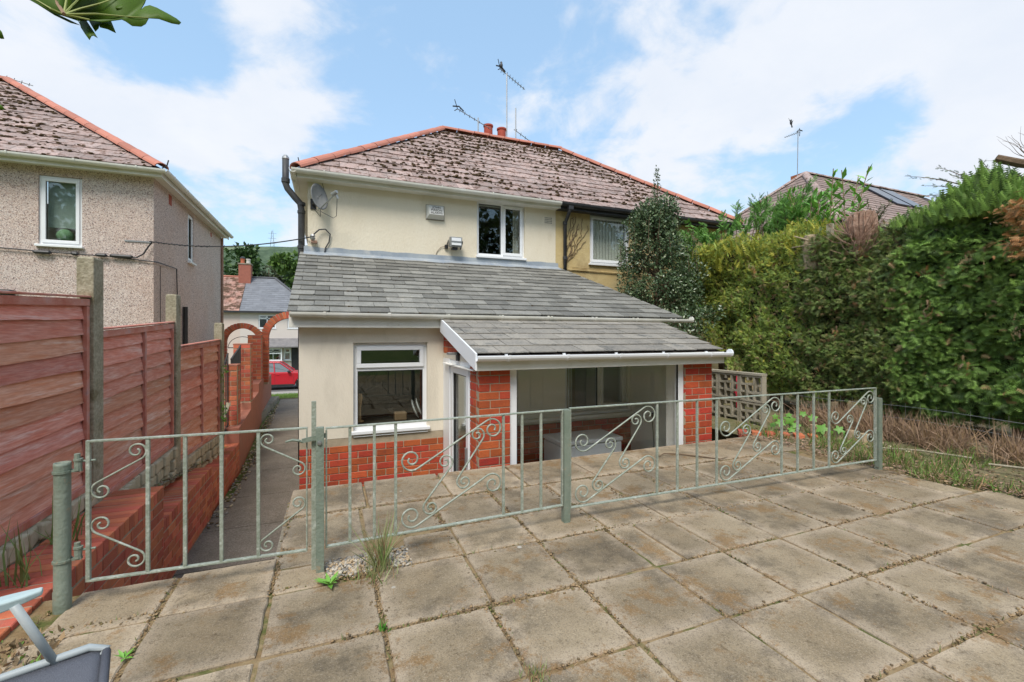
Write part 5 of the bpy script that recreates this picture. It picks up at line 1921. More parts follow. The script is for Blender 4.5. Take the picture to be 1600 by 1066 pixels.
# ================================================================== FENCE
fence = thing('wooden_fence', 'red stained overlap board fence with concrete posts along the left side', 'fence', (-1.8, 5.0, 0))
posts = [(2.60, 1.85, -0.3), (4.59, 2.02, -0.3), (6.53, 1.88, -0.4), (8.42, 1.58, -0.6)]
FXs = [-1.80, -1.75, -1.71, -1.60]
for (y, zt, zb), fx_ in zip(posts, FXs):
    mb = MB()
    # slotted concrete post with a weathered bevelled head
    h = 0.0
    sec = [(fx_ - 0.11, y), (fx_ - 0.055 - 0.012, y), (fx_ - 0.055 - 0.012, y), (fx_, y), (fx_, y + 0.17), (fx_ - 0.11, y + 0.17)]
    mb.prism([(fx_ - 0.11, y, zb), (fx_, y, zb), (fx_, y + 0.17, zb), (fx_ - 0.11, y + 0.17, zb)], (0, 0, zt - 0.02 - zb))
    mb.v += [(fx_ - 0.11, y, zt - 0.02), (fx_, y, zt - 0.02), (fx_, y + 0.17, zt - 0.02), (fx_ - 0.11, y + 0.17, zt - 0.02),
             (fx_ - 0.10, y + 0.012, zt), (fx_ - 0.01, y + 0.012, zt), (fx_ - 0.01, y + 0.158, zt), (fx_ - 0.10, y + 0.158, zt)]
    i = len(mb.v) - 8
    mb.f += [(i + 4, i + 5, i + 6, i + 7)] + [(i + k, i + (k + 1) % 4, i + 4 + (k + 1) % 4, i + 4 + k) for k in range(4)]
    o = mb.build('concrete_post', M_postc, fence, bevel=0.006)
panels = [((2.77, 1.60, 0.14), (4.59, 1.69, 0.16)), ((4.765, 1.43, -0.02), (6.53, 1.535, 0.055)), ((6.705, 1.235, -0.18), (8.42, 1.30, -0.19))]
for pi, (a, b) in enumerate(panels):
    xa, xb = FXs[pi] - 0.052, FXs[pi + 1] - 0.052
    (ya, zta, zba), (yb, ztb, zbb) = a, b

    def PT(f, g, off=0.0):          # f along, g up
        y = ya + (yb - ya) * f
        x = xa + (xb - xa) * f + off
        z0_, z1_ = zba + (zbb - zba) * f, zta + (ztb - zta) * f
        return Vector((x, y, z0_ + (z1_ - z0_) * g))
    back = MB()
    back.prism([PT(0, 0.02, -0.02), PT(1, 0.02, -0.02), PT(1, 0.98, -0.02), PT(0, 0.98, -0.02)], (-0.004, 0, 0))
    pan = back.build('fence_panel', M_board_frame, fence)
    nb = 12 if pi == 0 else 10
    nb = [11, 10, 10][pi]
    for k in range(nb):
        g0 = 0.01 + 0.97 * k / nb
        g1 = min(0.985, g0 + 1.14 * 0.97 / nb)
        mb = MB()
        nseg = 10
        ph = random.uniform(0, 9)
        low_, up_b = [], []
        for q_ in range(nseg + 1):
            f = 0.012 + 0.976 * q_ / nseg
            w_ = 0.004 * math.sin(f * 7 + ph) + random.uniform(-0.0022, 0.0022)
            low_.append(PT(f, g0 + w_ / 1.5 * 1.6, 0.013 + 0.004 * math.sin(f * 5 + ph)))
            up_b.append(PT(f, g1, -0.012))
        n_ = len(low_)
        mb.v = [tuple(v) for v in low_] + [tuple(v) for v in up_b] + [tuple(v + Vector((-0.010, 0, 0))) for v in low_] + [tuple(v + Vector((-0.004, 0, 0))) for v in up_b]
        for q_ in range(nseg):
            mb.f += [(q_, q_ + 1, n_ + q_ + 1, n_ + q_), (2 * n_ + q_, 2 * n_ + q_ + 1, q_ + 1, q_)]
        mb.build('board', M_board, pan)
    # frame battens
    def bar(f0, g0, f1, g1, w, off0=0.0, off1=0.03):
        q = MB()
        a_, b_ = PT(f0, g0), PT(f1, g1)
        d = (b_ - a_).normalized()
        up2 = Vector((1, 0, 0)).cross(d).normalized()
        q.obox(frame((a_ + b_) / 2 + Vector(((off0 + off1) / 2, 0, 0)), d, up2), (b_ - a_).length, w, off1 - off0)
        q.build('batten', M_board_frame, pan, bevel=0.003)
    bar(0, 0.975, 1, 0.975, 0.055)
    bar(0, 0.015, 1, 0.015, 0.05)
    bar(0.012, 0.03, 0.012, 0.955, 0.045)
    bar(0.985, 0.03, 0.985, 0.955, 0.045)
    if pi:
        bar(0.53, 0.03, 0.53, 0.955, 0.04)
    q = MB()
    a_, b_ = PT(0, 1.0), PT(1, 1.0)
    d = (b_ - a_).normalized()
    q.obox(frame((a_ + b_) / 2 + Vector((0.0, 0, 0.008)), d, Vector((1, 0, 0)).cross(d)), (b_ - a_).length, 0.014, 0.075)
    q.build('panel_cap', M_board_frame, pan, bevel=0.003)
    # rubble plinth under the panel
    rb = MB()
    ns = 16
    top, bot = [], []
    for k in range(ns):
        for m_ in range(3):
            f = (k + 0.5 + (0.5 if m_ % 2 else 0)) / ns
            p = PT(min(0.99, f), 0.0)
            zz = p.z - 0.07 - 0.13 * m_
            s_ = (yb - ya) / ns
            rb.obox(Matrix.Translation((p.x + 0.0 + random.uniform(-0.02, 0.02), p.y, zz)) @ Matrix.Rotation(random.uniform(-0.15, 0.15), 4, 'X') @ Matrix.Rotation(random.uniform(-0.2, 0.2), 4, 'Z'), 0.12, s_ * random.uniform(0.85, 1.05), 0.13 * random.uniform(0.8, 1.0))
    rb.box(min(xa, xb) - 0.06, min(xa, xb) + 0.052, ya, yb, -0.95, min(zba, zbb) - 0.03)
    rb.build('stone_plinth', M_rubble, fence, kind='stuff', bevel=0.015)

# ================================================================== STEPPED BRICK WALL
sw = thing('stepped_brick_wall', 'low red brick retaining wall stepping down beside the gate and path', 'wall', (-1.6, 6, -1))
secs = [(2.35, 4.98, 0.02, -1.40, -1.76), (4.98, 6.93, -0.335, -1.43, -1.77), (6.93, 9.06, -0.50, -1.46, -1.80)]
for (ya, yb, zt, xr_, xl_) in secs:
    core = MB().box(xl_ + 0.004, xr_ - 0.003, ya + 0.003, yb - 0.003, -1.1, zt - 0.005).build('wall_section', M_mortar, sw)
    nbk = int((yb - ya) / 0.084)
    p_ = (yb - ya) / nbk
    for k in range(nbk):
        y = ya + (k + 0.5) * p_
        me = bevel_box(xr_ - xl_ + 0.006, p_ - 0.009, 0.112, M_brick_wall, 0.005, 0.002, random.randint(0, 3))
        link('brick', me, core, M=Matrix.Translation(((xl_ + xr_) / 2, y, zt - 0.056 + random.uniform(-0.003, 0.003))) @ Matrix.Rotation(random.uniform(-0.008, 0.008), 4, 'Z'))
    y_from = max(ya, 3.10)
    ncs = int((zt - 0.125 + 1.04) / 0.086) + 1
    for k in range(ncs):
        z = zt - 0.122 - (k + 0.5) * 0.086
        y = ya if ya > 3.1 else 3.10
        first = True
        while y < yb - 0.03:
            w = 0.23 if not (first and k % 2) else 0.115
            first = False
            w = min(w, yb - y)
            brick(core, (xr_ - BD / 2 + 0.002, y + w / 2, z), (0, 1, 0), w - 0.010, M_brick_wall)
            y += w

# wall beyond: parapet, piers and arches
gw = thing('garden_wall', 'red brick garden wall with piers and two brick arches beside the path', 'wall', (-1.7, 13, -1))
xw = lambda y: -1.46 - 0.058 * max(0, y - 9.06)
par = [(9.07, 11.2, -0.24), (11.2, 13.3, -0.10), (13.3, 15.35, 0.10), (15.35, 19.2, -0.12)]
mb = MB()
for (a, b, zt) in par:
    mb.prism([(xw(a), a, -1.2), (xw(b), b, -1.2), (xw(b) - 0.36, b, -1.2), (xw(a) - 0.36, a, -1.2)], (0, 0, zt + 1.2))
par_o = mb.build('parapet', M_parapet, gw, bevel=0.006)


def pier(x0, x1, y0, y1, zb, zt):
    core = MB().box(x0 + 0.004, x1 - 0.004, y0 + 0.004, y1 - 0.004, zb, zt).build('pier', M_mortar, gw)
    n = int((zt - zb) / 0.088)
    for k in range(n):
        z = zt - (k + 0.5) * 0.088 + (0.01 if k == 0 else 0)
        W, Dp = x1 - x0, y1 - y0
        segs = [W * 0.66, W * 0.34] if k % 2 else [W * 0.34, W * 0.66]
        x = x0
        for w in segs:
            brick(core, (x + w / 2, y0 + BD / 2 - 0.002, z), (1, 0, 0), w - 0.01, M_brick_wall)
            x += w
        brick(core, (x1 - BD / 2 + 0.002, (y0 + BD + y1) / 2, z), (0, 1, 0), y1 - y0 - BD - 0.01, M_brick_wall)
    MB().box(x0 - 0.005, x1 + 0.005, y0 - 0.005, y1 + 0.005, zt, zt + 0.03).build('pier_cap', M_parapet, core, bevel=0.008)


pier(xw(9.3) - 0.36, xw(9.3) - 0.06, 9.3, 9.62, -0.26, 0.82)
pier(xw(11.2) - 0.35, xw(11.2) - 0.02, 11.25, 11.58, -0.12, 1.16)
pier(xw(14.6) - 0.36, xw(14.6) - 0.02, 14.5, 14.85, 0.08, 1.34)


def arch(xc, r_in, r_out, y0, y1, zs, zb, left=True, right=True, n=21):
    core = MB()
    ri, ro = r_in + 0.012, r_out - 0.012
    pts = [(xc + ro * math.cos(PI * k / 24), y0 + 0.01, zs + ro * math.sin(PI * k / 24)) for k in range(25)] + \
          [(xc + ri * math.cos(PI * (24 - k) / 24), y0 + 0.01, zs + ri * math.sin(PI * (24 - k) / 24)) for k in range(25)]
    for k in range(24):
        q = [pts[k], pts[k + 1], pts[48 - k], pts[49 - k]]
        core.prism(q, (0, y1 - y0 - 0.02, 0))
    if left:
        core.box(xc - ro, xc - ri, y0 + 0.01, y1 - 0.01, zb, zs)
    if right:
        core.box(xc + ri, xc + ro, y0 + 0.01, y1 - 0.01, zb, zs)
    co = core.build('arch', M_mortar, gw)
    for k in range(n):
        a_ = PI * (k + 0.5) / n
        rm = (r_in + r_out) / 2
        w = PI * rm / n - 0.012
        M = Matrix.Translation((xc + rm * math.cos(a_), (y0 + y1) / 2, zs + rm * math.sin(a_))) @ Matrix.Rotation(-a_, 4, 'Y')
        me = bevel_box(r_out - r_in, y1 - y0, w, M_brick_wall, 0.004, 0.001, 0)
        link('brick', me, co, M=M)
    for sg, on in ((-1, left), (1, right)):
        if on:
            nn = int((zs - zb) / 0.088)
            for k in range(nn):
                me = bevel_box(r_out - r_in, y1 - y0, 0.078, M_brick_wall, 0.004, 0.001, 1)
                link('brick', me, co, M=Matrix.Translation((xc + sg * (r_in + r_out) / 2, (y0 + y1) / 2, zs - (k + 0.5) * 0.088)))


arch(-1.09, 0.60, 0.80, 15.1, 15.34, 1.28, -0.1, True, True, 25)
arch(-2.36, 0.40, 0.56, 15.0, 15.24, 1.16, -0.3, True, False, 19)

# iron railings behind the wall
ir = thing('iron_railings', 'dark iron railings between the brick piers beyond the fence', 'railings', (-1.9, 10, 0))
for (ya, yb, za, zb_, ht) in ((8.75, 9.28, -0.45, -0.3, 1.25), (9.66, 11.2, -0.22, -0.1, 1.15)):
    q = MB()
    q.tube([(xw(ya) - 0.2, ya, za + ht), (xw(yb) - 0.2, yb, zb_ + ht + 0.1)], 0.014, 5)
    q.tube([(xw(ya) - 0.2, ya, za + 0.08), (xw(yb) - 0.2, yb, zb_ + 0.1)], 0.014, 5)
    q.build('rail', M_black, ir)
    n = int((yb - ya) / 0.11)
    for k in range(n + 1):
        f = k / n
        y = ya + (yb - ya) * f
        MB().tube([(xw(y) - 0.2, y, za + (zb_ - za) * f + 0.08), (xw(y) - 0.2, y, za + (zb_ - za) * f + ht + 0.1 * f)], 0.008, 5).build('bar', M_black, ir)
q = MB()
for k in range(1):
    pts = [(-2.36 + 0.36 * math.cos(PI * j / 12) * (1 - 0.25 * k), 15.1, 1.0 + 0.32 * math.sin(PI * j / 12) * (1 - 0.2 * k)) for j in range(13)]
    q.tube(pts, 0.008, 4)
q.tube([(-2.72, 15.1, 1.0), (-2.0, 15.1, 1.0)], 0.012, 4)
q.build('arched_top', M_black, ir)
pk = thing('timber_plank', 'pale timber plank leaning against the brick pier behind the wall', 'plank', (-1.8, 9, -0.4))
MB().obox(frame((-1.72, 8.95, -0.12), (0.25, 0.6, 1.0), (1, 0, -0.25)), 0.75, 0.07, 0.02).build('plank', M_postc, pk)

# ================================================================== GATE AND RAILING
def scroll(mb, F, c1, r1, c2, r2, sgn, tr=0.0065, turns=1.45, flat=True):
    """S shaped scroll in the (x,z) plane: spirals round c1 and c2 joined by the inner tangent; sgn +1 = CCW ends"""
    c1, c2 = Vector((c1[0], c1[1])), Vector((c2[0], c2[1]))
    d = (c2 - c1)
    L = d.length
    ph = math.acos(min(0.98, (r1 + r2) / L))
    base = math.atan2(d.y, d.x)
    th1 = base + sgn * ph
    n = Vector((math.cos(th1), math.sin(th1)))
    p1, p2 = c1 + n * r1, c2 - n * r2

    def spiral(c, r, start, dirn):
        out = []
        N = int(26 * turns)
        for k in range(1, N + 1):
            f = k / N
            a = start + dirn * f * turns * 2 * PI
            rr = r * (1 - 0.80 * f)
            out.append(c + Vector((math.cos(a), math.sin(a))) * rr)
        return out
    # direction of motion along the line from p2 to p1 decides rotation
    mv = (p1 - p2).normalized()
    tang = Vector((-n.y, n.x))
    dirn = 1 if tang.dot(mv) > 0 else -1
    s1 = spiral(c1, r1, math.atan2(n.y, n.x), dirn)
    s2 = spiral(c2, r2, math.atan2(-n.y, -n.x), dirn)
    pts = s2[::-1] + [p2, p2.lerp(p1, 0.5), p1] + s1
    mb.tube([F(p.x, p.y) for p in pts], tr, 6)


def motif(parent, x0, x1, y0, y1, zb, zt):
    W, H = x1 - x0, zt - zb

    def F(x, z, off=0.0):
        f = (x - x0) / W
        return Vector((x, y0 + (y1 - y0) * f + off, z))
    U = lambda u, v: (x0 + u * W, zb + v * H)
    rr = 0.105 * min(W, H) * 1.0
    for (c1, q1, c2, q2, sg) in (((0.125, 0.655), 1.0, (0.90, 0.875), 1.0, 1), ((0.125, 0.125), 1.0, (0.90, 0.325), 1.0, 1),
                                 ((0.435, 0.60), 0.72, (0.30, 0.185), 0.72, 1), ((0.745, 0.83), 0.72, (0.615, 0.385), 0.72, 1)):
        for sgn in (1,):
            m_ = MB()
            s_ = -1 if (c1[0] < c2[0]) else 1
            # big scrolls: CW ends; small ones: CCW ends
            scroll(m_, F, U(*c1), rr * q1, U(*c2), rr * q2, MOT[c1[0] < c2[0]])
            m_.build('scroll', M_iron, parent, smooth=True)


MOT = {True: -1, False: 1}


def railing_panel(parent, x0, x1, y0, y1, zb, zt, bars, motifs):
    pan = MB()
    Y = lambda x: y0 + (y1 - y0) * (x - x0) / (x1 - x0)
    for z, hgt in ((zt, 0.010), (zb, 0.010)):
        pan.prism([(x0, y0 - 0.014, z - hgt), (x1, y1 - 0.014, z - hgt), (x1, y1 + 0.014, z - hgt), (x0, y0 + 0.014, z - hgt)], (0, 0, hgt))
    for x in (x0, x1):
        pan.box(x - 0.005, x + 0.005, Y(x) - 0.013, Y(x) + 0.013, zb - 0.01, zt)
    po = pan.build('railing_panel', M_iron, parent, bevel=0.002)
    for b_ in bars:
        y = Y(b_)
        MB().box(b_ - 0.0085, b_ + 0.0085, y - 0.0085, y + 0.0085, zb, zt - 0.01).build('bar', M_iron, po, bevel=0.002)
    for (a, c) in motifs:
        motif(po, a + 0.009, c - 0.009, Y(a), Y(c), zb + 0.003, zt - 0.013)
    return po


rail = thing('garden_railing', 'grey green wrought iron scroll railing across the edge of the terrace', 'railing', (2.6, 2.9, 0))
railing_panel(rail, -0.018, 1.598, 2.90, 2.94, 0.135, 0.842, [0.115, 0.258, 0.388, 1.127, 1.271, 1.422], [(0.388, 1.127)])
railing_panel(rail, 1.668, 5.215, 2.945, 2.87, 0.105, 0.848, [2.465, 2.67, 2.878, 3.094, 3.874, 4.082, 4.302, 4.518], [(1.672, 2.465), (3.094, 3.874), (4.518, 5.21)])


def sqpost(x, y, w, zt, label=None):
    q = MB()
    q.box(x - w / 2, x + w / 2, y - w / 2, y + w / 2, -0.06, zt)
    q.box(x - w / 2 + 0.003, x + w / 2 - 0.003, y - w / 2 + 0.003, y + w / 2 - 0.003, zt, zt + 0.004)
    return q.build('post', M_iron_post, rail, bevel=0.004)


p_ = sqpost(-0.052, 2.885, 0.044, 0.845)
MB().box(-0.100, -0.074, 2.912, 2.924, -0.02, 1.0).build('catch_bar', M_iron, rail, bevel=0.002)
MB().lathe([(0, -0.012), (0.012, -0.010), (0.014, 0)], (-0.055, 2.862, 0.76), 10, 'y').build('bolt', M_galv, p_)
sqpost(1.633, 2.945, 0.05, 0.835)
sqpost(5.262, 2.865, 0.05, 0.735)

gate = thing('garden_gate', 'wrought iron scroll gate with latch at the head of the steps', 'gate', (-0.63, 2.93, 0.1))
gx0, gx1, gy0, gy1 = -1.16, -0.125, 2.985, 2.92
GY = lambda x: gy0 + (gy1 - gy0) * (x - gx0) / (gx1 - gx0)
q = MB()
zb, zt = 0.125, 0.848
for z in (zt, zb):
    q.prism([(gx0, gy0 - 0.012, z - 0.011), (gx1, gy1 - 0.012, z - 0.011), (gx1, gy1 + 0.012, z - 0.011), (gx0, gy0 + 0.012, z - 0.011)], (0, 0, 0.011))
for x in (gx0, gx1):
    w_ = 0.009 if x == gx0 else 0.004
    q.box(x - w_, x + w_, GY(x) - 0.011, GY(x) + 0.011, zb - 0.01, zt)
q.build('gate_frame', M_iron, gate, bevel=0.002)
for x in (-0.904, -0.735, -0.562, -0.379):
    MB().box(x - 0.009, x + 0.009, GY(x) - 0.009, GY(x) + 0.009, zb, zt - 0.01).build('bar', M_iron, gate, bevel=0.002)
FG = lambda x, z: Vector((x, GY(x), z))
Hh = zt - zb
for (c1, c2, sg, rr) in (((-0.955, zb + 0.90 * Hh), (-1.105, zb + 0.63 * Hh), 1, 0.048), ((-1.105, zb + 0.385 * Hh), (-0.962, zb + 0.10 * Hh), -1, 0.048),
                         ((-0.33, zb + 0.915 * Hh), (-0.172, zb + 0.66 * Hh), -1, 0.042), ((-0.172, zb + 0.385 * Hh), (-0.333, zb + 0.075 * Hh), 1, 0.042)):
    m_ = MB()
    scroll(m_, FG, c1, rr, c2, rr, {1: 1, -1: -1}[sg], 0.0055, 1.35)
    m_.build('scroll', M_iron, gate, smooth=True)
q = MB()
q.tube([(-0.235, 2.895, 0.775), (-0.20, 2.885, 0.785), (-0.165, 2.885, 0.778), (-0.14, 2.89, 0.765)], [0.006, 0.008, 0.008, 0.006], 6)
q.obox(frame((-0.085, 2.89, 0.785), (1, 0, 0.18), (0, 1, 0)), 0.13, 0.012, 0.026)
q.build('latch', M_iron_post, gate)
for z in (zt - 0.105, zb + 0.16):
    q = MB()
    q.tube([(gx0 - 0.045, gy0, z), (gx0 + 0.03, gy0, z)], 0.006, 6)
    q.lathe([(0, -0.03), (0.013, -0.03), (0.013, 0.03), (0, 0.03)], (gx0 - 0.045, gy0, z + 0.01), 10)
    q.build('hinge', M_iron_post, gate)
gp = thing('gate_post', 'round grey green steel gate post standing beside the brick wall', 'post', (-1.26, 2.99, 0))
r_ = 0.034
MB().lathe([(0, 0.735), (r_ * 0.82, 0.735), (r_ * 0.82, 0.745), (r_ * 1.0, 0.745), (r_ * 1.03, 0.73), (r_ * 0.98, 0.70), (r_, 0.10), (r_ * 1.1, 0.09), (r_ * 1.05, 0.0), (r_, -0.05)], (-1.262, 2.98, 0.0), 20).build('tube', M_iron_post, gp, smooth=True)
for z in (zt - 0.15, zb + 0.12):
    q = MB()
    q.lathe([(0.0, -0.006), (r_ * 1.15, -0.006), (r_ * 1.15, 0.006), (0, 0.006)], (-1.262, 2.98, z), 14)
    q.box(-1.235, -1.185, 2.972, 2.992, z - 0.006, z + 0.006)
    q.lathe([(0, 0), (0.016, 0), (0.016, 0.045), (0.02, 0.05), (0.02, 0.06), (0, 0.06)], (-1.20, 2.982, z), 10)
    q.build('hinge_pin', M_iron_post, gp)

# ================================================================== VEGETATION
G_green = [leafm('conifer_mid', (0.152, 0.251, 0.060), (0.198, 0.310, 0.072)), leafm('conifer_bright', (0.262, 0.414, 0.090), (0.206, 0.359, 0.076)), leafm('conifer_deep', (0.078, 0.132, 0.042), (0.108, 0.174, 0.048)), leafm('brown_spray', (0.30, 0.19, 0.09), (0.36, 0.26, 0.13))]
G_olive = [leafm('olive_mid', (0.173, 0.216, 0.062), (0.234, 0.271, 0.074)), leafm('olive_dark', (0.090, 0.126, 0.042), (0.120, 0.156, 0.054)), leafm('olive_green', (0.154, 0.245, 0.057), (0.206, 0.309, 0.071)), leafm('dry_spray', (0.26, 0.17, 0.085), (0.34, 0.24, 0.12))]
G_gold = [leafm('gold_tip', (0.50, 0.46, 0.07), (0.38, 0.40, 0.06)), leafm('gold_olive', (0.27, 0.37, 0.065), (0.34, 0.42, 0.08)), leafm('gold_deep', (0.15, 0.23, 0.055), (0.20, 0.28, 0.06)), G_olive[3]]
G_feather = [leafm('feather_green', (0.15, 0.33, 0.065), (0.20, 0.40, 0.075)), leafm('feather_deep', (0.10, 0.23, 0.05), (0.13, 0.27, 0.055))]
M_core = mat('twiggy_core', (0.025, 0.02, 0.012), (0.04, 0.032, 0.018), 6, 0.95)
M_dead = leafm('dead_foliage', (0.36, 0.15, 0.05), (0.46, 0.24, 0.10))
M_straw = mat('dry_grass', (0.42, 0.30, 0.17), (0.33, 0.21, 0.11), 3, 0.8, trans=0.15)
M_stem = mat('dead_stem', (0.27, 0.17, 0.11), (0.36, 0.25, 0.17), 4, 0.9)

XF = 7.2


def face_x(y, z):
    """front face of the hedge"""
    b = 0.30 * noise.noise(Vector((y * 0.8, z * 0.9, 1.5))) + 0.16 * noise.noise(Vector((y * 2.2, z * 2.2, 4.0)))
    low = 0.55 * max(0, (0.75 - z)) ** 1.4
    high = 0.12 * max(0, z - 2.6)
    return XF + 0.02 - b + low + high


def hedge_part(name, label, y0, y1, ztop, zbot, mats, wts, n, slen, tmpl, group, depth=1.5, dirbias=(-0.9, -0.25, 0.25), top_n=0, droop=0.0):
    t = thing(name, label, 'hedge', (XF + 0.8, (y0 + y1) / 2, 0), group)
    P, D, L, mi = [], [], [], []
    k = 0
    while k < n:
        y = random.uniform(y0, y1)
        zt, zb = ztop(y), zbot(y)
        z = random.uniform(zb, zt)
        dep = abs(random.gauss(0, 0.11))
        clump = 0.6 * noise.noise(Vector((y * 3.4, z * 3.4, 9.0))) + 0.55 * noise.noise(Vector((y * 8.5, z * 10.5, 3.0)))
        if clump < -0.16 and random.random() < 0.72:
            dep += 0.22
        x = face_x(y, z) - 0.17 * clump + dep
        P.append((x, y + random.gauss(0, 0.03), z))
        d = Vector(dirbias) + Vector((random.gauss(0, 0.3), random.gauss(0, 0.75), random.gauss(0, 0.55)))
        D.append(d)
        L.append(random.uniform(*slen))
        w = wts(y, z, clump)
        mi.append(random.choices(range(len(mats)), w)[0])
        k += 1
    # top surface and far end
    for _ in range(top_n):
        y = random.uniform(y0, y1)
        zt = ztop(y)
        x = face_x(y, zt) + random.uniform(0, depth)
        P.append((x, y, zt + random.uniform(-0.15, 0.08)))
        D.append((random.gauss(-0.2, 0.5), random.gauss(0, 0.5), 0.9))
        L.append(random.uniform(*slen) * 1.15)
        mi.append(random.choices(range(len(mats)), wts(y, zt, 0.2))[0])
    scatter('foliage', tmpl, P, D, L, mats, mi, t, roll=0.45, upv=(-0.75, -0.25, 0.75))
    # dark twiggy core
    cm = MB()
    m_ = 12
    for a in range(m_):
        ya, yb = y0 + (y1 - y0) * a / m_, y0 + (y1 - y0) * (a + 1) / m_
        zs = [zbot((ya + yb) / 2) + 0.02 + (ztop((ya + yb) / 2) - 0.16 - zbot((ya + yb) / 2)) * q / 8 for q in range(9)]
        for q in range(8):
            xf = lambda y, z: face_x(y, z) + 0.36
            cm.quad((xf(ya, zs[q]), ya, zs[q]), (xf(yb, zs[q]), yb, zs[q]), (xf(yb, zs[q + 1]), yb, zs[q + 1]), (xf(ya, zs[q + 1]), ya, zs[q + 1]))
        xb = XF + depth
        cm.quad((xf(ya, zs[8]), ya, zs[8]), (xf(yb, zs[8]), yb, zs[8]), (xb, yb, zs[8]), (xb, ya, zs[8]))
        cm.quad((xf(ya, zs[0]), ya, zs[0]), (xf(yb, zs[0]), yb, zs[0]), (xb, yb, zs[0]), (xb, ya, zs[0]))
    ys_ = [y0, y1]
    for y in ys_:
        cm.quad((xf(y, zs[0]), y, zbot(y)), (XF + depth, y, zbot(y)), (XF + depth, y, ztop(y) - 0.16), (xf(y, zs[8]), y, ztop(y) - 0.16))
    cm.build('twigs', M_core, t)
    # trunks
    for _ in range(3):
        y = random.uniform(y0 + 0.2, y1 - 0.2)
        x = XF + random.uniform(0.5, 0.8)
        MB().tube([(x, y, -0.05), (x + 0.03, y + 0.02, 0.5), (x, y, 1.2)], [0.07, 0.055, 0.05], 7).build('trunk', M_bark_red, t)
    return t


hp_group = 'conifers grown together as one tall hedge'
green = hedge_part('conifer_hedge', 'bright green conifer hedge nearest the camera on the right', 0.6, 3.75,
                   lambda y: 2.98 + 0.07 * math.sin(y * 3) + (0.16 if 2.55 < y < 3.15 else 0), lambda y: 0.24 + 0.07 * math.sin(y * 5.0) + 0.08 * max(0, y - 3),
                   G_green, lambda y, z, c: (5, 3 + 5 * max(0, c), 3, 0.35), 19000, (0.075, 0.165), t_fern(5, 0.36), hp_group, top_n=1500, dirbias=(-0.6, -0.4, -0.10))
olive = hedge_part('conifer_hedge', 'dark olive clipped conifer in the middle of the hedge below the split stump', 3.6, 5.15,
                   lambda y: 2.95 + 0.06 * math.sin(y * 4), lambda y: 0.32 + 0.06 * math.sin(y * 6),
                   G_olive, lambda y, z, c: (4, 3.5, 3, 0.8), 15500, (0.05, 0.115), t_fern(4, 0.36), hp_group, top_n=900, dirbias=(-0.5, -0.3, 0.3))


def wg(y, z, c):
    t_ = max(0, min(1, (z - 2.3 + 0.5 * c) / 0.9)) + max(0, min(0.5, (y - 6.4) * 0.5))
    return (0.35 + 6 * t_, 3 + 2 * t_, 5.2 - 3.5 * min(1, t_), 0.75)


gold = hedge_part('conifer_hedge', 'golden tipped conifer at the house end of the hedge', 5.0, 7.5,
                  lambda y: 3.22 + 0.08 * math.sin(y * 5), lambda y: 0.30 + 1.25 * max(0, (y - 5.85) / 1.65) ** 1.1,
                  G_gold, wg, 18000, (0.05, 0.11), t_fern(4, 0.34), hp_group, top_n=1500, dirbias=(-0.45, -0.2, 0.6))
# upright golden tips
P, D, L = [], [], []
for _ in range(1500):
    y = random.uniform(4.7, 7.5)
    x = face_x(y, 3.2) + abs(random.gauss(0, 0.30)) - 0.08
    h_ = noise.noise(Vector((y * 3.5, x * 3.5, 2)))
    if h_ + random.uniform(-0.35, 0.35) < -0.05:
        continue
    P.append((x, y, 3.10 + 0.2 * h_ - abs(random.gauss(0, 0.28))))
    D.append((random.gauss(-0.3, 0.35), random.gauss(0, 0.4), 1))
    L.append(random.choice([0.08, 0.12, 0.16, 0.30]) * random.uniform(0.7, 1.1))
scatter('tips', t_fern(6, 0.2), P, D, L, G_gold, RNG.choice([0, 0, 0, 1], len(P)), gold)


def branch_sprays(parent, name, base, tips, mats, n_side, slen, tmpl, stem_r=0.012, stem_m=None, jit=0.04):
    """woody branch with feathery side sprays"""
    base = Vector(base)
    P, D, L = [], [], []
    st = MB()
    for tp in tips:
        tp = Vector(tp)
        mid = (base + tp) / 2 + Vector((0, 0, (tp - base).length * 0.12))
        pts = []
        for k in range(9):
            f = k / 8
            p = base * (1 - f) ** 2 + mid * 2 * f * (1 - f) + tp * f * f
            pts.append(p)
        st.tube(pts, [stem_r * (1 - 0.85 * k / 8) for k in range(9)], 4)
        for k in range(n_side):
            f = 0.15 + 0.85 * k / n_side
            p = base * (1 - f) ** 2 + mid * 2 * f * (1 - f) + tp * f * f
            tg = (tp - base).normalized()
            sd = tg.cross(Vector((0, 0, 1))).normalized() * (1 if k % 2 else -1)
            d = tg * 0.8 + sd * random.uniform(0.3, 0.9) + Vector((0, 0, random.uniform(-0.35, 0.35)))
            P.append(p + Vector([random.gauss(0, jit * 0.3) for _ in range(3)]))
            D.append(d)
            L.append(random.uniform(*slen) * (1.15 - 0.6 * f))
    st.build('branch', stem_m or M_bark, parent)
    scatter(name, tmpl, P, D, L, mats, RNG.integers(0, len(mats), len(P)), parent)


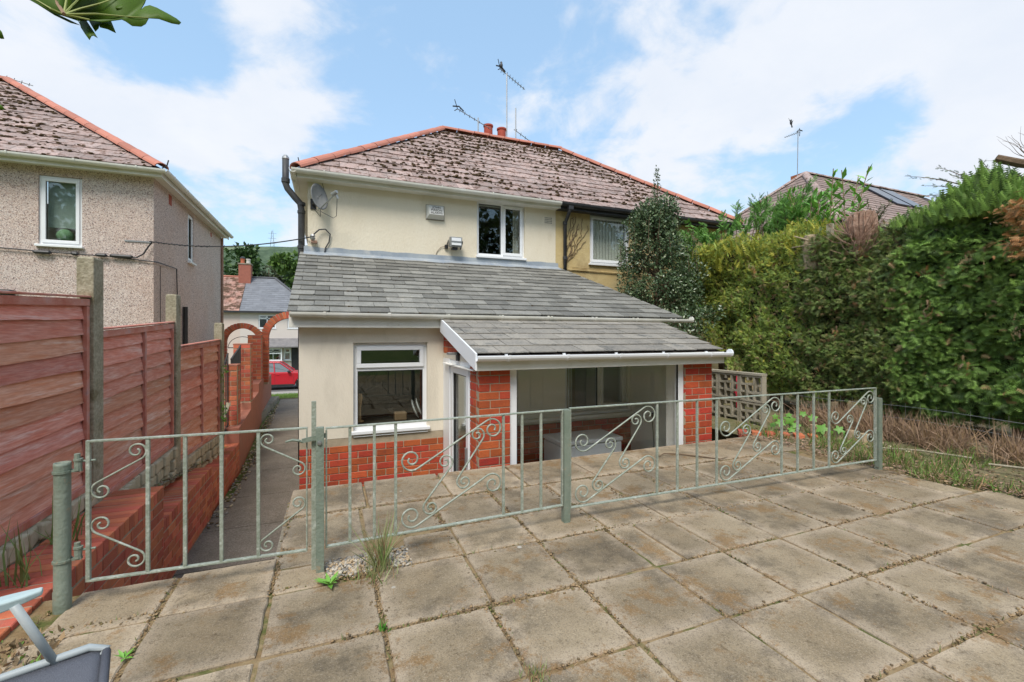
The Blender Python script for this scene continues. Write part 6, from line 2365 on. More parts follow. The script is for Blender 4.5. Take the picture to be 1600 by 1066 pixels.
# feathery conifer behind the golden one
ft = thing('feathery_conifer', 'bright green feathery conifer leaning out left of the golden hedge', 'conifer', (8.1, 7.9, 0))
base = Vector((8.2, 7.9, 1.6))
tips = []
for _ in range(70):
    tips.append((random.uniform(6.85, 7.6), random.uniform(7.2, 8.1), random.uniform(1.9, 3.75)))
for _ in range(60):
    y = random.uniform(5.3, 7.9)
    tips.append((random.uniform(7.6, 8.6), y, random.uniform(3.55, 4.15)))
groups = {}
for tp in tips:
    b_ = Vector((8.2, max(6.0, min(7.9, tp[1] + 0.2)), max(1.4, tp[2] - 0.8)))
    groups.setdefault(int(tp[1] * 2), []).append((b_, tp))
allP, allD, allL = [], [], []
st = MB()
for g_ in groups.values():
    for b_, tp in g_:
        tp = Vector(tp)
        mid = (b_ + tp) / 2 + Vector((0, 0, 0.15))
        pts = [b_ * (1 - f) ** 2 + mid * 2 * f * (1 - f) + tp * f * f for f in [k / 6 for k in range(7)]]
        st.tube(pts, [0.012 * (1 - 0.13 * k) for k in range(7)], 4)
        for k in range(48):
            f = random.uniform(0.3, 1.0)
            p = b_ * (1 - f) ** 2 + mid * 2 * f * (1 - f) + tp * f * f
            tg = (tp - b_).normalized()
            sd = tg.cross(Vector((0, 0, 1))).normalized() * (1 if k % 2 else -1)
            allP.append(p + Vector([random.gauss(0, 0.03) for _ in range(3)]))
            allD.append(tg * 0.9 + sd * random.uniform(0.2, 0.9) + Vector((0, 0, random.uniform(-0.4, 0.3))))
            allL.append(random.uniform(0.08, 0.17))
st.build('branches', M_bark, ft)
scatter('foliage', t_fern(6, 0.28), allP, allD, allL, G_feather, RNG.integers(0, 2, len(allP)), ft, roll=0.4, upv=(-0.7, -0.5, 0.8))
MB().tube([(8.3, 7.6, -0.1), (8.25, 7.65, 1.5), (8.2, 7.5, 3.2)], [0.10, 0.08, 0.03], 8).build('trunk', M_bark, ft)

# broad-leaved shoots behind the golden conifer
bs = thing('leafy_shrub', 'bright green broad leaved shrub sprouting behind the golden conifer', 'shrub', (8.3, 5.6, 0))
st = MB()
P, D, L = [], [], []
for _ in range(26):
    b_ = Vector((8.3 + random.uniform(-0.3, 0.3), random.uniform(4.9, 6.0), 2.4))
    tp = b_ + Vector((random.uniform(-0.5, 0.3), random.uniform(-0.4, 0.4), random.uniform(1.05, 1.75)))
    pts = [b_.lerp(tp, k / 5) + Vector((0, 0, -0.05 * math.sin(k))) for k in range(6)]
    st.tube(pts, 0.008, 4)
    for k in range(22):
        f = 0.3 + 0.7 * k / 22
        a_ = k * 2.4
        P.append(b_.lerp(tp, f))
        D.append((math.cos(a_), math.sin(a_), 0.45 + 0.5 * f))
        L.append(random.uniform(0.14, 0.24))
st.build('stems', M_stem, bs)
lf = [leafm('shrub_leaf', (0.20, 0.44, 0.06), (0.26, 0.50, 0.09), 0.45), leafm('shrub_leaf_dark', (0.13, 0.33, 0.05), (0.17, 0.38, 0.06), 0.45)]
scatter('foliage', t_leaf(0.16, 0.05), P, D, L, lf, RNG.integers(0, 2, len(P)), bs, roll=0.3)

# tall upright sprays on the green hedge
P, D, L = [], [], []
for _ in range(2600):
    y = random.gauss(2.9, 0.34)
    z = 2.8 + abs(random.gauss(0, 0.22))
    if z > 2.93 + 0.40 * math.exp(-((y - 2.85) / 0.33) ** 2) + random.uniform(-0.1, 0.06):
        continue
    P.append((XF - 0.05 + random.uniform(0, 0.5), y, z))
    D.append((random.gauss(-0.35, 0.25), random.gauss(0, 0.25), 1))
    L.append(random.uniform(0.10, 0.22))
scatter('upright_sprays', t_fern(6, 0.26), P, D, L, G_green, RNG.choice([0, 1, 1, 2, 1], len(P)), green, roll=0.4, upv=(-0.9, -0.3, 0.3))
# loose arching twigs over the hedge top
tw = thing('conifer_branch', 'thin grey green conifer branches arching above the hedge', 'branch', (7.9, 3.2, 3.0))
branch_sprays(tw, 'sprays', (7.9, 2.9, 3.1), [(7.5, 3.75, 3.62), (7.6, 3.6, 3.45), (7.6, 3.45, 3.66), (7.5, 3.7, 3.30), (7.6, 3.3, 3.5), (7.6, 3.0, 3.6)], [G_olive[1], G_green[2]], 30, (0.05, 0.13), t_fern(5, 0.3))
tw2 = thing('conifer_branch', 'small tuft of thin conifer branches above the split stump', 'branch', (7.8, 4.3, 3.0))
branch_sprays(tw2, 'sprays', (7.75, 4.3, 3.0), [(7.6, 4.5, 3.42), (7.7, 4.15, 3.35), (7.7, 4.0, 3.40), (7.6, 4.7, 3.30), (7.7, 4.35, 3.5)], [G_olive[1], G_green[2]], 26, (0.05, 0.12), t_fern(5, 0.3))

P, D, L = [], [], []
for _ in range(26):
    y, z = random.uniform(1.6, 6.2), random.uniform(0.7, 2.7)
    x = face_x(y, z) - 0.02
    d0 = Vector((-0.3, random.gauss(0, 0.4), random.choice([1, -1, 0.6])))
    for k in range(9):
        P.append((x + random.gauss(0, 0.02), y + random.gauss(0, 0.03), z + random.gauss(0, 0.05)))
        D.append(d0 + Vector([random.gauss(0, 0.35) for _ in range(3)]))
        L.append(random.uniform(0.05, 0.13))
scatter('dry_tufts', t_fern(4, 0.25), P, D, L, [G_olive[3], M_dead, M_stem], RNG.choice([0, 0, 1, 2], len(P)), olive)
# stumps and dead wood
sp_ = thing('tree_stump', 'split reddish conifer stump with broken twigs at the top of the hedge', 'stump', (7.45, 4.2, 2.6))
mb = MB()
for k in range(12):
    a_ = 2 * PI * k / 12
    x, y = 7.35 + 0.13 * math.cos(a_), 4.22 + 0.15 * math.sin(a_)
    mb.tube([(7.4 + 0.07 * math.cos(a_), 4.22 + 0.07 * math.sin(a_), 2.55), (x, y, 3.0), (x + random.uniform(-.02, .02), y, 3.20 + random.uniform(-0.04, 0.02))], [0.05, 0.05, 0.035], 5)
mb.build('trunk', M_bark_red, sp_)
mb = MB()
for k in range(70):
    a_ = random.uniform(0, 2 * PI)
    b_ = Vector((7.28, 4.22 + random.uniform(-0.1, 0.1), random.uniform(2.55, 2.9)))
    e_ = b_ + Vector((random.uniform(-0.16, 0.02), random.uniform(-0.35, 0.35), random.uniform(0.1, 0.42)))
    m_ = (b_ + e_) / 2 + Vector((random.uniform(-0.05, 0.05), random.uniform(-0.05, 0.05), -0.03))
    mb.tube([b_, m_, e_], [0.008, 0.006, 0.003], 4)
mb.build('twigs', M_bark_red, sp_)
MB().lathe([(0, 0), (0.13, 0), (0.12, 0.02), (0, 0.02)], (7.37, 4.22, 3.19), 12).build('cut_face', M_wood, sp_)
s2_ = thing('tree_stump', 'pale cut grey stump with a fence post end beside it at the hedge top', 'stump', (7.5, 4.9, 2.6))
mb = MB()
mb.lathe([(0.12, -0.4), (0.13, 0.0), (0.125, 0.14), (0.10, 0.16), (0, 0.15)], (7.3, 4.93, 2.85), 9)
mb.build('trunk', M_wood, s2_)
mb = MB()
mb.box(7.28, 7.36, 4.62, 4.69, 2.6, 3.14)
mb.build('post_end', M_postc, s2_)
mb = MB()
mb.tube([(7.15, 5.12, 3.02), (7.1, 4.85, 2.9)], 0.012, 5)
mb.tube([(7.2, 5.2, 2.85), (7.08, 4.8, 2.82)], 0.009, 5)
mb.build('broken_branch', M_wood, s2_)
st3 = thing('sawn_tree', 'sawn tree trunk with a bare side branch at the right edge above the hedge', 'tree', (7.6, 2.3, 2.5))
mb = MB()
mb.tube([(7.75, 2.45, 2.3), (7.72, 2.42, 3.05), (7.68, 2.38, 3.25), (7.66, 2.30, 3.55)], [0.16, 0.15, 0.11, 0.08], 9)
mb.tube([(7.7, 2.42, 3.0), (7.5, 2.55, 3.12), (7.42, 2.58, 3.15)], [0.11, 0.10, 0.095], 8)
mb.tube([(7.68, 2.40, 3.32), (7.5, 2.62, 3.40), (7.38, 2.78, 3.50)], [0.06, 0.05, 0.045], 7)
mb.build('trunk', M_bark, st3)
mb = MB()
for k in range(12):
    p = Vector((7.6, 2.5, 3.35))
    d = Vector((random.uniform(-0.5, 0.1), random.uniform(0.0, 0.9), random.uniform(0.2, 0.9))).normalized()
    pts = [p]
    for q in range(8):
        p = p + d * random.uniform(0.04, 0.09)
        d = (d + Vector((random.uniform(-0.3, 0.3), random.uniform(-0.3, 0.3), random.uniform(-0.25, 0.25)))).normalized()
        pts.append(p)
    mb.tube(pts, [0.005 - 0.0005 * q for q in range(9)], 4)
mb.build('bare_twigs', M_bark, st3)
dd = thing('dead_spray', 'orange brown dead conifer sprays hanging at the right edge of the hedge', 'dead branch', (7.1, 2.4, 2.5))
P, D, L = [], [], []
for _ in range(420):
    c_ = random.choice([(6.98, 2.42, 2.62), (6.98, 2.40, 2.42), (7.0, 2.46, 2.78), (6.95, 2.38, 2.33)])
    P.append((c_[0] + random.gauss(0, 0.05), c_[1] + random.gauss(0, 0.09), c_[2] + random.gauss(0, 0.06)))
    D.append((random.gauss(-0.5, 0.4), random.gauss(0.4, 0.5), random.gauss(-0.2, 0.4)))
    L.append(random.uniform(0.05, 0.12))
scatter('sprays', t_fern(5, 0.3), P, D, L, [M_dead, G_olive[3]], RNG.choice([0, 0, 1], len(P)), dd)

# holly tree
hol = thing('holly_tree', 'dark glossy holly tree with an upright leader behind the porch roof', 'tree', (6.25, 7.4, -1.0))
MB().tube([(6.25, 7.35, -1.05), (6.27, 7.38, 0.8), (6.22, 7.4, 2.2), (6.2, 7.35, 3.2), (6.15, 7.3, 4.6)], [0.085, 0.075, 0.055, 0.02, 0.004], 8).build('trunk', M_bark, hol)
lf = [leafm('holly_dark', (0.055, 0.095, 0.042), (0.08, 0.125, 0.055), 0.3, 0.5, 0.08), leafm('holly_mid', (0.10, 0.155, 0.07), (0.13, 0.185, 0.085), 0.3, 0.5, 0.1), leafm('holly_pale', (0.25, 0.29, 0.16), (0.20, 0.26, 0.13), 0.38, 0.5, 0.1)]
P, D, L = [], [], []
st = MB()


def clump(c, r, n, l=(0.045, 0.08)):
    for _ in range(n):
        v = Vector([random.gauss(0, 1) for _ in range(3)]).normalized() * (random.uniform(0.25, 1) ** 0.5)
        P.append((c[0] + v.x * r[0], c[1] + v.y * r[1], c[2] + v.z * r[2]))
        D.append((v.x + random.gauss(0, 0.6), v.y + random.gauss(0, 0.6), v.z + random.gauss(0.1, 0.6)))
        L.append(random.uniform(*l))


def rad(z):
    return float(np.interp(z, [0.4, 1.2, 2.0, 2.7, 3.2, 3.7, 4.2, 4.75], [0.72, 0.85, 0.90, 0.80, 0.62, 0.42, 0.2, 0.05]))


for _ in range(185):
    z = random.uniform(0.5, 4.0)
    a_ = random.uniform(0, 2 * PI)
    r = rad(z) * random.uniform(0.45, 1.0) * (1 + 0.55 * noise.noise(Vector((math.cos(a_) * 1.5, math.sin(a_) * 1.5, z * 1.6))))
    c = (6.2 + r * math.cos(a_), 7.4 + r * math.sin(a_), z)
    st.tube([(6.22, 7.4, z - 0.4), ((6.2 + c[0]) / 2, (7.4 + c[1]) / 2, z - 0.12), c], [0.016, 0.01, 0.004], 4)
    q = random.choice([0.10, 0.15, 0.2, 0.27]) * random.uniform(0.9, 1.1)
    clump(c, (q, q, q * 1.15), int(110 * (q / 0.18) ** 1.5))
for _ in range(48):          # upright shoots
    z = random.uniform(2.6, 3.6)
    a_ = random.uniform(0, 2 * PI)
    r = rad(z) * random.uniform(0.1, 1.0)
    b_ = Vector((6.2 + r * math.cos(a_), 7.4 + r * math.sin(a_), z))
    e_ = b_ + Vector((random.uniform(-0.06, 0.06), random.uniform(-0.06, 0.06), random.uniform(0.3, 0.62)))
    st.tube([b_, e_], [0.006, 0.003], 4)
    for k in range(24):
        clump(tuple(b_.lerp(e_, k / 23)), (0.05, 0.05, 0.03), 3, (0.03, 0.055))
for k in range(44):
    f = k / 43
    clump((6.2 - 0.05 * f, 7.4 - 0.08 * f, 3.6 + 1.15 * f), (0.20 * (1 - f * 0.85), 0.20 * (1 - f * 0.85), 0.05), int(22 - 15 * f), (0.03, 0.055))
# lower skirt reaching to the right
for _ in range(55):
    c = (random.uniform(6.1, 7.2), random.uniform(7.0, 7.6), random.uniform(-0.1, 1.4))
    clump(c, (0.2, 0.2, 0.2), 80)
st.build('branches', M_bark, hol)
scatter('foliage', t_leaf(0.30, 0.12), P, D, L, lf, RNG.choice([0, 0, 0, 1, 1, 2], len(P)), hol, roll=1.2)
vb = thing('variegated_spray', 'low spray of yellow green leaves at the foot of the holly', 'shrub', (6.9, 6.6, 0.3))
P, D, L = [], [], []
st = MB()
for _ in range(14):
    b_ = Vector((6.9, 6.7, 0.35))
    e_ = b_ + Vector((random.uniform(-0.5, 0.2), random.uniform(-0.3, 0.3), random.uniform(0.1, 0.5)))
    st.tube([b_, e_], 0.004, 4)
    for k in range(12):
        P.append(b_.lerp(e_, 0.3 + 0.7 * k / 11))
        D.append((random.gauss(0, 1), random.gauss(0, 1), random.gauss(0.3, 0.5)))
        L.append(random.uniform(0.06, 0.11))
st.build('stems', M_stem, vb)
scatter('foliage', t_leaf(0.15, 0.04), P, D, L, [G_feather[0], leafm('cream_leaf', (0.35, 0.38, 0.16), (0.28, 0.34, 0.1))], RNG.integers(0, 2, len(P)), vb)


# trees behind the far houses
def bg_tree(x, y, zb, h, r, mats, label, n=2600, conic=False):
    t = thing('tree', label, 'tree', (x, y, zb), 'trees behind the houses across the street')
    MB().tube([(x, y, zb), (x + 0.2, y, zb + h * 0.5), (x, y, zb + h * 0.9)], [0.35, 0.25, 0.06], 7).build('trunk', M_bark, t)
    P, D, L = [], [], []
    cl = []
    for _ in range(34):
        f = random.uniform(0.25, 1.0)
        rr = r * ((1.05 - f) if conic else math.sqrt(max(0.05, 1 - (2 * f - 1.15) ** 2)))
        a_ = random.uniform(0, 2 * PI)
        q = rr * random.uniform(0.4, 1)
        cl.append((x + q * math.cos(a_), y + q * math.sin(a_), zb + h * f, r * random.uniform(0.2, 0.38)))
    for k in range(n):
        c = random.choice(cl)
        v = Vector([random.gauss(0, 1) for _ in range(3)]).normalized() * random.uniform(0.5, 1)
        P.append((c[0] + v.x * c[3], c[1] + v.y * c[3], c[2] + v.z * c[3] * 0.8))
        D.append((v.x, v.y, v.z + random.gauss(0, 0.5)))
        L.append(random.uniform(0.35, 0.75))
    scatter('foliage', t_leaf(0.4, 0.1), P, D, L, mats, RNG.integers(0, len(mats), n), t)


T1 = [leafm('far_leaf_a', (0.06, 0.12, 0.03), (0.08, 0.14, 0.035)), leafm('far_leaf_b', (0.035, 0.075, 0.022), (0.05, 0.09, 0.03))]
T2 = [leafm('far_leaf_c', (0.10, 0.18, 0.035), (0.13, 0.21, 0.045)), leafm('far_leaf_d', (0.06, 0.12, 0.025), (0.08, 0.14, 0.03))]
T3 = [leafm('far_leaf_e', (0.085, 0.10, 0.05), (0.11, 0.12, 0.06)), leafm('far_leaf_f', (0.05, 0.065, 0.03), (0.06, 0.08, 0.04))]
bg_tree(-14.5, 66, -2, 14.5, 4.2, T1, 'dark rounded tree furthest left behind the far chimney')
bg_tree(-10.5, 70, -2, 15.5, 4.0, T1, 'dark tree rising just right of the far chimney', conic=True)
bg_tree(-8.0, 72, -2, 14.0, 3.4, T3, 'thin brownish tree between two green ones above the slate roof')
bg_tree(-3.6, 60, -2, 12.6, 3.4, T2, 'light green bushy tree beside the black pipe above the slate roof', n=4200)
bg_tree(-1.0, 70, -2, 14.0, 4.0, T1, 'dark tree partly hidden by the black pipe')
bg_tree(-18.5, 72, -2, 12.5, 3.8, T1, 'tree mostly hidden by the corner of the pebbledash house')

# grass verge in the street
def grass(name, n, xf, yf, zf, lf_, mats, w=0.02, lean=0.35, kind='stuff', parent=None):
    P = []
    for _ in range(n):
        x, y = xf(), yf()
        P.append((x, y, zf(x, y)))
    D = np.stack([RNG.normal(0, lean, n), RNG.normal(0, lean, n), np.ones(n)], 1)
    return scatter(name, t_blade(w, 0.3), P, D, [lf_() for _ in range(n)], mats, RNG.integers(0, len(mats), n), parent, kind)


gmats = [leafm('grass_green', (0.13, 0.23, 0.04), (0.17, 0.28, 0.06)), leafm('grass_olive', (0.12, 0.155, 0.045), (0.17, 0.19, 0.06)), M_straw]
mb = MB()
mb.prism([(-2.3, 19.6, -1.10), (0.6, 19.6, -1.10), (0.6, 25.2, -1.66), (-7, 25.2, -1.66)], (0, 0, -0.04))
mb.build('grass_verge', M_grass_flat, kind='structure')
grass('grass', 5000, lambda: random.uniform(-3.2, 0.4), lambda: random.uniform(19.6, 25.1), lambda x, y: -1.10 - (y - 19.6) * 0.1, lambda: random.uniform(0.06, 0.13), [gmats[0], leafm('lime_grass', (0.22, 0.33, 0.07), (0.26, 0.36, 0.09))], 0.06)

# rough verge by the hedge
def vz(x, y):
    return 0.0 if x < 5.45 else 0.05 * min(1, (x - 5.3) / 1.4)


edge = lambda y: 5.22 + 0.20 * max(0, 2.9 - y) ** 0.8 + 0.06 * math.sin(y * 7)


def vx(y, a, b):
    return random.uniform(edge(y) + a, b)


P = []
sel = []
for _ in range(9000):
    y = random.uniform(0.3, 4.9)
    x = edge(y) + abs(random.gauss(0, 0.8))
    if x > 7.2 or (y > 3.2 and x < 5.5):
        continue
    if noise.noise(Vector((x * 2.1, y * 2.1, 4))) < -0.12 + 0.3 * (x - 5.3) * 0.3:
        continue
    P.append((x, y, vz(x, y) - 0.01))
    sel.append(random.choices([0, 1, 2], [4.5, 3.5, 2.6])[0])
n = len(P)
scatter('rough_grass', t_blade(0.035, 0.45), P, np.stack([RNG.normal(0, 0.6, n), RNG.normal(0, 0.6, n), np.ones(n)], 1), RNG.uniform(0.05, 0.16, n), gmats, sel, kind='stuff')
# clippings and leaf litter
n = 5200
P, S_ = [], []
for _ in range(n):
    y = random.uniform(0.3, 4.6)
    P.append((edge(y) - 0.05 + abs(random.gauss(0, 0.7)), y, 0.012 + random.uniform(0, 0.03)))
D = np.stack([RNG.normal(0, 1, n), RNG.normal(0, 1, n), RNG.normal(0.05, 0.15, n)], 1)
scatter('leaf_litter', t_leaf(0.2, 0.05), P, D, RNG.uniform(0.02, 0.055, n), [M_straw, M_bark_red, M_stem, M_soil], RNG.integers(0, 4, n), kind='stuff', roll=0.3)
# dead upright grass and stems under the hedge
P, D, L, sel = [], [], [], []
for _ in range(6000):
    y = random.choice([random.gauss(4.05, 0.38), random.gauss(2.75, 0.55)])
    if not 1.6 < y < 4.8:
        continue
    x = 6.68 + random.gauss(0, 0.15) + 0.05 * math.sin(y * 5)
    if noise.noise(Vector((x * 2.5, y * 3.2, 1.0))) < random.uniform(-0.25, 0.15):
        continue
    P.append((x, y, vz(x, y) + random.uniform(0, 0.10)))
    D.append((random.gauss(-0.15, 0.5), random.gauss(0.05, 0.7), 1))
    L.append(random.uniform(0.08, 0.36))
    sel.append(random.choices([0, 1], [2, 3])[0])
scatter('dead_grass', t_blade(0.012, 0.45), P, D, L, [M_straw, M_stem], sel, kind='stuff')
mb = MB()
for _ in range(90):
    y = random.uniform(2.0, 4.9)
    x = 6.55 + random.uniform(-0.1, 0.3)
    p = Vector((x, y, 0.03))
    pts = [p]
    d = Vector((random.uniform(-0.5, 0.1), random.uniform(-1, 1), random.uniform(0.6, 1.4)))
    for k in range(7):
        p = p + d * 0.07
        d += Vector((random.uniform(-0.3, 0.3), random.uniform(-0.3, 0.3), -0.25))
        pts.append(p)
    mb.tube(pts, 0.004, 3)
o = mb.build('dead_stems', M_stem, kind='stuff')

wf = thing('wire_fence', 'rusty stock wire fence along the foot of the hedge', 'wire fence', (6.95, 3.2, 0))
for z in (0.12, 0.28, 0.44):
    pts = [(6.93 + 0.02 * math.sin(y * 3 + z * 20), y, z + 0.02 * math.sin(y * 2.3 + z)) for y in [0.8 + 0.25 * k for k in range(18)]]
    MB().tube(pts, 0.0018, 4).build('wire', M_galv, wf)
q = MB()
for k in range(26):
    y = 0.9 + k * 0.16
    q.tube([(6.93, y, 0.05), (6.94, y + 0.01, 0.5)], 0.002, 3)
q.build('cross_wire', M_galv, wf)
for (a, b, lab) in (((5.95, 3.35, 0.05), (6.28, 2.55, 0.09), 'pale thin stick lying on the grass behind the right end post'), ((6.1, 2.35, 0.10), (6.35, 1.35, 0.12), 'long grey pole lying on the verge at the right edge')):
    t = thing('stick', lab, 'stick', a)
    MB().tube([a, ((a[0] + b[0]) / 2 + 0.02, (a[1] + b[1]) / 2, (a[2] + b[2]) / 2 + 0.02), b], 0.011, 6).build('pole', M_postc, t)
t = thing('stick', 'short dark stick at the paving edge near the right side', 'stick', (5.6, 2.3, 0.02))
MB().tube([(5.45, 2.42, 0.015), (5.56, 2.28, 0.02), (5.62, 2.17, 0.015)], 0.008, 5).build('twig', M_bark, t)

# pierced screen-block wall
scw = thing('screen_block_wall', 'pierced concrete screen block wall between the porch and the hedge', 'wall', (6.05, 5.2, 0))
BS = 0.405


def screen_block(y, z):
    q = MB()
    X0, X1 = 6.0, 6.09
    e = 0.022

    def bx(a, b, c, d):
        q.box(X0, X1, y + a * BS, y + b * BS, z + c * BS, z + d * BS)
    bx(0.0, 1.0, 0, 0.07)
    bx(0.0, 1.0, 0.93, 1.0)
    bx(0, 0.07, 0.07, 0.93)
    bx(0.93, 1.0, 0.07, 0.93)
    # inner square ring with four spokes in a pinwheel
    bx(0.30, 0.70, 0.30, 0.38)
    bx(0.30, 0.70, 0.62, 0.70)
    bx(0.30, 0.38, 0.38, 0.62)
    bx(0.62, 0.70, 0.38, 0.62)
    bx(0.07, 0.30, 0.32, 0.39)
    bx(0.70, 0.93, 0.61, 0.68)
    bx(0.32, 0.39, 0.70, 0.93)
    bx(0.61, 0.68, 0.07, 0.30)
    bx(0.07, 0.20, 0.60, 0.67)
    bx(0.80, 0.93, 0.33, 0.40)
    bx(0.60, 0.67, 0.80, 0.93)
    bx(0.33, 0.40, 0.07, 0.2)
    return q


bm_ = screen_block(0, 0).mesh('block', M_screen)
for r_i in range(2):
    for c_i in range(4):
        y = 4.80 + c_i * (BS + 0.012)
        z = -0.06 + r_i * (BS + 0.012)
        link('screen_block', bm_, scw, M=Matrix.Translation((0, y, z)))
MB().box(6.003, 6.087, 4.80, 6.46, -0.3, -0.062).build('base_course', M_mortar_grey, scw)
MB().box(5.985, 6.105, 4.80, 6.46, 0.766, 0.80).build('coping', M_screen, scw)
rp = thing('garden_parasol', 'folded red and white fabric glimpsed through the screen blocks', 'fabric', (6.6, 5.6, 0))
MB().lathe([(0.0, 0.0), (0.06, 0.02), (0.07, 0.25), (0.06, 0.5), (0.02, 0.62)], (6.45, 5.62, 0.1), 8).build('cloth', mat('red_cloth', (0.45, 0.03, 0.05), None), rp)
pf = thing('picket_panel', 'white painted boards behind the screen block wall', 'fence', (6.9, 6.8, -0.5))
for k in range(9):
    MB().box(6.2 + k * 0.09, 6.27 + k * 0.09, 7.05, 7.07, -0.8, 0.95).build('board', M_upvc, pf)

# red brick bed edging, log roll, stones and vine
be = thing('brick_edging', 'low red brick edging of the bed at the terrace corner', 'edging', (5.7, 4.5, 0))
for k in range(6):
    f = k / 5
    brick(be, (5.36 + 0.02 * f + 0.0, 0, 0), (1, 0, 0), 0.2, M_brick) if False else None
    c = Vector((5.36, 4.60, 0.0)).lerp(Vector((5.98, 4.02, 0.0)), f)
    link('brick', bevel_box(0.112, 0.155, 0.11, M_brick_wall, 0.005, 0.001, k % 4), be, M=Matrix.Translation(c + Vector((0, 0, 0.0))) @ Matrix.Rotation(R(-43), 4, 'Z'))
lr = thing('log_edging', 'short cut log edging beside the vine leaves', 'log edging', (6.2, 4.1, 0))
for k in range(6):
    x, y = 6.08 + 0.05 * k, 4.08 - 0.125 * k
    r_ = random.uniform(0.042, 0.055)
    h_ = random.uniform(0.12, 0.17)
    MB().lathe([(0, -0.05), (r_, -0.05), (r_, h_), (r_ * 0.9, h_ + 0.006), (0, h_ + 0.006)], (x, y, 0), 12).build('log', M_wood, lr)
for k, (x, y, s, lab) in enumerate(((6.32, 3.42, 0.07, 'large pale stone next to the end of the log edging'), (6.24, 3.27, 0.055, 'second pale stone just in front of the large one'), (6.22, 3.08, 0.06, 'flat pale stone nearest the right end post'))):
    o = blobs_mesh('stone', [(0, 0, 0)], [(s, s * 0.8, s * 0.6)], [M_rubble], [0], None, None, True)
    o.location = (x, y, 0.03)
    tag(o, lab, 'stone')
vn = thing('vine', 'bright green lobed vine leaves by the log edging', 'vine', (6.2, 4.2, 0.1))
LB = []
for k in range(24):
    a_ = 2 * PI * k / 24
    r_ = (0.78 + 0.22 * math.cos(5 * a_)) * (1 + 0.10 * math.cos(15 * a_))
    LB.append((r_ * math.cos(a_), r_ * math.sin(a_)))
M_vine = leafm('vine_leaf', (0.10, 0.26, 0.03), (0.14, 0.31, 0.04), 0.45, sc=8)
vm = MB()
n_ = len(LB)
vm.v = [(0, 0, 0.08)] + [(x, y, -0.10 * (x * x + y * y)) for x, y in LB]
vm.f = [(0, 1 + k, 1 + (k + 1) % n_) for k in range(n_)]
vme = vm.mesh('leaf', M_vine, True)
st = MB()
for k in range(15):
    y = random.uniform(3.75, 4.6)
    c = Vector((6.1 - 0.35 * (y - 4.1) + random.uniform(-0.12, 0.12), y, random.uniform(0.06, 0.30)))
    s = random.uniform(0.045, 0.085)
    nrm = Vector((random.uniform(-0.9, -0.3), random.uniform(-0.9, -0.2), random.uniform(0.2, 1))).normalized()
    q = nrm.to_track_quat('Z', 'Y').to_matrix().to_4x4()
    link('leaf', vme, vn, M=Matrix.Translation(c) @ q @ Matrix.Rotation(random.uniform(0, 6), 4, 'Z') @ Matrix.Scale(s, 4))
    st.tube([(6.2, y, 0.0), (6.15, y, c.z * 0.6), tuple(c)], 0.003, 4)
st.build('stem', M_stem, vn)

# weeds ------------------------------------------------------------
def tuft(name, label, c, n, l, spread, mats, w=0.02, parent=None, up=1.0):
    t = thing(name, label, 'weed', c)
    P = np.array([[c[0] + random.gauss(0, spread), c[1] + random.gauss(0, spread), c[2]] for _ in range(n)])
    D = np.stack([RNG.normal(0, 0.30, n), RNG.normal(0, 0.30, n), np.full(n, up)], 1)
    scatter('blades', t_blade(w, 0.35), P, D, RNG.uniform(l[0], l[1], n), mats, RNG.integers(0, len(mats), n), t)
    return t


pale_g = [leafm('weed_green', (0.16, 0.26, 0.06), (0.22, 0.30, 0.10)), leafm('weed_seed', (0.34, 0.36, 0.18), (0.28, 0.32, 0.14)), M_straw]
tuft('grass_tuft', 'tall pale green grass growing out of the gravel by the railing', (0.285, 2.78, -0.01), 110, (0.08, 0.36), 0.022, pale_g, 0.012)
tuft('grass_tuft', 'low dry grass around the gravel patch', (0.26, 2.70, -0.01), 130, (0.04, 0.12), 0.07, pale_g, 0.03)
tuft('grass_tuft', 'tall thin weed against the wooden fence behind the gate post', (-1.56, 3.30, 0.0), 16, (0.18, 0.42), 0.03, [pale_g[0], gmats[1]], 0.02)
tuft('grass_tuft', 'second clump of weeds between the fence and brick wall', (-1.64, 3.9, -0.02), 22, (0.15, 0.36), 0.05, [pale_g[0], gmats[1]], 0.02)
tuft('grass_tuft', 'small green tuft in the slab joint at the centre foreground', (0.24, 2.19, 0.0), 26, (0.02, 0.05), 0.014, [leafm('weed_bright', (0.10, 0.30, 0.04), None)], 0.10, up=0.6)
tuft('grass_tuft', 'grass tuft in the joint at the bottom centre of the paving', (0.79, 1.66, 0.0), 90, (0.02, 0.05), 0.03, pale_g, 0.05)


def rosette(label, c, n, l, m, w=0.14):
    t = thing('dandelion', label, 'weed', c)
    q = t_leaf(w, 0.05)
    P = [c] * n
    D = [(math.cos(k * 2.4), math.sin(k * 2.4), random.uniform(0.15, 0.9)) for k in range(n)]
    scatter('leaves', q, P, D, RNG.uniform(l * 0.7, l, n), [m], [0] * n, t, roll=0.15)


M_dand = leafm('dandelion_leaf', (0.14, 0.36, 0.045), (0.20, 0.42, 0.07), 0.5, sc=9)
rosette('bright green dandelion at the foot of the latch post', (0.0, 2.70, 0.0), 11, 0.11, M_dand)
rosette('bright green leaves in the slab joint beside the garden chair', (-0.83, 2.10, 0.0), 6, 0.13, M_dand, 0.10)
rosette('small green weed in the joint left of the cracked slab', (-0.82, 2.42, 0.0), 7, 0.07, M_dand)
rosette('green weed growing on top of the stepped wall by the third fence post', (-1.62, 8.3, -0.42), 12, 0.16, M_dand)
tv = thing('climbing_weed', 'green leaves climbing the last concrete fence post', 'weed', (-1.6, 8.42, 0))
P = [(-1.59 + random.gauss(0, 0.02), 8.42 + random.gauss(0, 0.05), z) for z in [random.choice([random.gauss(0.78, 0.07), random.gauss(0.1, 0.06), random.uniform(0, 0.8)]) for _ in range(70)]]
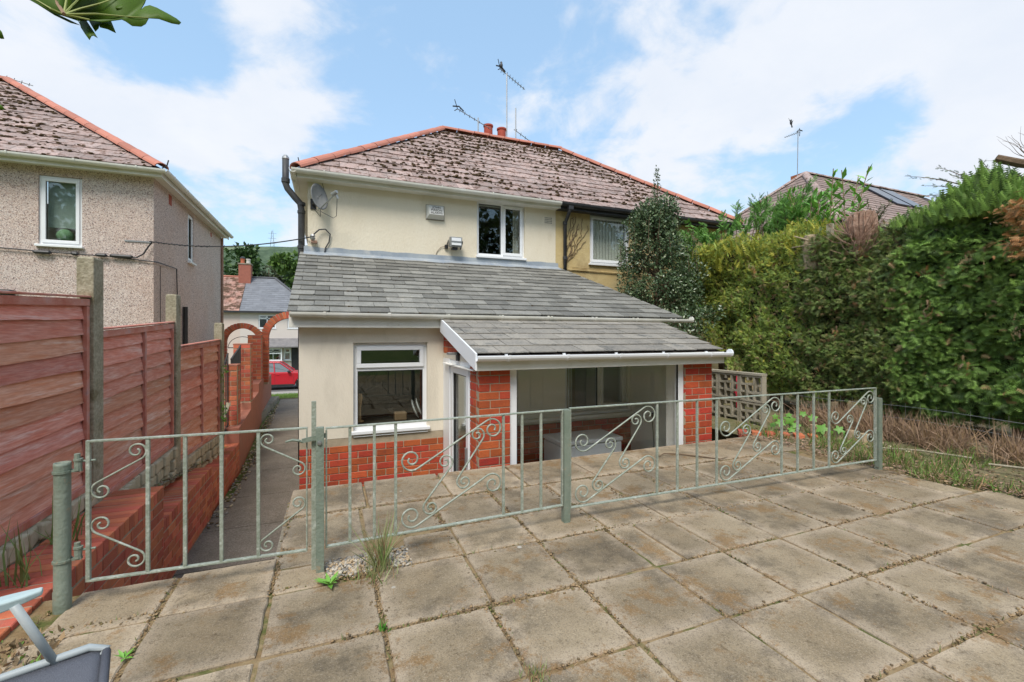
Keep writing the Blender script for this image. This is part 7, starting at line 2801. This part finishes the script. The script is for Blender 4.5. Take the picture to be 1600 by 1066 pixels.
D = RNG.normal(0, 1, (70, 3)) + np.array([0.8, -0.8, 0])
scatter('leaves', t_leaf(0.3, 0.05), P, D, RNG.uniform(0.03, 0.07, 70), [M_dand], [0] * 70, tv)

# moss, dry grass and crumbs in the slab joints
P, D, L, sel = [], [], [], []
pebP, pebS = [], []
lines = []
for x in XL[2:]:
    lines.append(((x, 0.2), (x, 4.3 if x < 5 else 2.7)))
for y in YL[2:] + [2.74, 3.22, 3.79]:
    lines.append(((-1.2, y + 0.012 * 1.9), (5.6, y - 0.012 * 4.9)))
for (a, b) in lines:
    a, b = Vector(a), Vector(b)
    Lg = (b - a).length
    nn = int(Lg * 300)
    for _ in range(nn):
        f = random.random()
        p = a.lerp(b, f)
        dens = noise.noise(Vector((p.x * 1.6, p.y * 1.6, 8.0))) + 0.25 * (1 if p.y > 2.4 else 0) * (1 if p.x > 0 else -0.5)
        if p.x < -0.29 and p.y > 3.1:
            continue
        g_ = random.gauss(0, 0.011 + 0.012 * max(0, dens))
        if dens + random.uniform(-0.4, 0.4) > 0.05:
            pp_ = (p.x + (g_ if a.x == b.x else 0), p.y + (g_ if a.x != b.x else 0), -0.008)
            if random.random() < 0.45:
                P.append(pp_)
                D.append((random.gauss(0, 0.8), random.gauss(0, 0.8), 0.7))
                L.append(random.uniform(0.012, 0.034))
                sel.append(random.choices([0, 1, 2, 3], [0.8 if dens > 0.12 else 0.15, 1.2, 4.5, 3])[0])
            else:
                pebP.append((pp_[0], pp_[1], random.uniform(-0.008, 0.003)))
                q = random.uniform(0.003, 0.009)
                pebS.append((q * 1.3, q, q * 0.6))
scatter('joint_growth', t_blade(0.08, 0.4), P, D, L, gmats + [M_stem], sel, kind='stuff')
blobs_mesh('joint_crumbs', pebP, pebS, [M_joint, M_soil, M_straw], RNG.integers(0, 3, len(pebP)), kind='stuff')
# weeds and soil at the lower left corner by the wall
n = 700
P = np.stack([RNG.uniform(-1.38, -1.12, n), RNG.uniform(1.4, 2.75, n), np.full(n, 0.0)], 1)
scatter('corner_weeds', t_leaf(0.25, 0.05), P, RNG.normal(0, 1, (n, 3)) + np.array([0, 0, 0.7]), RNG.uniform(0.015, 0.05, n), [gmats[0], M_soil, M_stem, M_straw], RNG.choice([0, 1, 1, 2, 3], n), kind='stuff')
n = 1200
P = np.stack([RNG.uniform(-1.75, -1.62, n), RNG.uniform(2.5, 7.5, n), np.zeros(n)], 1)
P[:, 2] = np.interp(P[:, 1], ys, zs) if False else np.interp(P[:, 1], [-2.5, 3.0, 4.2, 5.1, 6.9, 8.6], [-0.04, -0.03, -0.06, -0.12, -0.36, -0.50]) + 0.02
scatter('strip_litter', t_leaf(0.25, 0.05), P, RNG.normal(0, 1, (n, 3)) * np.array([1, 1, 0.2]), RNG.uniform(0.015, 0.04, n), [gmats[1], M_soil, M_stem, M_straw], RNG.choice([0, 1, 2, 3], n), kind='stuff')
tw = thing('twig', 'dark curved twig lying on the terrace edge behind the scroll railing', 'twig', (3.6, 3.9, 0.02))
MB().tube([(3.42, 4.05, 0.018), (3.55, 4.1, 0.03), (3.7, 4.05, 0.025), (3.85, 3.9, 0.02), (4.0, 3.72, 0.018), (4.15, 3.75, 0.018)], [0.003, 0.006, 0.008, 0.008, 0.006, 0.003], 5).build('stem', M_bark, tw)

# ================================================================== GARDEN CHAIR (lower left)
gc = thing('garden_chair', 'grey mesh garden chair with pale metal arms at the lower left corner', 'chair', (-0.9, 1.45, 0))
M_tube = mat('chair_tube_paint', (0.36, 0.40, 0.41), (0.42, 0.45, 0.45), 12, 0.45, c3=(0.22, 0.11, 0.06), s3=20, t3=(0.66, 0.74), spec=0.5)
M_arm = mat('chair_arm_plastic', (0.40, 0.50, 0.50), (0.46, 0.55, 0.54), 8, 0.45)
M_mesh = mat('grey_chair_mesh', (0.075, 0.082, 0.10), (0.10, 0.105, 0.125), 5, 0.7, 0.4, 420, fine=(0.16, 0.165, 0.19), fscale=500, ffac=0.7)
cf = Vector((-0.945, -0.305, 0)).normalized() * -1        # facing direction
cs_ = Vector((-cf.y, cf.x, 0))                             # to the chair's left (far side)
cor = Vector((-0.655, 1.80, 0.42))                          # far front corner of the seat


def CP(f, s, z):      # f forward from front edge (negative back), s from far rail towards camera
    return Vector((cor.x, cor.y, 0)) + cf * f - cs_ * s + Vector((0, 0, z))


SW = 0.60
for s, nm in ((0.0, 'side_rail'), (SW, 'side_rail')):
    MB().tube([CP(-0.02, s + (0.035 if s == 0 else -0.035), 0.385), CP(0.0, s + (0.01 if s == 0 else -0.01), 0.41), CP(-0.04, s, 0.424), CP(-0.25, s, 0.418), CP(-0.46, s, 0.405), CP(-0.52, s, 0.43), CP(-0.74, s, 0.95)], 0.0115, 10).build('side_rail', M_tube, gc, smooth=True)
    q = MB()
    q.tube([CP(-0.11, s, 0.40), CP(-0.195, s + (0.02 if s == 0 else 0.0), 0.625)], 0.0115, 10)
    q.build('arm_support', M_tube, gc, smooth=True)
    q = MB()
    q.tube([CP(-0.02, s, 0.0), CP(-0.30, s, 0.41)], 0.0115, 8)
    q.tube([CP(-0.45, s, 0.0), CP(-0.10, s, 0.40)], 0.0115, 8)
    q.build('leg', M_tube, gc, smooth=True)
    # moulded arm rest
    a = MB()
    prof = []
    n = 14
    for k in range(n + 1):
        f = k / n
        fw_ = -0.58 + 0.44 * f
        wd = 0.024 + 0.008 * math.sin(f * PI) - (0.012 * max(0, f - 0.9) / 0.1)
        zt = 0.635 + 0.012 * f
        th = 0.030 + 0.006 * math.sin(f * PI) - 0.012 * max(0, f - 0.8) / 0.2
        prof.append([CP(fw_, s - wd, zt - 0.004), CP(fw_, s - wd * 0.5, zt), CP(fw_, s + wd * 0.5, zt), CP(fw_, s + wd, zt - 0.004), CP(fw_, s + wd * 0.9, zt - th), CP(fw_, s - wd * 0.9, zt - th)])
    for r_ in prof:
        a.v += [tuple(p) for p in r_]
    for k in range(n):
        for j in range(6):
            i0, i1 = k * 6 + j, k * 6 + (j + 1) % 6
            a.f.append((i0, i1, i1 + 6, i0 + 6))
    a.f += [tuple(range(5, -1, -1)), tuple(range(n * 6, n * 6 + 6))]
    a.build('arm_rest', M_arm, gc, smooth=False, bevel=0.004)
    MB().lathe([(0, 0), (0.005, 0), (0.004, -0.003), (0, -0.003)], tuple(CP(-0.11, s, 0.428) + Vector((0, 0, 0))), 10).build('rivet', M_bark_red, gc)
a = MB()
NS = 12
for i in range(NS + 1):
    for j in range(NS + 1):
        f, s = -0.47 + 0.475 * i / NS, SW * j / NS
        sag = -0.035 * math.sin(PI * j / NS) * math.sin(PI * min(1, i / NS * 0.9))
        z = 0.414 + sag - (0.012 if i == NS else 0)
        a.v.append(tuple(CP(f, s, z)))
for i in range(NS):
    for j in range(NS):
        k = i * (NS + 1) + j
        a.f.append((k, k + 1, k + NS + 2, k + NS + 1))
o = a.build('seat', M_mesh, gc, smooth=True)
sm = o.modifiers.new('solid', 'SOLIDIFY')
sm.thickness = 0.004
MB().tube([CP(0.0, 0.02, 0.405), CP(0.0, SW - 0.02, 0.405)], 0.012, 8).build('front_hem', M_mesh, gc, smooth=True)
MB().tube([CP(-0.48, 0.0, 0.40), CP(-0.48, SW, 0.40)], 0.011, 8).build('cross_rail', M_tube, gc, smooth=True)
a = MB()
a.prism([CP(-0.52, 0.015, 0.44), CP(-0.52, SW - 0.015, 0.44), CP(-0.735, SW - 0.015, 0.94), CP(-0.735, 0.015, 0.94)], (0.004, 0, 0))
a.build('backrest', M_mesh, gc)

# ================================================================== FIG LEAVES (upper left)
fg = thing('fig_branch', 'large glossy green lobed leaves hanging in at the top left corner', 'branch', (-0.7, 0.85, 2.3))
M_fig = mat('fig_leaf', (0.15, 0.27, 0.025), (0.11, 0.21, 0.02), 6, 0.45, spec=0.25, trans=0.5, c3=(0.17, 0.27, 0.05), s3=9, t3=(0.55, 0.75))
M_vein = mat('leaf_vein', (0.36, 0.40, 0.12), None, rough=0.5, trans=0.2)
s_, c_ = math.sin(YAW), math.cos(YAW)
fwd, rgt = Vector((s_, c_, 0)), Vector((c_, -s_, 0))
LT = 0.80


def LP(px_, py_, dt=0.0):
    """leaf plane about 0.8 m ahead and above the camera: plan metres from photo proportions"""
    t_ = LT + dt
    return Vector((0, 0, 1.4)) + fwd * t_ + rgt * ((px_ - 800) / 700 * t_) + Vector((0, 0, (522 - py_) / 700 * t_))


def leafpoly(name, pts, dts, th=0.0012, m=None, parent=fg):
    bm = bmesh.new()
    vs = [bm.verts.new(LP(x, y, d)) for (x, y), d in zip(pts, dts)]
    f = bm.faces.new(vs)
    bmesh.ops.triangulate(bm, faces=[f])
    me = bpy.data.meshes.new(name)
    bm.to_mesh(me)
    bm.free()
    me.materials.append(m or M_fig)
    me.shade_smooth()
    o = link(name, me, parent)
    sd_ = o.modifiers.new('solid', 'SOLIDIFY')
    sd_.thickness = th
    return o


def depth(x, y):
    return 0.10 * (x - 100) / 200 + 0.05 * (22 - y) / 60 + 0.012 * math.sin(x * 0.07) * 0.6


main = [(40, -4), (62, 8), (86, 20), (104, 26), (122, 33), (126, 40), (118, 26), (140, 31), (160, 34), (190, 30), (196, 33), (206, 40), (220, 41), (227, 37), (232, 28), (248, 29), (268, 36), (280, 38), (283, 35), (276, 29), (262, 21), (245, 12), (234, 8), (226, 10), (219, 16), (205, 15), (192, 15), (181, 14), (180, 11), (190, 7), (205, 6), (218, 7), (226, 4), (229, -4), (240, -30), (190, -60), (130, -62), (103, -40), (104, -10), (100, 18), (96, 18), (88, -4), (60, -30)]
leafpoly('leaf', main, [depth(x, y) for x, y in main])
for vp in ([(100, 23), (150, 22), (195, 26), (232, 28)], [(100, 23), (125, 14), (155, 6), (190, -6)], [(100, 23), (112, 10), (128, -6), (150, -30)], [(100, 23), (80, 14), (60, 2), (46, -4)], [(100, 23), (125, 28), (140, 31)], [(100, 23), (104, 0), (103, -30)]):
    MB().tube([LP(x, y, depth(x, y) - 0.0015) for x, y in vp], [0.0022 * (1 - 0.2 * k) for k in range(len(vp))], 5).build('vein', M_vein, fg)
l2 = [(60, 8), (100, 28), (126, 40), (110, 36), (85, 24)]
leafpoly('leaf', l2, [depth(x, y) + 0.02 for x, y in l2])
l3 = [(120, 28), (135, 32), (147, 50), (153, 60), (146, 56), (143, 57), (140, 63), (134, 55), (127, 44), (125, 34)]
leafpoly('leaf', l3, [depth(x, y) + 0.03 for x, y in l3])
l4 = [(138, 31), (158, 33), (154, 45), (149, 50), (144, 42)]
leafpoly('leaf', l4, [depth(x, y) + 0.035 for x, y in l4])
l5 = [(155, 33), (173, 32), (181, 52), (168, 46), (156, 43)]
leafpoly('leaf', l5, [depth(x, y) + 0.03 for x, y in l5])
l6 = [(-30, 30), (-4, 42), (3, 50), (7, 61), (2, 61), (-10, 56), (-40, 50)]
leafpoly('leaf', l6, [0.0] * 7)
l7 = [(-6, 158), (4, 166), (9, 172), (-2, 172), (-12, 170)]
leafpoly('leaf', l7, [0.25] * 5)
MB().tube([LP(100, 22, 0), LP(60, -40, 0.05), LP(-20, -120, 0.1), LP(-160, -200, 0.3)], [0.003, 0.004, 0.007, 0.012], 6).build('stalk', M_stem, fg)
MB().tube([LP(-160, -200, 0.3), LP(-40, 20, 0.1), LP(-20, 45, 0.0)], [0.005, 0.003, 0.002], 5).build('stalk', M_stem, fg)
MB().tube([LP(-160, -200, 0.3), LP(-60, 120, 0.3), LP(-8, 166, 0.25)], [0.005, 0.003, 0.002], 5).build('stalk', M_stem, fg)
